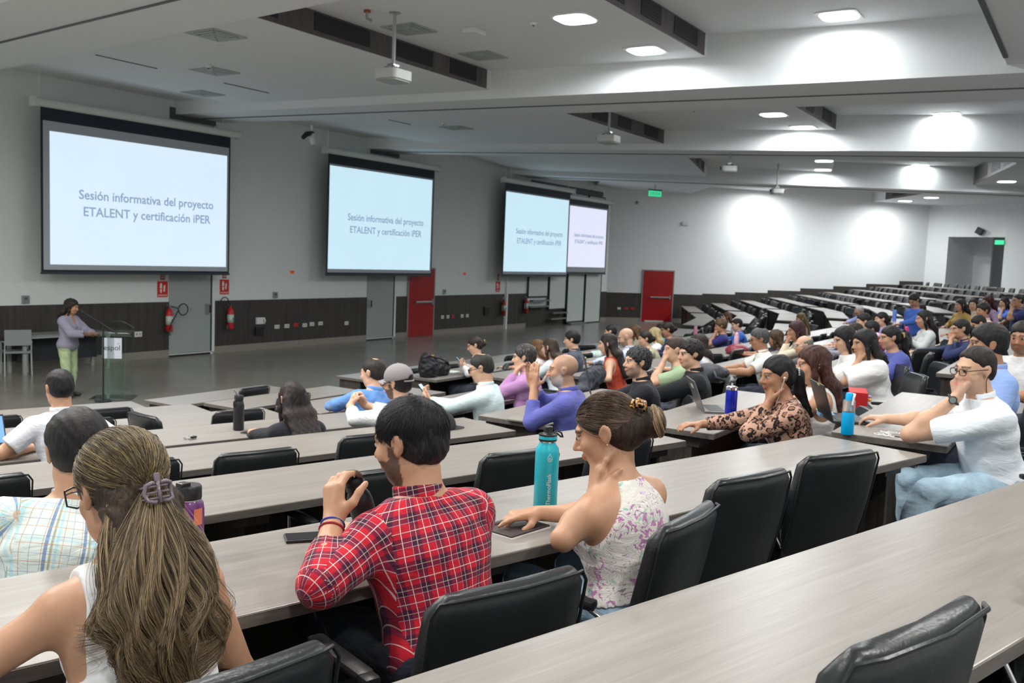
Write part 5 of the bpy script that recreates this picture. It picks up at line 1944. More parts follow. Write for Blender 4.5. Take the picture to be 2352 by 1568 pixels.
def bun_hair(I):
    rs = np.random.RandomState(4)
    H, Rh, s = I['H'], I['Rh'], I['s']
    root = I['root']; hp_ = I['hp']
    he = lambda c, rr, k=.02: el(hp_(*c), V3(*rr) * s, Rh, k * s)
    bq = np.array([.004, -.150, -.012])
    pr = [he((0, -.018, .040), (.081, .101, .086), .01), he((0, -.055, -.022), (.071, .062, .060), .04), he((0, -.11, -.01), (.045, .045, .045), .03)]
    bun = [he(tuple(bq), (.050, .040, .052), .012)]
    ears = [('sube', hp_(q * .090, -.004, -.008), V3(.022, .028, .040) * s, Rh, .006) for q in (-1, 1)] + [('sube', hp_(q * .078, .050, -.050), V3(.022, .040, .055) * s, Rh, .01) for q in (-1, 1)]
    def fn(P):
        d = sdf(pr + ears, P)
        d = np.maximum(d, (P - hp_(0, .082, .062)) @ (Rh @ nrm(V3(0, 1, -.95))))
        d = np.maximum(d, (P - hp_(0, 0, -.080)) @ (Rh @ nrm(V3(0, .45, -1))))
        return smin(d, sdf(bun, P), .012)
    Vt, Fc = mesh_fn(fn, bounds(pr + bun, .02), .006)
    hair = np_mesh('hair', Vt, Fc, hair_mat((.028, .017, .012), (.09, .05, .03)), root)
    tt = np.linspace(0, 1, 15)
    n = 4200
    az = rs.uniform(-160, 160, n) * PI / 180
    elv = rs.uniform(-38, 75, n) * PI / 180
    a = np.stack([np.sin(az) * np.cos(elv), np.cos(az) * np.cos(elv), np.sin(elv)], -1)
    q0 = ell_pt(a)
    keep = (q0[:, 1] - .082 - .95 * (q0[:, 2] - .062) * 1.0 < -.002) & ~((np.abs(q0[:, 0]) > .045) & (q0[:, 2] < .028) & (q0[:, 1] > -.035))
    a = a[keep]; n = len(a)
    b = np.tile(nrm(np.array([0, -.95, -.30])), (n, 1)) + rs.normal(0, .06, (n, 3))
    b /= np.linalg.norm(b, axis=1, keepdims=True)
    D = slerp(a, b, tt)
    Q = np.array([0, -.018, .040]) + D * np.array([.0830, .1035, .0885]) * (1 + rs.rand(n)[:, None, None] * .018)
    Q[..., 2] -= .012 * np.sin(tt * PI)[None] * (np.abs(D[..., 0]))
    clump = np.sin(az[keep] * 14)[:, None] * .5 + .5
    cols = hcols(n, rs, (.020, .012, .009), (.30, .17, .09), .30) * (.7 + .6 * clump)
    strands('hair_fibres', tohead(I, Q), np.full(15, .00075), cols, hair)
    # the bun: loops wound round its axis
    n = 2000; m = 20
    tt = np.linspace(0, 1, m)
    th0 = rs.rand(n) * 2 * PI
    tilt = rs.normal(0, .18, n)
    rad = .020 + .029 * rs.rand(n) ** .6
    ang = th0[:, None] + tt[None] * (2.2 + rs.rand(n)[:, None])
    rr = rad[:, None] * (1 + .08 * np.sin(ang * 2))
    yy = -.034 * np.sqrt(np.clip(1 - (rad / .055) ** 2, 0, 1))[:, None] * (.85 + .3 * rs.rand(n)[:, None]) + tilt[:, None] * .02 * np.cos(ang)
    Q = bq + np.stack([rr * np.cos(ang), yy, rr * 1.08 * np.sin(ang)], -1)
    cols = hcols(n, rs, (.05, .028, .016), (.50, .32, .16), .65)
    strands('hair_fibres', tohead(I, Q), np.full(m, .0009), cols, hair)
    # tortoiseshell claw clip above the bun
    m_, nt, b_ = nmat('tortoiseshell')
    v = noise(nt, 60, coords(nt), 2, .5, dist=1)
    nt.links.new(ramp(nt, v, [(.44, (.02, .008, .01)), (.5, (.35, .13, .03)), (.6, (.60, .33, .07))]), b_.inputs['Base Color'])
    b_.inputs['Roughness'].default_value = .15
    k = MB()
    for q in (-1, 1):
        for j in range(7):
            x = -.036 + .012 * j
            k.tube([(x, q * .002, .012), (x * 1.1, q * .016, .018 - .006 * abs(j - 3) / 3), (x * 1.15, q * .026, .004), (x * 1.0, q * .022, -.018)], .0034, 6)
        k.tube([(-.044, q * .004, .004), (-.03, q * .008, .018), (0, q * .008, .023), (.03, q * .008, .018), (.044, q * .004, .004)], .0055, 8)
        k.tube([(-.042, q * .022, .0), (-.02, q * .027, .006), (.02, q * .027, .006), (.042, q * .022, .0)], .0042, 8)
    k.v = [tuple(tohead(I, np.array([np.array([v[0], v[1] - .120, v[2] + .050])]))[0]) for v in k.v]
    k.build('claw_clip', m_, hair, smooth=True)
    # green lanyard round the neck
    Nk, t, f, r = I['Nk'], I['t'], I['f'], I['r']
    lm = plain('green_ribbon', (.01, .19, .09), .45, var=.05)
    L = MB()
    n = 26
    hb = H + Rh @ V3(0, -.022, -.072)
    cdir = nrm(hb - Nk)
    c0 = Nk + t * .012 - f * .004
    vs = []; fs = []
    for i in range(n):
        a = -2.2 + 4.4 * i / (n - 1)
        rad = .069
        drop = .05 * max(0, abs(a) - 1.4) ** 1.3
        p = c0 + (r * math.sin(a) - f * math.cos(a)) * rad - t * drop
        up_ = cdir * .009 - (r * math.sin(a) - f * math.cos(a)) * .004
        out = (r * math.sin(a) - f * math.cos(a)) * .0012
        vs += [p - up_, p + up_, p + up_ + out, p - up_ + out]
        if i:
            o = (i - 1) * 4
            for q in range(4): fs.append((o + q, o + (q + 1) % 4, o + 4 + (q + 1) % 4, o + 4 + q))
    L.add(vs, fs)
    L.build('lanyard', lm, root, smooth=False)
    # earring, ring, bracelet
    MB().lathe([(.0001, -.003), (.003, 0), (.0001, .003)], tuple(hp_(-.084, -.006, -.030)), 8).build('earring', plain('gold', (.8, .55, .2), .2, metal=1, var=0), root)
    Sj, E_, Wp, *_ = I['arms'][-1]
    a = nrm(Wp - E_)
    MB().lathe([(.030, -.003), (.0325, 0), (.030, .003), (.0275, 0), (.030, -.003)], tuple(Wp - a * .02), 20, axis=a).build('bracelet', M_WHITE, root, smooth=True)


def short_fibres(I, n, seed, col, crown=None, length=.022, front=.088, out=.35):
    rs = np.random.RandomState(seed)
    a = rs.normal(0, 1, (n, 3)); a /= np.linalg.norm(a, axis=1, keepdims=True)
    q0 = ell_pt(a, rad=(.0835, .104, .089))
    keep = (q0[:, 1] - front - .92 * (q0[:, 2] - .062) < 0) & (q0[:, 2] > -.062) & ~((np.abs(q0[:, 0]) > .05) & (q0[:, 2] < .030) & (q0[:, 1] > -.038))
    cw = nrm(np.array([.02, -.55, .85]))
    if crown is not None:
        d = np.linalg.norm(a - cw, axis=1)
        keep &= rs.rand(n) < np.clip(d / crown, .12, 1)
    a = a[keep]; q0 = q0[keep]; n = len(a)
    nn = a / np.array([.0835, .104, .089]); nn /= np.linalg.norm(nn, axis=1, keepdims=True)
    tg = (a - cw); tg -= (tg * nn).sum(1, keepdims=True) * nn
    tg[:, 2] -= .25 * (1 - nn[:, 2].clip(0, 1)); tg /= np.linalg.norm(tg, axis=1, keepdims=True) + 1e-6
    sw = np.cross(nn, tg)
    tt = np.linspace(0, 1, 5)
    L = length * (.5 + .8 * rs.rand(n))
    d = tg + sw * rs.normal(0, .25, (n, 1)) + nn * (out * (.4 + rs.rand(n, 1)))
    q = q0[:, None] + d[:, None] * (L[:, None] * tt[None])[..., None] - nn[:, None] * (L[:, None] * .35 * tt[None] ** 2)[..., None] * .8
    # low nape and sides taper close to the skin
    cols = np.array(col) * (.5 + 1.2 * rs.rand(n, 1))
    strands('hair_fibres', tohead(I, q), np.linspace(.00042, .0002, 5), cols, [c for c in I['root'].children if c.name.startswith('hair')][0])


long_clip_hair(hl)
bun_hair(flo)
short_fibres(red, 22000, 3, (.016, .015, .018), crown=.75, length=.022)

# ------------------------------------------------------------ empty chairs along the rows
rg = random.Random(5)
ORD2 = ORD + ['tenth', 'eleventh', 'twelfth', 'thirteenth', 'fourteenth', 'fifteenth', 'sixteenth', 'seventeenth', 'eighteenth', 'nineteenth', 'twentieth'] + ['twenty-%s' % q for q in ORD]
near_specs = [  # (x, y, tier, turn) the empty chairs nearest the camera
    (1.65, .47, 7, -.01), (2.72, .24, 7, .1),
    (3.43, 1.29, 6, -.03), (4.12, 1.11, 6, -.17)]
NL = ['black leather chair at the bottom right corner, its worn seam and stitching facing the camera',
      'black leather chair cut by the right edge, only its armrests in view',
      'empty black leather chair, the left of the two behind the big front desk',
      'empty black leather chair, right of the two behind the big front desk, scuffed back']
for (x, y, k, tr), lb in zip(near_specs, NL):
    c_ = chair(x, y, .16 * k, SECA['A'] + tr, lb)
    if k == 7: c_.scale = (1, 1, 1.055)
PLACED = [(3.16, 2.77, 5, 'A', 0, 'empty black chair behind the raised flask, fifth desk gap of the left block'), (3.86, 2.54, 5, 'A', -.05, 'empty black chair just left of the teal flask'),
          (4.50, 2.32, 5, 'A', 0, 'empty black chair partly behind the hair bun'), (3.54, 3.98, 4, 'A', -.05, 'empty black chair in the middle of the left desks, widest in view there'),
          (4.31, 3.85, 4, 'A', 0, 'empty black chair cut by the tartan wearer\'s forehead'), (2.95, 4.22, 4, 'A', 0, 'empty black chair peeking out right of the highlighted hair, lower one'),
          (2.30, 4.45, 4, 'A', 0, 'empty black chair at the left edge behind the pale checked shirt'), (3.76, 5.47, 3, 'A', 0, 'empty black chair right of the short dark head, below the keys'),
          (5.56, 6.41, 2, 'A', 0, 'empty black chair right behind the black flask'), (5.09, 6.49, 2, 'A', -1.4, 'empty black chair turned sideways left of the black flask'),
          (4.45, 6.90, 2, 'A', 0, 'empty black chair left of the sideways turned one'), (5.40, 8.00, 1, 'A', 0, 'empty black chair in front of the lectern base, second row'),
          (4.5, 8.3, 1, 'A', 0, 'empty black chair at the left edge, second row'), (7.2, 7.5, 1, 'B', 0, 'empty black chair left of the straw of the black flask'),
          (7.98, 8.95, 0, 'B', 0, 'empty front row chair above the black flask'), (7.15, 6.05, 2, 'B', 0, 'empty black chair left of the bright blue shirt, behind long dark hair')]
for x, y, k, sec, tr, lb in PLACED:
    chair(x, y, .16 * k, SECA[sec] + tr, lb)
for k in range(0, 9):
    for sec, (lo, hi) in {'A': (-99, 99), 'B': (-99, 99), 'C': (-99, 99), 'D': (-99, 99)}.items():
        if sec == 'A' or sec == 'B' and k >= 7: continue
        idx = 0
        for (s_, kk, s0, s1, ui) in sorted([p for p in PCS if p[0] == sec and p[1] == k], key=lambda p: p[2]):
            if sec == 'B' and ui == 0 and k <= 2: continue
            L = s1 - s0
            n = int(L / .80)
            for i in range(n):
                s = s0 + L * (i + .5) / n + rg.uniform(-.05, .05)
                bk = DD + rg.uniform(-.02, .12)
                p = spt(sec, k, s, bk)
                if math.hypot(p.x, p.y) < 2.2: continue
                if any(math.hypot(p.x - a, p.y - b) < .60 for a, b in CH_DONE): continue
                if any(sc_ != 'S' and math.hypot(p.x - q[0], p.y - q[1]) < .56 for sc_, kq, q in PEOPLE): continue
                if sec == 'A' and k == 5 and p.x < 2.3: continue
                if not inframe((p.x, p.y, .16 * k + .85), 10): continue
                idx += 1
                tr = rg.uniform(-.12, .12)
                if rg.random() < .12: tr += rg.choice((-.6, .6))
                chair(p.x, p.y, .16 * k, SECA[sec] + tr,
                      'empty black chair, %s from the left among the empty ones, %s row, %s' % (ORD2[idx - 1], ORD[k], BLK[sec]))

# ------------------------------------------------------------ front wall: screens, doors, signs
M_SCRB = plain('screen_black_border', (.012, .018, .03), .6, var=0)
M_SCRW = plain('screen_fabric', (.42, .45, .49), .8, var=0)
M_TXT = plain('slide_text', (.24, .33, .47), .8, var=0, emit=.40)
DZ = lambda k: .75 + .16 * k


def slide_mat(name, c, e):
    m, nt, b = nmat(name)
    v = noise(nt, .8, coords(nt), 2)
    nt.links.new(ramp(nt, v, [(.3, tuple(x * .97 for x in c)), (.7, c)]), b.inputs['Emission Color'])
    b.inputs['Base Color'].default_value = (.2, .2, .2, 1)
    b.inputs['Emission Strength'].default_value = e
    b.inputs['Roughness'].default_value = .8
    return m


def screen(x0, x1, z0, z1, ybase, img, mat, tsize, label, band=.25, tz=3.4, tdx=0, wx=None):
    cx = (x0 + x1) / 2
    root = empty('projection_screen', (cx, ybase, z0), 0, label, 'projection screen', 'hanging projection screens')
    w = x1 - x0; h = z1 - z0
    m = MB().tube([(-w / 2 - .12, 0, h + .10), (w / 2 + .22, 0, h + .10)], .085, 14)
    m.box((-w / 2 - .14, 0, h + .10), (.06, .19, .19), bev=.01); m.box((w / 2 + .24, 0, h + .10), (.06, .19, .19), bev=.01)
    m.build('casing', plain('screen_casing', (.66, .68, .64), .45, var=0), root, auto=40)
    MB().box((0, 0, h / 2 + .02), (w, .006, h + .06)).build('black_border', M_SCRB, root)
    MB().box((0, -.005, (h - band) / 2 + .035), (w - .09, .004, h - band - .03)).build('fabric', M_SCRW, root)
    ix0, ix1, iz0, iz1 = img
    MB().box(((ix0 + ix1) / 2 - cx, -.009, (iz0 + iz1) / 2 - z0), (ix1 - ix0, .003, iz1 - iz0)).build('projected_slide', mat, root)
    MB().box((0, 0, -.015), (w + .02, .03, .045), bev=.006).build('bottom_bar', plain('screen_bar', (.03, .05, .055), .4, var=0), root)
    for q in (-1, 1):
        MB().tube([(q * (w / 2 - .1) - .12, 0, h + .18), (q * (w / 2 - .1) - .12, 0, 5.80 - z0)], .008, 6).build('hanging_wire', M_WHITE, root)
    text_mesh('slide_text', 'Sesión informativa del proyecto', tsize, M_TXT, root, (tdx, -.0125, tz - z0), (PI / 2, 0, 0), depth=.0005, bold=.004)
    text_mesh('slide_text', 'ETALENT y certificación iPER', tsize, M_TXT, root, (tdx, -.0125, tz - tsize * 1.28 - z0), (PI / 2, 0, 0), depth=.0005, bold=.004)
    return root


S1 = slide_mat('slide_light', (.70, .86, 1.0), .46)
S2 = slide_mat('slide_light_cyan', (.62, .87, 1.0), .44)
S4 = slide_mat('slide_light_lilac', (.80, .82, 1.0), .45)
screen(10.60, 15.24, 1.945, 5.10, 17.5, (10.78, 15.14, 2.10, 4.68), S1, .262, 'largest and leftmost hanging screen showing a pale blue slide', tz=3.50, tdx=.15)
screen(18.52, 23.16, 1.945, 5.10, 17.5, (18.58, 23.05, 2.09, 4.82), S2, .262, 'second hanging screen from the left, pale cyan slide', tz=3.50, tdx=.15)
screen(27.18, 31.80, 1.945, 5.10, 17.5, (27.24, 31.70, 2.09, 4.82), S2, .262, 'third hanging screen, tall looking cyan slide over the whiteboards', tz=3.50, tdx=.15)
screen(31.92, 35.35, 2.05, 4.90, 17.62, (32.02, 35.22, 2.30, 4.66), S4, .20, 'fourth and farthest hanging screen with a pale lilac slide', band=.20, tz=3.55, tdx=.1)


def grey_door(n, x0, x1, hx, keyx):
    root = empty('door_%d' % n, (x0, YF, 0)); root['kind'] = 'structure'
    w = x1 - x0
    MB().box((w / 2 - .05, -.012, 2.72), (w - .12, .02, 5.30)).build('door_panel', M_GREYP, root)
    MB().box((w - .085, -.014, 2.72), (.035, .026, 5.30)).build('door_edge', M_GREENF, root)
    MB().box((w - .03, -.02, 2.72), (.075, .038, 5.34)).build('door_frame', M_WALLG, root)
    MB().box((w / 2, -.010, 5.52), (w, .018, .26)).build('top_pocket', M_GROOVE, root)
    MB().box((w / 2 - .05, -.013, .02), (w - .1, .022, .035)).build('threshold', M_BLK, root)
    h = MB().box((hx, -.03, 1.08), (.16, .02, .26), bev=.004)
    h.build('door_handle', M_STEEL, root)
    MB().box((hx + .055, -.044, 1.08), (.025, .02, .18), bev=.004).build('door_handle', M_BLK, root)
    MB().lathe([(.001, 0), (.018, .0), (.018, .012), (.001, .014)], (keyx, -.022, 1.1), 10, axis=(0, -1, 0)).build('lock', M_STEEL, root)


grey_door(1, 13.93, 15.22, 1.10, .62)
grey_door(2, 20.75, 22.05, .13, .5)


def red_door(n, loc, rz, w, h):
    root = empty('door_%d' % n, loc, rz); root['kind'] = 'structure'
    MB().box((w / 2, -.02, h / 2 + .01), (w, .035, h), bev=.004).build('door_panel', M_RED, root)
    f = MB().box((-.025, -.02, h / 2), (.05, .05, h + .02)); f.box((w + .025, -.02, h / 2), (.05, .05, h + .02)); f.box((w / 2, -.02, h + .03), (w + .1, .05, .05))
    f.build('door_frame', plain('door_frame_paint', (.30, .26, .26), .4, var=0), root)
    b = MB().box((w * .58, -.085, 1.08), (w * .66, .035, .06), bev=.008)
    b.box((w * .90, -.07, 1.08), (.06, .07, .17), bev=.008); b.box((w * .27, -.06, 1.08), (.04, .06, .07), bev=.006)
    b.build('push_bar', plain('push_bar_metal', (.42, .42, .43), .3, metal=.6, var=0), root)
    MB().box((w * .42, -.05, .035), (w * .62, .02, .05)).build('kick_strip', M_WHITE, root)
    return root


r1 = red_door(3, (22.66, YF, 0), 0, 1.28, 2.10)
bpy.data.objects.remove([c for c in r1.children if c.name.startswith('kick')][0])
p = wallpt(1.70)
red_door(4, (p.x, p.y, 0), WA, 1.46, 2.22)

# white sliding boards on green frames, stepping down to the floor
PW = [(29.70, 31.14, 1.12), (31.20, 32.50, .62), (32.58, 33.98, .08), (34.03, 35.42, .0)]
for i, (a, b, z0) in enumerate(PW):
    root = empty('sliding_board', ((a + b) / 2, YF - .05 - .035 * i, 0), 0, ['white sliding board ending highest above the floor, leftmost of four', 'white sliding board, second from the left, ending at chair height',
                 'white sliding board, third from the left, reaching nearly to the floor', 'rightmost white sliding board reaching the floor'][i], 'sliding board', 'white sliding boards under the third screen')
    w = b - a
    MB().box((0, 0, (5.2 + z0) / 2), (w, .028, 5.2 - z0)).build('board', M_WHITEP, root)
    f = MB()
    for q in (-1, 1): f.box((q * w / 2, -.005, (5.2 + z0) / 2), (.05, .045, 5.2 - z0))
    f.box((0, -.005, z0 + .02), (w, .045, .05)); f.box((0, -.005, 5.19), (w, .045, .05))
    f.build('frame', M_GREENF, root)
    if i < 3:
        for j in range(2 if i < 2 else 1):
            MB().box((.0 - j * .12, -.12, z0 - .12 - j * .22 if i < 2 else .04), (w - .15, .16, .06)).build('tray', M_STEEL, root)
MB().box((32.6, YF - .02, 5.33), (5.8, .03, .22)).build('trim_8', M_GROOVE, kind='structure')


def sign(x, z, label, lite=True):
    root = empty('fire_extinguisher_sign', (x, YF - .001, z), 0, label, 'sign', 'red extinguisher signs')
    MB().box((0, -.004, 0), (.28, .006, .36)).build('plate', plain('sign_red', (.62, .02, .012), .5, var=0), root)
    m = MB()
    m.prism([(-.075, .0), (-.015, .0), (-.015, .08), (-.03, .12), (-.06, .12), (-.075, .08)], 0, .002)
    m.prism([(-.06, -.10), (-.03, -.10), (-.015, -.02), (-.075, -.02)], 0, .002)
    m.prism([(.02, -.07), (.055, -.08), (.07, .06), (.045, .08), (.025, .05)], 0, .002)
    m.v = [(a, -.0085 - c, b + .02) for a, b, c in m.v]
    m.build('pictogram', M_WHITE, root)
    text_mesh('lettering', 'EXTINTOR', .048, M_WHITE, root, (0, -.0085, -.14), (PI / 2, 0, 0), bold=.001)
    if lite:
        s = MB().box((0, -.004, .33), (.12, .006, .24)); s.build('upper_tag', plain('sign_red_dull', (.38, .07, .06), .5, var=0), root)
        for j in range(4): MB().box((0, -.0085, .26 + j * .045), (.08, .002, .018)).build('tag_mark', M_WHITE, root)


sign(13.77, 1.56, 'red extinguisher sign left of the first grey door')
sign(15.54, 1.60, 'red extinguisher sign right of the first grey door')
sign(27.71, 1.53, 'small red sign beside the third screen')


def extinguisher(x, z, label, hose=1, gl=True):
    root = empty('fire_extinguisher', (x, YF - .12, z), 0, label, 'fire extinguisher', 'wall mounted fire extinguishers')
    MB().lathe([(.001, 0), (.07, 0), (.078, .02), (.078, .42), (.06, .48), (.03, .51), (.022, .55), (.001, .55)], n=20).build('cylinder', M_REDP, root, smooth=True)
    lb = MB().lathe([(.0795, .16), (.0795, .36)], n=20)
    lb.build('paper_label', plain('label_paper', (.55, .62, .55), .6, var=.15), root, smooth=True)
    MB().box((.02, -.075, .24), (.05, .012, .09)).build('green_label', plain('label_green', (.05, .3, .12), .6, var=0), root)
    v = MB().box((0, 0, .575), (.03, .03, .05)); v.tube([(0, 0, .6), (-.09, 0, .63)], .009, 6); v.tube([(0, 0, .585), (-.09, 0, .585)], .007, 6)
    v.build('valve', M_STEEL, root)
    h = MB()
    if hose == 1:
        pts = [(.02, -.03, .58)] + [(.34 + .13 * math.cos(a), -.05, .50 + .13 * math.sin(a)) for a in np.linspace(PI * .95, -PI * 1.0, 18)] + [(.12, -.08, .38), (-.02, -.10, .2), (-.09, -.11, .05)]
    elif hose == 2:
        pts = [(-.02, -.03, .58)] + [(-.22 + .12 * math.cos(a), -.04, .66 + .12 * math.sin(a)) for a in np.linspace(-.1, PI * 1.15, 14)] + [(-.20, -.06, .4), (-.16, -.07, .12)]
    else:
        pts = [(-.02, -.03, .58), (-.12, -.05, .5), (-.14, -.06, .3), (-.10, -.07, .1)]
    h.tube(pts, .013, 8)
    h.build('hose', M_BLK, root, smooth=True)
    MB().tube([tuple(pts[-1]), (pts[-1][0], pts[-1][1], pts[-1][2] - .12)], [.018, .04], 10).build('horn', M_BLK, root)
    MB().box((0, .09, .3), (.05, .06, .3)).build('bracket', M_BLK, root)


extinguisher(13.87, .60, 'red fire extinguisher with a looped hose overlapping the first grey door', 1)
extinguisher(15.64, .58, 'red fire extinguisher with green label just right of the first grey door', 2)
extinguisher(27.98, .52, 'red fire extinguisher left of the narrow white pillar', 3)
extinguisher(29.50, .56, 'red fire extinguisher right of the narrow white pillar, beside the white boards', 3)
M_OUT = plain('outlet_plate', (.66, .66, .63), .4, var=0)
M_OUTR = plain('outlet_red', (.50, .03, .015), .4, var=0)


def plate(x, z, w, h, mat, name, label, cat, grp=None, y=YF - .026):
    root = empty(name, (x, y, z), 0, label, cat, grp)
    MB().box((0, -.006, 0), (w, .012, h), bev=.003).build('cover', mat, root)
    m = MB()
    for q in (-1, 1):
        m.box((q * w * .22, -.0135, 0), (w * .12, .002, h * .3))
    m.build('socket', M_GROOVE, root)


for i, (x, z, c) in enumerate(((17.25, .56, 0), (17.60, .565, 0), (17.92, .58, 1), (18.13 + .12, .56, 0), (18.52, .58, 0), (18.85, .585, 0))):
    plate(x, z, .17, .10, (M_OUT, M_OUTR)[c], 'wall_outlet', ('red outlet in the row of six on the dark wall panel' if c else 'white outlet, number %s along the row of six on the dark wall panel' % ('one two three four five six'.split()[i])), 'outlet', 'outlets on the wood wainscot')
plate(19.89, .55, .16, .10, M_OUT, 'wall_outlet', 'single white outlet left of the second grey door', 'outlet', 'outlets on the wood wainscot')
plate(13.12, .57, .19, .12, M_OUT, 'wall_outlet', 'single white outlet between the lectern and the extinguisher', 'outlet', 'outlets on the wood wainscot')
for i, (x, c) in enumerate(((24.45, 0), (24.75, 0), (25.02, 1), (25.55, 0), (25.85, 0))):
    plate(x, .57, .15, .11, (M_OUT, M_OUTR)[c], 'wall_outlet', ('small red outlet right of the left red door' if c else 'white outlet %s from the left, right of the left red door' % ORD[i]), 'outlet', 'outlets on the wood wainscot')
for i, (s_, c) in enumerate(((.62, 0), (.95, 1), (1.25, 1))):
    p = wallpt(s_, .03)
    root = empty('wall_outlet', (p.x, p.y, .56), WA, ['white outlet left of the right-hand red door', 'left of two red outlets by the right-hand red door', 'red outlet nearest the right-hand red door'][i], 'outlet', 'outlets on the wood wainscot')
    MB().box((0, -.006, 0), (.16, .012, .10), bev=.003).build('cover', (M_OUT, M_OUTR)[c], root)
for x, lb in ((10.56, 'grey switch box above the left end of the wainscot'), (17.18, 'grey switch box between the first two screens'), (24.53, 'small grey switch box right of the left red door')):
    root = empty('switch_box', (x, YF, 1.385), 0, lb, 'switch', 'grey wall switches')
    MB().box((0, -.02, 0), (.15, .04, .16), bev=.004).build('box', M_STEEL, root)
    MB().box((0, -.043, .02), (.06, .006, .05)).build('rocker', M_GROOVE, root)
for x, lb in ((17.74, 'wall indicator plate with a red light right of the first screen'), (25.60, 'wall indicator plate with a red light right of the second screen')):
    root = empty('indicator_panel', (x, YF, 1.98), 0, lb, 'indicator', 'red indicator lights on the wall')
    MB().box((0, -.008, 0), (.62, .014, .10), bev=.003).build('plate', M_WALLG, root)
    MB().box((.02, -.02, 0), (.13, .016, .075)).build('red_light', plain('indicator_red', (.35, .04, .01), .4, var=0, emit=.3), root)
root = empty('wall_phone', (16.63, YF - .026, .74), 0, 'white wall telephone above a black box on the dark wainscot', 'telephone')
MB().box((0, -.03, 0), (.22, .06, .17), bev=.01).build('base', M_WHITE, root)
MB().tube([(.13, -.05, .08), (.16, -.06, 0), (.13, -.05, -.08)], .022, 8).build('handset', M_WHITE, root, smooth=True)
root = empty('junction_box', (16.63, YF - .026, .48), 0, 'black box below the white wall telephone', 'box')
MB().box((0, -.03, 0), (.28, .06, .22), bev=.01).build('casing', M_BLK, root)
root = empty('panel_recess', (26.4, YF - .026, .72), 0, 'dark box on the wainscot left of the third extinguisher', 'box')
MB().box((.6, -.02, -.02), (.3, .04, .3), bev=.01).build('casing', M_BLK, root)
p = wallpt(2.0, 0)

# ------------------------------------------------------------ lectern, microphone, table and chair on the stage
def glassm():
    m, nt, b = nmat('green_glass')
    b.inputs['Base Color'].default_value = (.86, .965, .91, 1)
    b.inputs['Roughness'].default_value = .0
    b.inputs['Transmission Weight'].default_value = 1.0
    b.inputs['IOR'].default_value = 1.35
    return m


M_GLASS = glassm()
LA = math.radians(-48)
root = empty('lectern', (9.60, 13.78, 0), LA, 'green tinted glass lectern with a white nameplate', 'lectern')
MB().box((0, -.20, .56), (.44, .014, 1.08)).build('front_panel', M_GLASS, root)
MB().box((0, -.22, .60), (.10, .012, 1.0)).build('inner_panel', M_GLASS, root)
m = MB()
pr = [(-.19, .42), (.26, .42)]
n = 14
arc = [(-.27 + .54 * i / n, 1.16 + .12 * math.sin(PI * i / n)) for i in range(n + 1)]
pl = [(-.24, .03), (.24, .03), (.27, 1.16)] + [(x, z) for x, z in reversed(arc)]
m.prism(pl, 0, .012)
m.v = [(a, .12 - c + .12, b) for a, b, c in m.v]
m.build('back_panel', M_GLASS, root)
MB().box((-.16, .02, 1.06), (.78, .56, .014), rot=Matrix.Rotation(math.radians(-9), 3, 'X')).build('reading_shelf', M_GLASS, root)
MB().box((0, .0, .012), (.66, .52, .022), bev=.004).build('base', M_GLASS, root)
np_ = MB().box((.02, -.212, .86), (.30, .008, .34)); np_.build('nameplate', plain('nameplate_white', (.66, .68, .76), .4, var=0), root)
M_LOGO = plain('logo_dark', (.04, .05, .07), .5, var=0)
text_mesh('lettering', 'espol', .125, M_LOGO, root, (.02, -.2175, .865), (PI / 2, 0, 0), spacing=.98)
MB().box((.115, -.2175, .935), (.045, .002, .006), rot=Matrix.Rotation(-.5, 3, 'Y')).build('lettering', M_LOGO, root)
for i, (px_, py_, w_, h_) in enumerate(((.02, .06, .30, .21),)):
    rt = empty('papers', (9.60, 13.78, 0), LA, 'white papers on the glass lectern shelf', 'papers')
    MB().box((.07, .06, 1.078), (.30, .21, .006), rot=Matrix.Rotation(math.radians(-9), 3, 'X')).build('sheet', M_WHITE, rt)
root = empty('microphone_stand', (9.28, 13.60, 0), 0, 'black microphone stand in front of the speaker', 'microphone stand')
MB().lathe([(.13, 0), (.13, .018), (.03, .03)], n=20).build('base', M_BLK, root)
MB().tube([(0, 0, .02), (0, 0, 1.26)], .013, 8).build('pole', M_BLK, root)
MB().tube([(.16, -.16, 1.10), (0, 0, 1.26), (-.14, .26, 1.42)], .010, 8).build('boom', M_BLK, root)
MB().tube([(-.14, .26, 1.42), (-.185, .35, 1.47)], [.015, .024], 10).build('microphone', M_BLK, root, smooth=True)
tg = plain('pale_metal', (.42, .45, .44), .4, metal=.4, var=0)
root = empty('side_table', (10.95, 17.45, 0), 0, 'pale table with a dark front panel against the wainscot', 'table')
MB().box((0, 0, .73), (1.9, .62, .035), bev=.005).build('tabletop', plain('grey_top', (.24, .25, .24), .35, var=.04), root)
MB().box((0, -.30, .705), (1.9, .02, .03)).build('edge_strip', tg, root)
MB().box((.03, .10, .45), (1.7, .02, .50)).build('modesty_panel', plain('dark_cloth_panel', (.02, .023, .028), .7, var=.1), root)
for sx in (-.88, .88):
    for sy in (-.26, .26): MB().box((sx, sy, .355), (.06, .05, .71)).build('leg', tg, root)
root = empty('armchair', (10.02, 17.38, 0), 1.2 - PI / 2, 'pale grey plastic stage chair beside the table at the left edge', 'chair')
MB().box((0, 0, .44), (.46, .44, .04), bev=.012).build('seat', plain('grey_plastic', (.22, .245, .25), .5, var=0), root)
MB().box((0, -.21, .72), (.46, .03, .30), rot=Matrix.Rotation(math.radians(-8), 3, 'X'), bev=.01).build('backrest', plain('grey_plastic', (.22, .245, .25)), root)
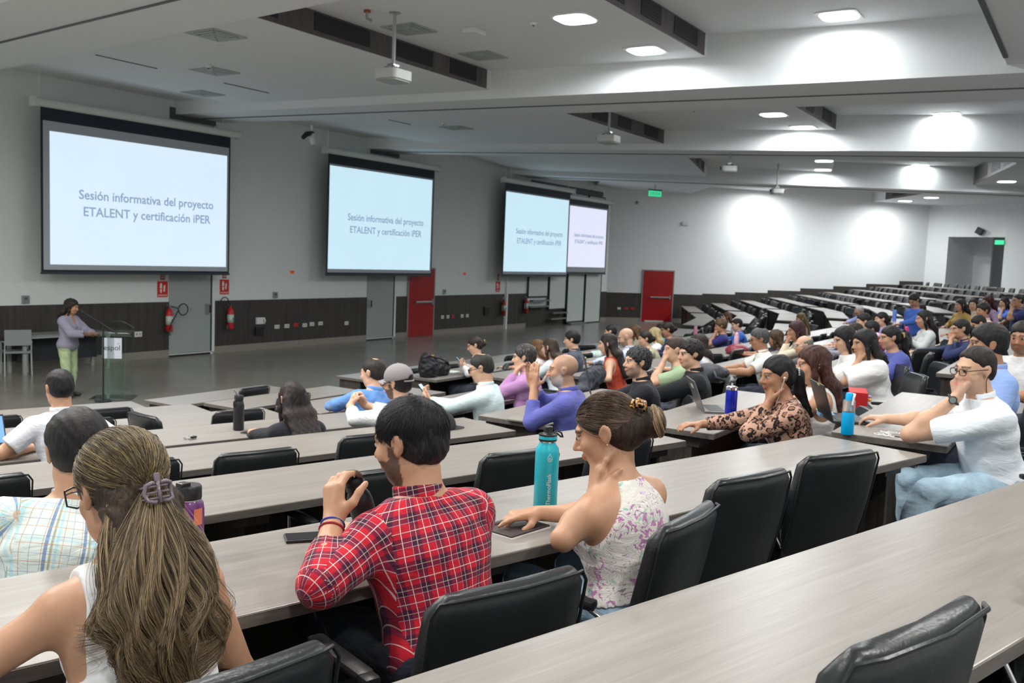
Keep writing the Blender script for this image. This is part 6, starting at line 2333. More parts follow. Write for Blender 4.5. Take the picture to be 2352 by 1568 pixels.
for sx in (-1, 1):
    MB().tube([(sx * .23, -.24, 0), (sx * .225, -.20, .44), (sx * .225, -.23, .66)], .014, 8).build('leg', tg, root)
    MB().tube([(sx * .23, .22, 0), (sx * .225, .20, .44), (sx * .235, .18, .62), (sx * .235, -.1, .64)], .014, 8).build('leg', tg, root)

# ------------------------------------------------------------ ceiling fittings
def projector(x, y, z, rz, top, label):
    root = empty('ceiling_projector', (x, y, z), rz, label, 'projector', 'white ceiling projectors')
    b = MB().prism(rrect(.46, .40, .09), 0, .13)
    b.build('housing', plain('projector_white', (.55, .57, .55), .4, var=0), root, auto=40)
    MB().prism(rrect(.42, .36, .08), -.025, 0).build('underside', plain('projector_grey', (.36, .37, .34), .5, var=0), root)
    MB().lathe([(.045, 0), (.045, .03), (.03, .032), (.03, .02)], (-.08, .20, .07), 16, axis=(0, 1, 0)).build('lens', M_BLK, root)
    MB().lathe([(.001, 0), (.014, 0)], (.02, -.13, -.0262), 8).build('vent', M_BLK, root)
    m = MB()
    for q in (-1, 1):
        for w in (-1, 1): m.tube([(0, 0, .23), (q * .12, w * .10, .14)], .016, 6)
    m.box((0, 0, .20), (.14, .12, .05), bev=.01)
    m.build('mount_bracket', M_STEEL, root)
    MB().tube([(0, 0, .22), (0, 0, top - z - .005)], .026, 10).build('mount_pole', plain('pole_grey', (.38, .4, .42), .4, var=0), root)
    MB().lathe([(.08, -.012), (.08, 0)], (0, 0, top - z - .001), 14).build('ceiling_flange', M_STEEL, root)


projector(10.62, 8.82, 5.06, 0, 6.0, 'nearest ceiling projector, large white box on a pole')
projector(17.62, 8.86, 5.04, 0, 6.0, 'second ceiling projector, under the second beam')
projector(23.85, 8.45, 5.04, .35, 6.0, 'third ceiling projector, beside the small dark step')
projector(31.1, 9.35, 5.04, .5, 6.0, 'farthest ceiling projector, over the right wall')
root = empty('ceiling_camera', (16.1, 15.75, 5.15), 0, 'small white and black camera hanging below the second beam', 'camera')
MB().tube([(0, 0, .30), (0, 0, .12)], .03, 10).build('mount', M_WHITE, root)
MB().tube([(-.30, -.02, -.02), (-.16, 0, .08), (.02, 0, .12)], [.05, .06, .06], 10).build('body', M_BLK, root, smooth=True)
MB().tube([(0, 0, .10), (.03, -.03, -.14)], [.08, .06], 12).build('head', M_WHITE, root, smooth=True)
MB().lathe([(.001, 0), (.025, .01)], (.03, -.04, -.15), 10, axis=(0, -.3, -1)).build('lens', M_BLK, root)


def diffuser(x, y, z, label, w=.60):
    root = empty('air_diffuser', (x, y, z), 0, label, 'air diffuser', 'square ceiling diffusers')
    for i, s in enumerate((1, .74, .48, .24)):
        hw = w * s / 2
        m = MB()
        for a, b, c, d in ((0, hw, w * s, .05), (0, -hw, w * s, .05)): m.box((a, b, -.008 - .006 * i), (c, .035, .012))
        for a in (-hw, hw): m.box((a, 0, -.008 - .006 * i), (.035, w * s, .012))
        m.build('louvre', plain('diffuser_metal', (.40, .44, .42), .5, var=0), root)


for i, (x, y, z) in enumerate(((9.48, 11.22, 5.66), (11.42, 13.54, 5.66), (12.99, 15.75, 5.66), (11.46, 9.23, 6.0), (13.46, 9.22, 6.0), (18.69, 13.51, 5.66))):
    diffuser(x, y, z, ['square air diffuser high on the left, left of the dark vent step', 'square air diffuser above the first screen', 'faint square diffuser nearest the first screen', 'square air diffuser right of the nearest projector pole',
                       'faint square diffuser beside the white ceiling box', 'square diffuser in the second bay'][i])
for a, b, y, lb in ((9.66, 10.85, 14.37, 'thin slot grille left in the first bay ceiling'), (12.3, 13.42, 14.32, 'thin slot grille right in the first bay ceiling'), (17.1, 17.9, 14.3, 'thin slot grille in the second bay ceiling')):
    root = empty('slot_grille', ((a + b) / 2, y, 5.66), 0, lb, 'slot grille')
    MB().box((0, 0, -.006), (b - a, .035, .010)).build('frame', M_GROOVE, root)
root = empty('ceiling_box', (11.87, 8.31, 6.0), 0, 'white wireless box on the ceiling right of the nearest projector', 'access point')
MB().box((0, 0, -.04), (.34, .22, .08), bev=.02).build('casing', M_WHITE, root)
for i, (x, y, z) in enumerate(((11.84, 7.25, 6.0), (11.0, 13.2, 5.66), (19.8, 7.9, 6.0), (17.9, 13.3, 5.66), (8.9, 13.7, 5.66))):
    root = empty('smoke_detector', (x, y, z), 0, ['smoke detector left of the first bright lamp', 'smoke detector between the diffusers of the first bay', 'smoke detector in the second bay near the lamps', 'smoke detector beside the second bay diffuser', 'tiny detector at the far left of the ceiling'][i], 'smoke detector', 'small round detectors')
    MB().lathe([(.055, -.001), (.055, -.02), (.035, -.045), (.001, -.05)], n=14).build('housing', M_WHITE, root, smooth=True)
    MB().lathe([(.02, -.05), (.012, -.065), (.001, -.066)], n=10).build('sensor', M_GROOVE, root)
root = empty('sprinkler_pipe', (10.35, 9.1, 6.0), 0, 'orange capped pipe fitting beside the nearest projector pole', 'pipe fitting')
MB().lathe([(.05, -.001), (.05, -.03)], n=12).build('cap', plain('orange_cap', (.35, .08, .03), .5, var=0), root)
MB().tube([(0, 0, -.03), (0, 0, -.11), (.09, 0, -.12)], .022, 8).build('pipe', M_STEEL, root)
root = empty('exit_sign', (34.3, 15.1, 5.28), -.45, 'green lit exit sign hanging near the right wall ceiling', 'exit sign')
MB().box((0, 0, 0), (.62, .05, .22), bev=.005).build('lit_panel', plain('exit_green', (.03, .55, .25), .4, var=0, emit=.5), root)
MB().box((0, 0, .14), (.66, .07, .05)).build('bracket', M_GROOVE, root)
MB().tube([(0, 0, .16), (0, 0, .37)], .02, 6).build('stem', M_STEEL, root)
text_mesh('lettering', 'SALIDA', .15, M_WHITE, root, (0, -.028, 0), (PI / 2, 0, 0))
q = bpt(3.55, .25)
root = empty('exit_sign', (q.x, q.y, 4.12), BA, 'faint green exit sign at the corridor opening', 'exit sign')
MB().box((0, 0, 0), (.4, .05, .2), bev=.005).build('lit_panel', plain('exit_green', (.03, .55, .25), .4), root)
q = bpt(2.6, .12)
root = empty('wall_speaker', (q.x, q.y, 4.62), BA, 'small black loudspeaker on the wall over the corridor opening', 'loudspeaker')
MB().box((0, -.10, 0), (.30, .20, .30), rot=Matrix.Rotation(.5, 3, 'Y'), bev=.02).build('cabinet', M_BLK, root)
MB().box((0, .0, 0), (.06, .10, .06)).build('bracket', M_BLK, root)
q = wallpt(3.6, .03)
root = empty('wall_grille', (q.x, q.y, 4.35), WA, 'small oval grille high on the right wall above the red door', 'grille')
MB().box((0, -.01, 0), (.34, .03, .16), bev=.01).build('frame', M_STEEL, root)
q = wallpt(1.2, .06)
root = empty('security_camera', (q.x, q.y, 5.1), WA, 'small grey security camera high on the right wall near the corner', 'camera')
MB().box((0, -.06, 0), (.10, .16, .10), bev=.02).build('body', M_STEEL, root)
MB().box((0, .0, .06), (.05, .1, .05)).build('bracket', M_BLK, root)


# ------------------------------------------------------------ things on the desks
def bottle(name, loc, prof_body, mats, label, cat='bottle', n=28, rz=0, group=None):
    root = empty(name, loc, rz, label, cat, group)
    for part, prof, mt in prof_body:
        MB().lathe(prof, n=n).build(part, mats[mt], root, auto=50)
    return root


M_TEAL = plain('teal_enamel', (.01, .42, .52), .38, var=.04, coat=.2)
M_PURP = plain('purple_enamel', (.13, .03, .16), .35, var=.04, coat=.2)
M_BOTB = plain('matte_black_flask', (.016, .017, .02), .42, var=0)
# teal flask
b = bottle('water_bottle', (2.93, 1.66, DZ(6)), [
    ('body', [(.001, 0), (.040, 0), (.0435, .004), (.0435, .205), (.041, .222), (.030, .236), (.029, .243)], 't'),
    ('neck_ring', [(.030, .243), (.030, .246), (.0305, .247)], 's'),
    ('lid', [(.0315, .247), (.0335, .249), (.0335, .253), (.0325, .255)], 'b'),
    ('lid_band', [(.0335, .255), (.0335, .266)], 't'),
    ('lid_top', [(.033, .266), (.0345, .268), (.0345, .272), (.018, .276), (.0165, .279), (.0165, .298), (.014, .300), (.001, .300)], 'b')], dict(t=M_TEAL, s=M_CHROME, b=M_BLK), 'tall teal flask with a black cap in front of the person in the floral top')
MB().tube([(.012, -.01, .272), (.03, -.02, .282), (.05, -.028, .272), (.058, -.03, .255), (.05, -.026, .258), (.03, -.016, .275)], .0035, 6).build('carry_loop', M_BLK, b)
va = math.atan2(-1.66, -2.93)
bd_ = Vector((math.cos(va + .25), math.sin(va + .25), 0))
t_ = text_mesh('lettering', 'ThermoFlask', .022, M_WHITE, b, (bd_.x * .0438, bd_.y * .0438, .075), (0, 0, 0), depth=.0002)
t_.rotation_euler = (PI / 2, -PI / 2, va + .25 + PI / 2)
dr = MB()
pts = []
for i in range(25):
    a = 2 * PI * i / 24
    pts.append((.0085 * math.sin(a) * (1 - .35 * math.cos(a)), 0, .012 * math.cos(a) + (.004 if math.cos(a) > .9 else 0)))
dr.tube(pts, .0008, 5, cap=False)
dr.tube([(.004 * math.sin(2 * PI * i / 16), 0, -.003 + .004 * math.cos(2 * PI * i / 16)) for i in range(17)], .0008, 5, cap=False)
o = dr.build('emblem', M_WHITE, b, loc=(bd_.x * .0438, bd_.y * .0438, .190)); o.rotation_euler = (0, 0, va + .25 + PI / 2)
# purple flask with stickers
b = bottle('water_bottle', (1.72, 2.13, DZ(6)), [
    ('body', [(.001, 0), (.040, 0), (.0435, .004), (.0435, .165), (.041, .182), (.034, .192)], 'p'),
    ('neck_ring', [(.035, .192), (.0355, .194)], 's'),
    ('lid', [(.0355, .194), (.0365, .197), (.0365, .228), (.033, .233), (.001, .233)], 'b')], dict(p=M_PURP, s=M_CHROME, b=M_BLK), 'purple flask with round and lettered stickers and a black spout lid')
MB().box((-.018, .0, .236), (.03, .03, .014), bev=.004).build('spout', M_BLK, b)
MB().tube([(-.034, 0, .222), (-.052, 0, .218), (-.056, 0, .20), (-.038, 0, .19)], .005, 6).build('carry_loop', M_BLK, b)
va = math.atan2(-2.13, -1.72)


def curved_patch(r, a0, a1, z0, z1, shape='rect', n=16):
    vs = []; fs = []
    m = 12
    for j in range(m + 1):
        for i in range(n + 1):
            u = i / n * 2 - 1; v = j / m * 2 - 1
            if shape == 'disc':
                u, v = u * math.sqrt(1 - v * v / 2), v * math.sqrt(1 - u * u / 2)
            a = (a0 + a1) / 2 + (a1 - a0) / 2 * u
            vs.append((r * math.cos(a), r * math.sin(a), (z0 + z1) / 2 + (z1 - z0) / 2 * v))
    for j in range(m):
        for i in range(n):
            fs.append((j * (n + 1) + i, j * (n + 1) + i + 1, (j + 1) * (n + 1) + i + 1, (j + 1) * (n + 1) + i))
    return vs, fs


MB().add(*curved_patch(.0440, va - .75, va + .15, .118, .158, 'disc')).build('round_sticker', plain('sticker_pale', (.62, .60, .66), .5, var=.12), b)
MB().add(*curved_patch(.0440, va + .35, va + 1.0, .125, .172)).build('orange_sticker', plain('sticker_orange', (.75, .22, .12), .5, var=.25), b)
MB().add(*curved_patch(.0440, va - .1, va + .75, .060, .100, 'disc')).build('lilac_sticker', plain('sticker_lilac', (.48, .33, .58), .5, var=.15), b)
# black flask on the third row
b = bottle('water_bottle', (4.84, 5.43, DZ(3)), [
    ('body', [(.001, 0), (.036, 0), (.040, .006), (.040, .190), (.034, .215), (.030, .225)], 'b'),
    ('lid', [(.033, .225), (.034, .228), (.034, .262), (.030, .268), (.001, .268)], 'b')], dict(b=M_BOTB), 'black flask with a flip straw standing on the desk of the empty seats')
MB().tube([(-.01, 0, .262), (-.045, .01, .315)], [.010, .007], 8).build('straw', M_STEEL, b)
MB().tube([(-.03, 0, .235), (-.048, 0, .22), (-.048, 0, .19), (-.036, 0, .18)], .006, 6).build('carry_loop', M_BOTB, b)
# blue steel bottle
M_BLUEB = plain('blue_metal', (.008, .02, .40), .22, metal=.35, var=0)
b = bottle('water_bottle', (6.22, 2.09, DZ(5)), [
    ('body', [(.001, 0), (.036, 0), (.040, .004), (.040, .200), (.037, .215)], 'u'),
    ('lid', [(.037, .215), (.041, .218), (.041, .236), (.030, .243), (.008, .246), (.006, .262), (.001, .264)], 's')], dict(u=M_BLUEB, s=M_CHROME), 'cobalt blue metal bottle with a chrome lid beside an open laptop')
# sky blue bottle with clear top
M_SKY = plain('sky_blue_plastic', (.0, .42, .85), .35, var=0)
M_CLR = plain('clear_plastic', (.7, .72, .72), .1, var=0, trans=.8)
b = bottle('water_bottle', (5.36, 1.13, DZ(6)), [
    ('body', [(.001, 0), (.031, 0), (.034, .004), (.034, .125)], 'k'),
    ('clear_section', [(.0335, .125), (.0335, .185), (.030, .192)], 'c'),
    ('lid', [(.022, .192), (.022, .222), (.018, .232), (.001, .233)], 'k')], dict(k=M_SKY, c=M_CLR), 'bright sky blue bottle with a clear upper half at the desk corner')
MB().tube([(0, -.018, .225), (-.015, -.03, .228), (-.032, -.03, .215), (-.036, -.025, .17)], .006, 8).build('handle', M_WHITE, b)
M_PINK = plain('pink_bottle', (.72, .42, .52), .4, var=0)
bottle('water_bottle', (15.4, 5.15, DZ(3)), [('body', [(.001, 0), (.038, 0), (.042, .004), (.042, .19), (.034, .21)], 'p'), ('lid', [(.036, .21), (.036, .235), (.02, .245), (.014, .265), (.001, .266)], 'p')], dict(p=M_PINK), 'pale pink bottle behind the dark red bag', n=16)
bottle('water_bottle', (20.2, 7.72, DZ(1)), [('body', [(.001, 0), (.045, 0), (.045, .22), (.034, .24)], 'p'), ('lid', [(.036, .24), (.036, .30), (.001, .305)], 'q')], dict(p=plain('rose_bottle', (.60, .22, .30), .4, var=0), q=M_PINK), 'rose pink bottle in the front rows left of the navy T-shirt', n=16)
bottle('soda_bottle', (10.6, 3.30, DZ(4)), [('body', [(.001, 0), (.028, 0), (.032, .01), (.030, .06), (.033, .10), (.031, .15), (.014, .19), (.012, .205)], 'g'), ('cap', [(.015, .205), (.015, .228), (.001, .229)], 'y')],
       dict(g=plain('green_pet', (.05, .55, .25), .1, var=0, trans=.55), y=plain('lime_cap', (.45, .65, .05), .4, var=0)), 'green plastic soda bottle on the desk beside the black backpack', 'bottle', 16)
bottle('water_bottle', (14.2, 2.30, DZ(5)), [('body', [(.001, 0), (.030, 0), (.030, .10), (.045, .16), (.045, .27), (.03, .30)], 'm')], dict(m=plain('magenta_plastic', (.75, .06, .30), .35, var=0)), 'magenta pink bottle in the far right group', n=16)
bottle('water_bottle', (24.8, 4.3, DZ(4)), [('body', [(.001, 0), (.05, 0), (.05, .22)], 'm'), ('lid', [(.05, .22), (.04, .28), (.001, .285)], 'm')], dict(m=plain('periwinkle_plastic', (.14, .25, .70), .35, var=0)), 'periwinkle blue bottle on a far desk', n=16)
bottle('water_bottle', (19.0, .95, DZ(6)), [('body', [(.001, 0), (.05, 0), (.05, .26)], 'm'), ('lid', [(.05, .26), (.04, .34), (.001, .345)], 'm')], dict(m=plain('strong_blue_plastic', (.02, .12, .55), .35, var=0)), 'large blue bottle by the right edge', n=16)
# the flask in the hand of the person in tartan
A_ = red['arms'][-1]
ax_ = nrm(V3(.45, -.15, -1))
Wp = A_[2]; F = A_[6]
cpos = Wp + F * .085 + V3(.055, .015, .02)
hf = empty('water_bottle', (0, 0, 0), 0, 'black flask held in the raised left hand of the person in tartan', 'bottle')
rt = red['root']
hf.location = (2.00, 1.72, 1.865)
hf.rotation_euler = (math.radians(-4), math.radians(-20), 0)
MB().lathe([(.001, -.11), (.034, -.11), (.036, -.10), (.036, .05), (.033, .070), (.026, .086), (.024, .092)], n=28).build('body', M_BOTB, hf, auto=50)
MB().lathe([(.027, .092), (.029, .094), (.029, .112), (.026, .114), (.026, .128), (.023, .132), (.001, .132)], n=28).build('cap', M_BLK, hf, auto=40)


def wristband(I, q, off, rad, mat, nm, th=.0035, sq=1):
    Sj, E_, Wp, r1, r2, r3, F = I['arms'][q]
    a = nrm(Wp - E_)
    c = Wp - a * off
    R_ = rad
    n = 26
    s1 = nrm(np.cross(a, V3(0, 0, 1.01))); s2 = np.cross(a, s1)
    pts = [tuple(c + (s1 * math.cos(2 * PI * i / n) + s2 * math.sin(2 * PI * i / n)) * R_) for i in range(n + 1)]
    m = MB().tube(pts, th, 8, cap=False)
    return m.build(nm, mat, I['root'], smooth=True)


wristband(red, -1, .012, .0315, plain('blue_thread', (.03, .05, .35), .6, var=0), 'bracelet', .0028)
wristband(red, -1, .030, .0325, plain('red_beads', (.30, .015, .02), .4, var=0), 'bracelet', .0036)


def watch(I, q, strap, off=.03, face=M_BLK, sc=1.0):
    Sj, E_, Wp, r1, r2, r3, F = I['arms'][q]
    a = nrm(Wp - E_)
    wristband(I, q, off, .0315 * sc, strap, 'watch_strap', .0075)
    I_cam = toloc(np.array(CAM), I['xy'], I['tz'], I['ang'])
    c = Wp - a * off
    d = I_cam - c; d = nrm(d - (d @ a) * a)
    MB().lathe([(.001, 0), (.021, 0), (.021, .010), (.018, .013), (.001, .013)], tuple(c + d * .031), 20, axis=tuple(d)).build('watch_case', face, I['root'], auto=40)
    MB().lathe([(.001, 0), (.016, .0005)], tuple(c + d * .0445), 20, axis=tuple(d)).build('watch_dial', plain('dial_grey', (.16, .2, .2), .2, var=.2), I['root'])


watch(ws, -1, M_BLK)
watch(bald, 1, M_BLK) if False else None


def glasses(I, mat=M_BLK, rim=.0016, lens=False):
    hp_ = I['hp']
    m = MB()
    for q in (-1, 1):
        pts = []
        for i in range(17):
            a = 2 * PI * i / 16
            pts.append(tuple(hp_(q * .032 + .024 * math.copysign(abs(math.cos(a)) ** .7, math.cos(a)), .108 - .004 * abs(math.cos(a)), .004 + .017 * math.copysign(abs(math.sin(a)) ** .7, math.sin(a)))))
        m.tube(pts, rim, 6, cap=False)
        m.tube([tuple(hp_(q * .056, .103, .012)), tuple(hp_(q * .079, .06, .014)), tuple(hp_(q * .084, -.008, .012)), tuple(hp_(q * .080, -.03, -.006))], rim, 6)
    m.tube([tuple(hp_(-.009, .108, .008)), tuple(hp_(0, .112, .010)), tuple(hp_(.009, .108, .008))], rim, 6)
    m.build('glasses', mat, I['root'], smooth=True)


glasses(ws, rim=.0022)
glasses(cyan, rim=.003)
glasses(polo, rim=.002)
glasses(baldg, M_STEEL, rim=.002)
glasses(cap, rim=.003)
# strap of the eyeglass cord on the white shirt
hp_ = ws['hp']
MB().tube([tuple(hp_(-.082, -.02, -.0)), tuple(hp_(-.080, .0, -.05)), tuple(hp_(-.07, -.01, -.10)), tuple(ws['Nk'] + V3(-.07, .0, .025)), tuple(ws['Nk'] + V3(-.03, -.08, .03)), tuple(ws['Nk'] + V3(.04, -.08, .03))], .0022, 6).build('glasses_cord', M_BLK, ws['root'], smooth=True)
# earphones of the person in leopard print
hp_ = leo['hp']
e = MB().tube([tuple(hp_(-.088, .004, -.004)), tuple(hp_(-.088, .012, -.03)), tuple(hp_(-.075, .03, -.09)), tuple(hp_(-.05, .05, -.16)), tuple(leo['Nk'] + leo['f'] * .14 - leo['t'] * .05)], .0016, 6)
e.lathe([(.001, 0), (.007, .003), (.006, .012), (.001, .014)], tuple(hp_(-.084, .004, -.002)), 10, axis=tuple(leo['Rh'] @ V3(-1, 0, 0)))
e.build('earphones', M_WHITE, leo['root'], smooth=True)


def claw(I, q, mat, s=.03):
    hp_ = I['hp']
    m = MB()
    for i in range(4):
        z = q[2] + (i - 1.5) * s * .35
        m.tube([tuple(hp_(q[0] - s * .6, q[1], z)), tuple(hp_(q[0], q[1] - s * .4, z)), tuple(hp_(q[0] + s * .6, q[1], z))], s * .16, 6)
    m.build('hair_clip', mat, I['root'], smooth=True)


claw(leo, (-.02, -.13, .01), plain('clip_pearl', (.65, .72, .70), .2, var=0), .034)
claw(bb, (-.03, -.13, .015), plain('flower_yellow', (.72, .55, .16), .5, var=.1), .035)
claw(wfl, (-.02, -.15, .02), plain('gold', (.8, .55, .2), .2), .03)


def cap_hat(I, mat, back=True):
    hp_ = I['hp']; H = I['H']; Rh = I['Rh']; s = I['s']
    he = lambda c, rr, k=.02: el(hp_(*c), V3(*rr) * s, Rh, k * s)
    pr = [he((0, -.016, .048), (.093, .112, .098), .01)]
    def fn(P):
        d = sdf(pr, P)
        d = np.maximum(d, (hp_(0, 0, .022) - P) @ (Rh @ nrm(V3(0, .12, 1))))
        # arched opening above the closure strap
        w = d_el(P, hp_(0, -.125, .022), V3(.040, .05, .040) * s, Rh)
        return np.maximum(d, -w)
    Vt, Fc = mesh_fn(fn, bounds(pr, .02), .006)
    root = empty('baseball_cap', (I['root'].location), I['ang'], 'grey faded baseball cap worn by the person in the white shirt', 'cap')
    np_mesh('crown', Vt, Fc, mat, root)
    br = MB()
    vs = []; fs = []
    n, m = 14, 6
    for j in range(m + 1):
        for i in range(n + 1):
            a = math.radians(-62 + 124 * i / n)
            rr = 1 + .62 * j / m * math.cos(a * .75) ** .5
            x = .088 * math.sin(a) * (1 + .12 * j / m); y = .092 * math.cos(a) * rr
            z = .034 - .016 * (x / .08) ** 2 - .012 * (j / m) ** 1.5
            vs.append((x, y, z))
    for j in range(m):
        for i in range(n): fs.append((j * (n + 1) + i, j * (n + 1) + i + 1, (j + 1) * (n + 1) + i + 1, (j + 1) * (n + 1) + i))
    b0 = len(vs)
    vs2 = vs + [(x, y, z - .004) for x, y, z in vs]
    fs2 = fs + [tuple(b0 + q for q in reversed(f_)) for f_ in fs]
    for i in range(n): fs2.append((m * (n + 1) + i + 1, m * (n + 1) + i, b0 + m * (n + 1) + i, b0 + m * (n + 1) + i + 1))
    br.add([tuple(hp_(*v)) for v in vs2], fs2)
    br.build('brim', mat, root, smooth=True)
    st = MB().tube([tuple(hp_(-.06, -.095, .020)), tuple(hp_(-.03, -.122, .018)), tuple(hp_(0, -.129, .017)), tuple(hp_(.03, -.122, .018)), tuple(hp_(.06, -.095, .020))], .006, 6)
    st.build('strap', mat, root, smooth=True)
    MB().lathe([(.001, .006), (.008, .002), (.009, -.002)], tuple(hp_(0, -.016, .145)), 10).build('button', mat, root)


M_CAPG = plain('faded_grey_cotton', (.27, .245, .255), .85, var=.1)
cap_hat(cap, M_CAPG)
# black baseball cap lying on the desk of the fourth row
root = empty('baseball_cap', (5.30, 3.85, DZ(4)), AANG - .25, 'black baseball cap lying on the desk behind the tartan shirt', 'cap')
M_CAPB = plain('black_cotton', (.025, .026, .032), .85, var=.1)
pr = [el(V3(0, 0, .0), V3(.088, .092, .118), None)]
Vt, Fc = mesh_fn(lambda P: np.maximum(sdf(pr, P), -(P[:, 2] - .004)), bounds(pr, .02), .006)
np_mesh('crown', Vt, Fc, M_CAPB, root)
m = MB(); vs = []; fs = []
for j in range(7):
    for i in range(15):
        a = math.radians(-60 + 120 * i / 14); rr = 1 + .75 * j / 6 * math.cos(a * .75)
        x, y = .088 * math.cos(a) * rr, .085 * math.sin(a) * (1 + .1 * j / 6)
        vs.append((x, y, .018 - .010 * (y / .08) ** 2 - .012 * (j / 6)))
for j in range(6):
    for i in range(14): fs.append((j * 15 + i, j * 15 + i + 1, j * 15 + 16 + i, j * 15 + 15 + i))
nv = len(vs)
m.add(vs + [(x, y, z - .004) for x, y, z in vs], fs + [tuple(nv + q for q in reversed(f_)) for f_ in fs])
m.build('brim', M_CAPB, root, smooth=True)


def laptop(loc, rz, label, cm, op=100, w=.33, d=.23, scr=None, mark=None):
    root = empty('laptop', loc, rz, label, 'laptop')
    MB().box((0, 0, .009), (w, d, .016), bev=.004).build('base', cm, root)
    MB().box((0, .02, .0175), (w - .05, d * .5, .002)).build('keyboard', M_BLK, root)
    a = math.radians(op - 90)
    R_ = Matrix.Rotation(-a, 3, 'X')
    c = Vector((0, d / 2, .015)) + R_ @ Vector((0, 0, d / 2))
    MB().box(tuple(c), (w, .007, d), rot=R_, bev=.003).build('lid', cm, root)
    c2 = c + R_ @ Vector((0, -.0045, 0))
    MB().box(tuple(c2), (w - .02, .001, d - .025), rot=R_).build('display', scr or plain('laptop_display', (.08, .12, .2), .2, var=.3, emit=.5), root)
    if mark:
        c3 = c + R_ @ Vector((mark[0], .0045, mark[1]))
        MB().box(tuple(c3), (mark[2], .001, mark[3]), rot=R_).build('sticker', mark[4], root)
    return root


M_LAPG = plain('laptop_grey', (.20, .19, .185), .35, metal=.4, var=0)
M_LAPD = plain('laptop_black', (.03, .032, .035), .4, var=0)
M_LAPS = plain('laptop_silver', (.42, .44, .48), .3, metal=.5, var=0)
laptop((6.60, 2.33, DZ(5)), .55, 'open grey laptop with a white oval sticker beside the cobalt blue bottle', M_LAPG, 112, mark=(.0, .06, .08, .03, M_WHITE))
laptop((5.86, 1.26, DZ(6)), .50, 'open black laptop with a yellow tab in front of the white shirt and watch', M_LAPD, 108, .33, .22, mark=(-.05, .103, .05, .012, plain('lime_tab', (.7, .8, .1), .5, var=0)))
laptop((10.7, 3.85, DZ(4)), .3, 'pale silver laptop with a bright reflection behind the grey backpack', M_LAPS, 118)
laptop((12.0, 2.45, DZ(5)), .3, 'thin grey laptop lid beside the wine coloured bag', M_LAPS, 95)
laptop((3.28, 5.98, DZ(3)), AANG + .25, 'tablet-like laptop with a blue screen left of the white checked shirt', M_LAPD, 105, .30, .20, scr=plain('blue_display', (.10, .22, .50), .3, var=.1, emit=.7))
laptop((20.6, 7.55, DZ(1)), .4, 'far small silver laptop in the front rows', M_LAPS, 100)


def slab(name, loc, rz, dims, mat, label, cat, parts=None, tilt=None):
    root = empty(name, loc, rz, label, cat)
    MB().box((0, 0, dims[2] / 2), dims, bev=min(.004, dims[2] * .3)).build('cover', mat, root)
    for nm, c, d, mt in parts or []: MB().box(c, d).build(nm, mt, root)
    if tilt: root.rotation_euler = tilt
    return root


M_PAPER = plain('paper', (.70, .70, .68), .7, var=.03)
slab('smartphone', (4.80, 5.24, DZ(3)), AANG + .5, (.075, .155, .011), M_BLK, 'black smartphone in a pale case beside the black flask', 'phone', [('case', (0, 0, .003), (.079, .159, .005), plain('olive_case', (.30, .32, .22), .5, var=0))])
slab('smartphone', (2.12, 2.04, DZ(6)), AANG + 1.2, (.08, .165, .010), M_BLK, 'black smartphone on the desk left of the tartan elbow', 'phone', [('screen', (0, 0, .0105), (.072, .155, .001), plain('dark_glass', (.02, .02, .025), .08, var=0))])
slab('tablet_case', (2.62, 1.60, DZ(6)), AANG + .15, (.20, .15, .012), plain('brown_leather', (.05, .035, .035), .5, var=.1), 'open dark tablet in a cream case under the hand in the floral top', 'tablet', [('pages', (0, 0, .003), (.206, .156, .006), M_PAPER), ('pen', (-.02, .05, .015), (.12, .010, .006), M_CHROME)])
slab('notebook', (5.98, 3.60, DZ(4)), .1, (.17, .22, .014), plain('olive_notebook', (.25, .24, .19), .6, var=.05), 'closed beige notebook at the violet blue elbow', 'notebook', [('pages', (0, 0, .005), (.165, .223, .007), M_PAPER)])
slab('notebook', (9.35, 2.35, DZ(5)), .2, (.28, .21, .01), M_PAPER, 'open white notebook in front of the white blouse', 'notebook', [('pages', (0, 0, .011), (.27, .2, .002), M_PAPER)])
slab('notebook', (12.3, 1.1, DZ(6)), .4, (.30, .22, .03), plain('lilac_notebook', (.48, .36, .72), .5, var=.03), 'lilac notebook under the arm of the person in black at the right', 'notebook', [('pages', (0, 0, .012), (.295, .224, .02), M_PAPER)])
slab('papers', (6.0, .72, DZ(6)), .3, (.30, .21, .004), plain('bluish_paper', (.60, .64, .80), .6, var=.04), 'loose bluish white papers beside the white shirt', 'papers', [('sheet', (.03, .02, .005), (.29, .2, .001), M_PAPER)])
slab('sticky_notes', (5.98, 1.33, DZ(6)), .4, (.11, .08, .012), plain('pale_yellow_paper', (.65, .68, .45), .7, var=0), 'pale yellow and blue note pads behind the open black laptop', 'notes', [('blue_pad', (-.03, .07, .01), (.14, .09, .02), plain('blue_pad', (.25, .42, .62), .7, var=0)), ('green_tab', (.06, .1, .024), (.04, .03, .006), plain('green_tab', (.2, .6, .35), .6, var=0))])
slab('notebook', (11.0, 7.9, DZ(1)), .2, (.25, .18, .006), M_PAPER, 'white sheet near the front edge behind the black bag', 'papers', [('sheet', (0, 0, .0065), (.24, .17, .001), M_PAPER)])
slab('paper_sheet', (12.9, 5.0, DZ(3)), .2, (.28, .2, .004), M_PAPER, 'white sheet on the desk beside the mauve shirt', 'papers', [('sheet', (0, 0, .0045), (.27, .19, .001), M_PAPER)])
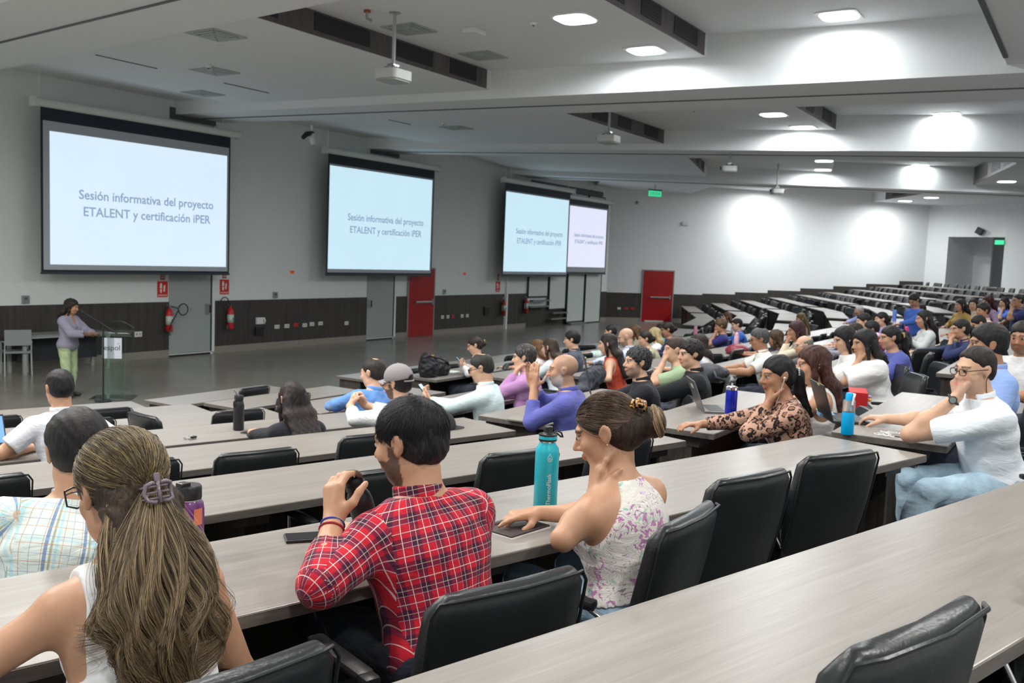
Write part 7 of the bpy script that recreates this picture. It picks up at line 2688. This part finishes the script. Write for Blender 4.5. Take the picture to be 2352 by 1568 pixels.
# computer mouse and cables at the black laptop
root = empty('computer_mouse', (5.98, 1.05, DZ(6)), .4, 'black computer mouse under the hand beside the laptop', 'mouse')
Vt, Fc = mesh_sdf([el(V3(0, 0, .004), V3(.032, .055, .030), None)], .006); Vt[:, 2] = np.maximum(Vt[:, 2], .001)
np_mesh('shell', Vt, Fc, M_BLK, root)
MB().box((0, .03, .033), (.006, .018, .004), bev=.001).build('wheel', M_GROOVE, root)
root = empty('charging_cable', (5.45, .95, DZ(6)), 0, 'white charging cable coiled in front of the black laptop', 'cable')
pts = [(.10 * math.cos(a * 1.3) * (1 - a / 30), .035 * math.sin(a * 2.1) + .004 * a, .004 + .003 * (i % 3)) for i, a in enumerate(np.linspace(0, 15, 60))]
MB().tube([(p[0] + .05, p[1] - .03, p[2]) for p in pts], .0022, 6).build('wire', M_WHITE, root, smooth=True)
MB().box((.12, -.06, .006), (.03, .014, .010), bev=.003).build('plug', M_WHITE, root)
root = empty('earphone_cable', (5.46, .80, 0), 0, 'black cable hanging from the desk corner over the jeans', 'cable')
MB().tube([(.02, .10, DZ(6) + .003), (.0, .04, DZ(6) + .003), (-.01, -.01, DZ(6) - .02), (-.01, -.03, DZ(6) - .15), (.01, -.05, DZ(6) - .22), (.04, -.05, DZ(6) - .20), (.03, -.04, DZ(6) - .17), (-.02, -.05, DZ(6) - .20), (-.02, -.05, DZ(6) - .33)], .0025, 6).build('wire', M_BLK, root, smooth=True)
# keys
root = empty('keys', (4.38, 5.40, DZ(3)), .3, 'bunch of keys on a ring left of the black flask', 'keys')
MB().tube([(.022 * math.cos(2 * PI * i / 14), .022 * math.sin(2 * PI * i / 14), .012 + .008 * math.sin(2 * PI * i / 14)) for i in range(15)], .0018, 6).build('ring', M_STEEL, root, smooth=True)
for a in (-.4, .2, .9):
    MB().box((.045 * math.cos(a) - .05, .045 * math.sin(a), .006 + .004 * a), (.05, .012, .003), rot=Matrix.Rotation(a, 3, 'Z')).build('key', M_STEEL, root)
MB().box((.03, .0, .010), (.045, .028, .016), bev=.006).build('fob', M_BLK, root)
# clipboard in the hands of the person in black
root = empty('clipboard', (7.02, 3.62, 1.64), .75, 'black clipboard with a brass clip held upright', 'clipboard')
root.rotation_euler = (math.radians(-12), 0, .55)
MB().box((0, 0, 0), (.24, .006, .32), bev=.002).build('board', plain('slate_board', (.03, .035, .045), .45, var=.05), root)
MB().box((.0, -.008, .145), (.08, .014, .022), bev=.003).build('clip', plain('brass', (.55, .50, .22), .3, metal=.7, var=0), root)


def soft(name, loc, rz, prims, mat, label, cat, h=.010, cuts=None, parts=None, disp=None):
    root = empty(name, loc, rz, label, cat)
    fn = (lambda P: np.maximum(sdf(prims, P), -(P[:, 2] - .002)))
    Vt, Fc = mesh_fn(fn, bounds(prims, .02), h, disp)
    np_mesh('body', Vt, Fc, mat, root)
    for nm, mb, mt in parts or []: mb.build(nm, mt, root, smooth=True)
    return root


cr = lambda a: (lambda P: a * (np.sin(P[:, 0] * 45 + 3 * np.sin(P[:, 2] * 30)) * np.sin(P[:, 1] * 40 + 2 * np.sin(P[:, 0] * 25))))
M_BAGB = plain('black_nylon', (.010, .010, .014), .5, var=.2, bs=.5, bscale=25)
soft('handbag', (10.45, 7.80, DZ(1)), .1, [el(V3(-.14, 0, .12), V3(.16, .14, .19), None, .05), el(V3(.14, 0, .10), V3(.19, .15, .16), None, .05), el(V3(-.22, 0, .26), V3(.06, .08, .09), None, .04)], M_BAGB, 'large slouching black bag with a gold clasp on the front desk', 'bag', .012,
     parts=[('clasp', MB().box((-.19, -.09, .31), (.07, .012, .022), bev=.004), plain('gold', (.8, .55, .2), .2)), ('strap', MB().tube([(-.2, -.06, .30), (-.05, -.13, .26), (.12, -.15, .2), (.22, -.12, .12)], .012, 8), M_BAGB)], disp=cr(.010))
M_BAGG = plain('grey_nylon', (.035, .038, .048), .6, var=.15, bs=.4, bscale=60)
soft('backpack', (9.78, 3.52, DZ(4)), .15, [el(V3(-.16, 0, .06), V3(.18, .17, .11), None, .06), el(V3(.10, 0, .045), V3(.22, .17, .075), None, .06)], M_BAGG, 'dark grey backpack lying flat on the desk behind the black suit', 'backpack', .012,
     parts=[('zip', MB().tube([(-.2, -.15, .10), (0, -.165, .08), (.2, -.14, .06)], .004, 6), M_BLK), ('strap', MB().tube([(-.3, -.08, .1), (-.38, -.12, .05), (-.3, -.2, .012)], .014, 8), M_BAGG)], disp=cr(.004))
soft('satchel', (14.4, 4.78, DZ(3)), .2, [el(V3(0, 0, .05), V3(.30, .20, .085), None, .05), el(V3(-.12, 0, .09), V3(.14, .14, .07), None, .05)], plain('wine_leather', (.22, .022, .04), .45, var=.12), 'flat dark red bag on the desk next to the white polo shirt', 'bag', .014,
     parts=[('seam', MB().tube([(-.28, -.1, .06), (0, -.19, .06), (.27, -.1, .05)], .005, 6), M_BLK)], disp=cr(.004))
soft('jacket', (8.9, 4.55, 1.22), .1, [el(V3(0, 0, .12), V3(.26, .08, .12), None, .05), el(V3(.24, .02, .15), V3(.16, .09, .10), None, .05), el(V3(-.28, -.02, .05), V3(.2, .08, .05), None, .05)], plain('charcoal_cloth', (.045, .05, .065), .8, var=.2), 'charcoal jacket draped over a chair in front of the rust red top', 'jacket', .013,
     parts=[('sleeve', MB().tube([(-.25, 0, .08), (-.42, -.04, .04), (-.5, -.03, -.05)], [.05, .04, .03], 8), plain('charcoal_cloth', (.045, .05, .065)))], disp=cr(.008))
soft('handbag', (11.0, 2.25, DZ(5)), .3, [el(V3(0, 0, .12), V3(.17, .10, .15), None, .05), el(V3(-.12, 0, .2), V3(.06, .07, .09), None, .04)], M_BAGG, 'dark bag on the desk behind the white blouses', 'bag', .013, parts=[('handle', MB().tube([(-.08, 0, .25), (-.03, 0, .34), (.05, 0, .34), (.1, 0, .24)], .01, 8), M_BAGG)])
soft('handbag', (13.9, 2.28, DZ(5)), .3, [el(V3(0, 0, .10), V3(.22, .12, .17), None, .05)], M_BAGB, 'shiny black bag beside the magenta bottle', 'bag', .014, parts=[('handle', MB().tube([(-.1, 0, .24), (-.03, 0, .36), (.05, 0, .36), (.1, 0, .24)], .01, 8), M_BAGB)], disp=cr(.008))
soft('handbag', (12.5, 2.35, DZ(5)), .3, [el(V3(0, 0, .11), V3(.16, .10, .14), None, .05)], plain('wine_cloth', (.16, .02, .06), .6, var=.1), 'small wine red bag with a pink bow in the middle of the desks', 'bag', .014, parts=[('bow', MB().tube([(-.08, 0, .26), (0, 0, .24), (.08, 0, .26)], [.03, .012, .03], 8), M_PINK)])
# red paper bag with plush charm beside the blue-bottle desk
root = empty('gift_bag', (7.98, 1.62, .80), .25, 'red and cream paper bag with a light blue pom-pom and flowers', 'bag')
rp = plain('red_paper', (.50, .012, .015), .5, var=.05); cpap = plain('cream_paper', (.70, .58, .45), .6, var=0)
MB().box((0, 0, .42), (.34, .14, .84 - .0), bev=.004).build('sack', rp, root)
MB().box((.09, -.072, .60), (.09, .004, .30)).build('panel', cpap, root)
Vt, Fc = mesh_sdf([el(V3(.0 + .035 * math.cos(a), -.10, .62 + .03 * math.sin(a)), V3(.03, .03, .03), None, .02) for a in np.linspace(0, 5.2, 6)], .008)
np_mesh('pom_pom', Vt, Fc, plain('pale_blue_plush', (.42, .70, .85), .9, var=.1), root)
for i, (x, z, c) in enumerate(((-.09, .70, (.75, .45, .05)), (-.04, .77, (.8, .55, .1)), (.02, .79, (.55, .45, .75)), (.06, .76, (.8, .5, .08)), (-.10, .62, (.35, .08, .10)), (-.11, .56, (.75, .45, .05)))):
    MB().lathe([(.001, -.014), (.018, -.006), (.018, .006), (.001, .014)], (x, -.09, z), 8).build('flower', plain('flower_%d' % i, c, .7, var=0), root, smooth=True)
root = empty('drink_lid', (5.04, 4.95, DZ(3)), 0, 'small blue lid beside the clasped hands', 'lid')
MB().lathe([(.032, 0), (.034, .006), (.030, .014), (.001, .016)], n=18).build('disc', plain('navy_plastic', (.02, .06, .28), .4, var=0), root, auto=40)
MB().lathe([(.012, .0155), (.010, .022), (.001, .023)], n=12).build('knob', plain('navy_plastic', (.02, .06, .28), .4), root)


def phone_at(I, q, label):
    Sj, E_, Wp, r1, r2, r3, F = I['arms'][q]
    c = Wp + F * .11 + V3(0, .0, .012)
    w = Vector((c[0] * math.cos(I['ang']) - c[1] * math.sin(I['ang']) + I['xy'][0], c[0] * math.sin(I['ang']) + c[1] * math.cos(I['ang']) + I['xy'][1], c[2] + I['tz']))
    root = empty('smartphone', tuple(w), I['ang'], label, 'phone')
    R_ = Matrix.Rotation(math.radians(50), 3, 'X')
    MB().box((0, 0, 0), (.076, .155, .009), rot=R_, bev=.003).build('case', M_BLK, root)
    MB().box(tuple(R_ @ Vector((0, 0, .005))), (.070, .145, .001), rot=R_).build('screen', plain('phone_screen', (.16, .30, .38), .2, var=.4, emit=.3), root)


phone_at(cyan, -1, 'smartphone held by the person in the mint-white shirt')
phone_at(wfl, -1, 'phone held by the person in the white ribbed top')
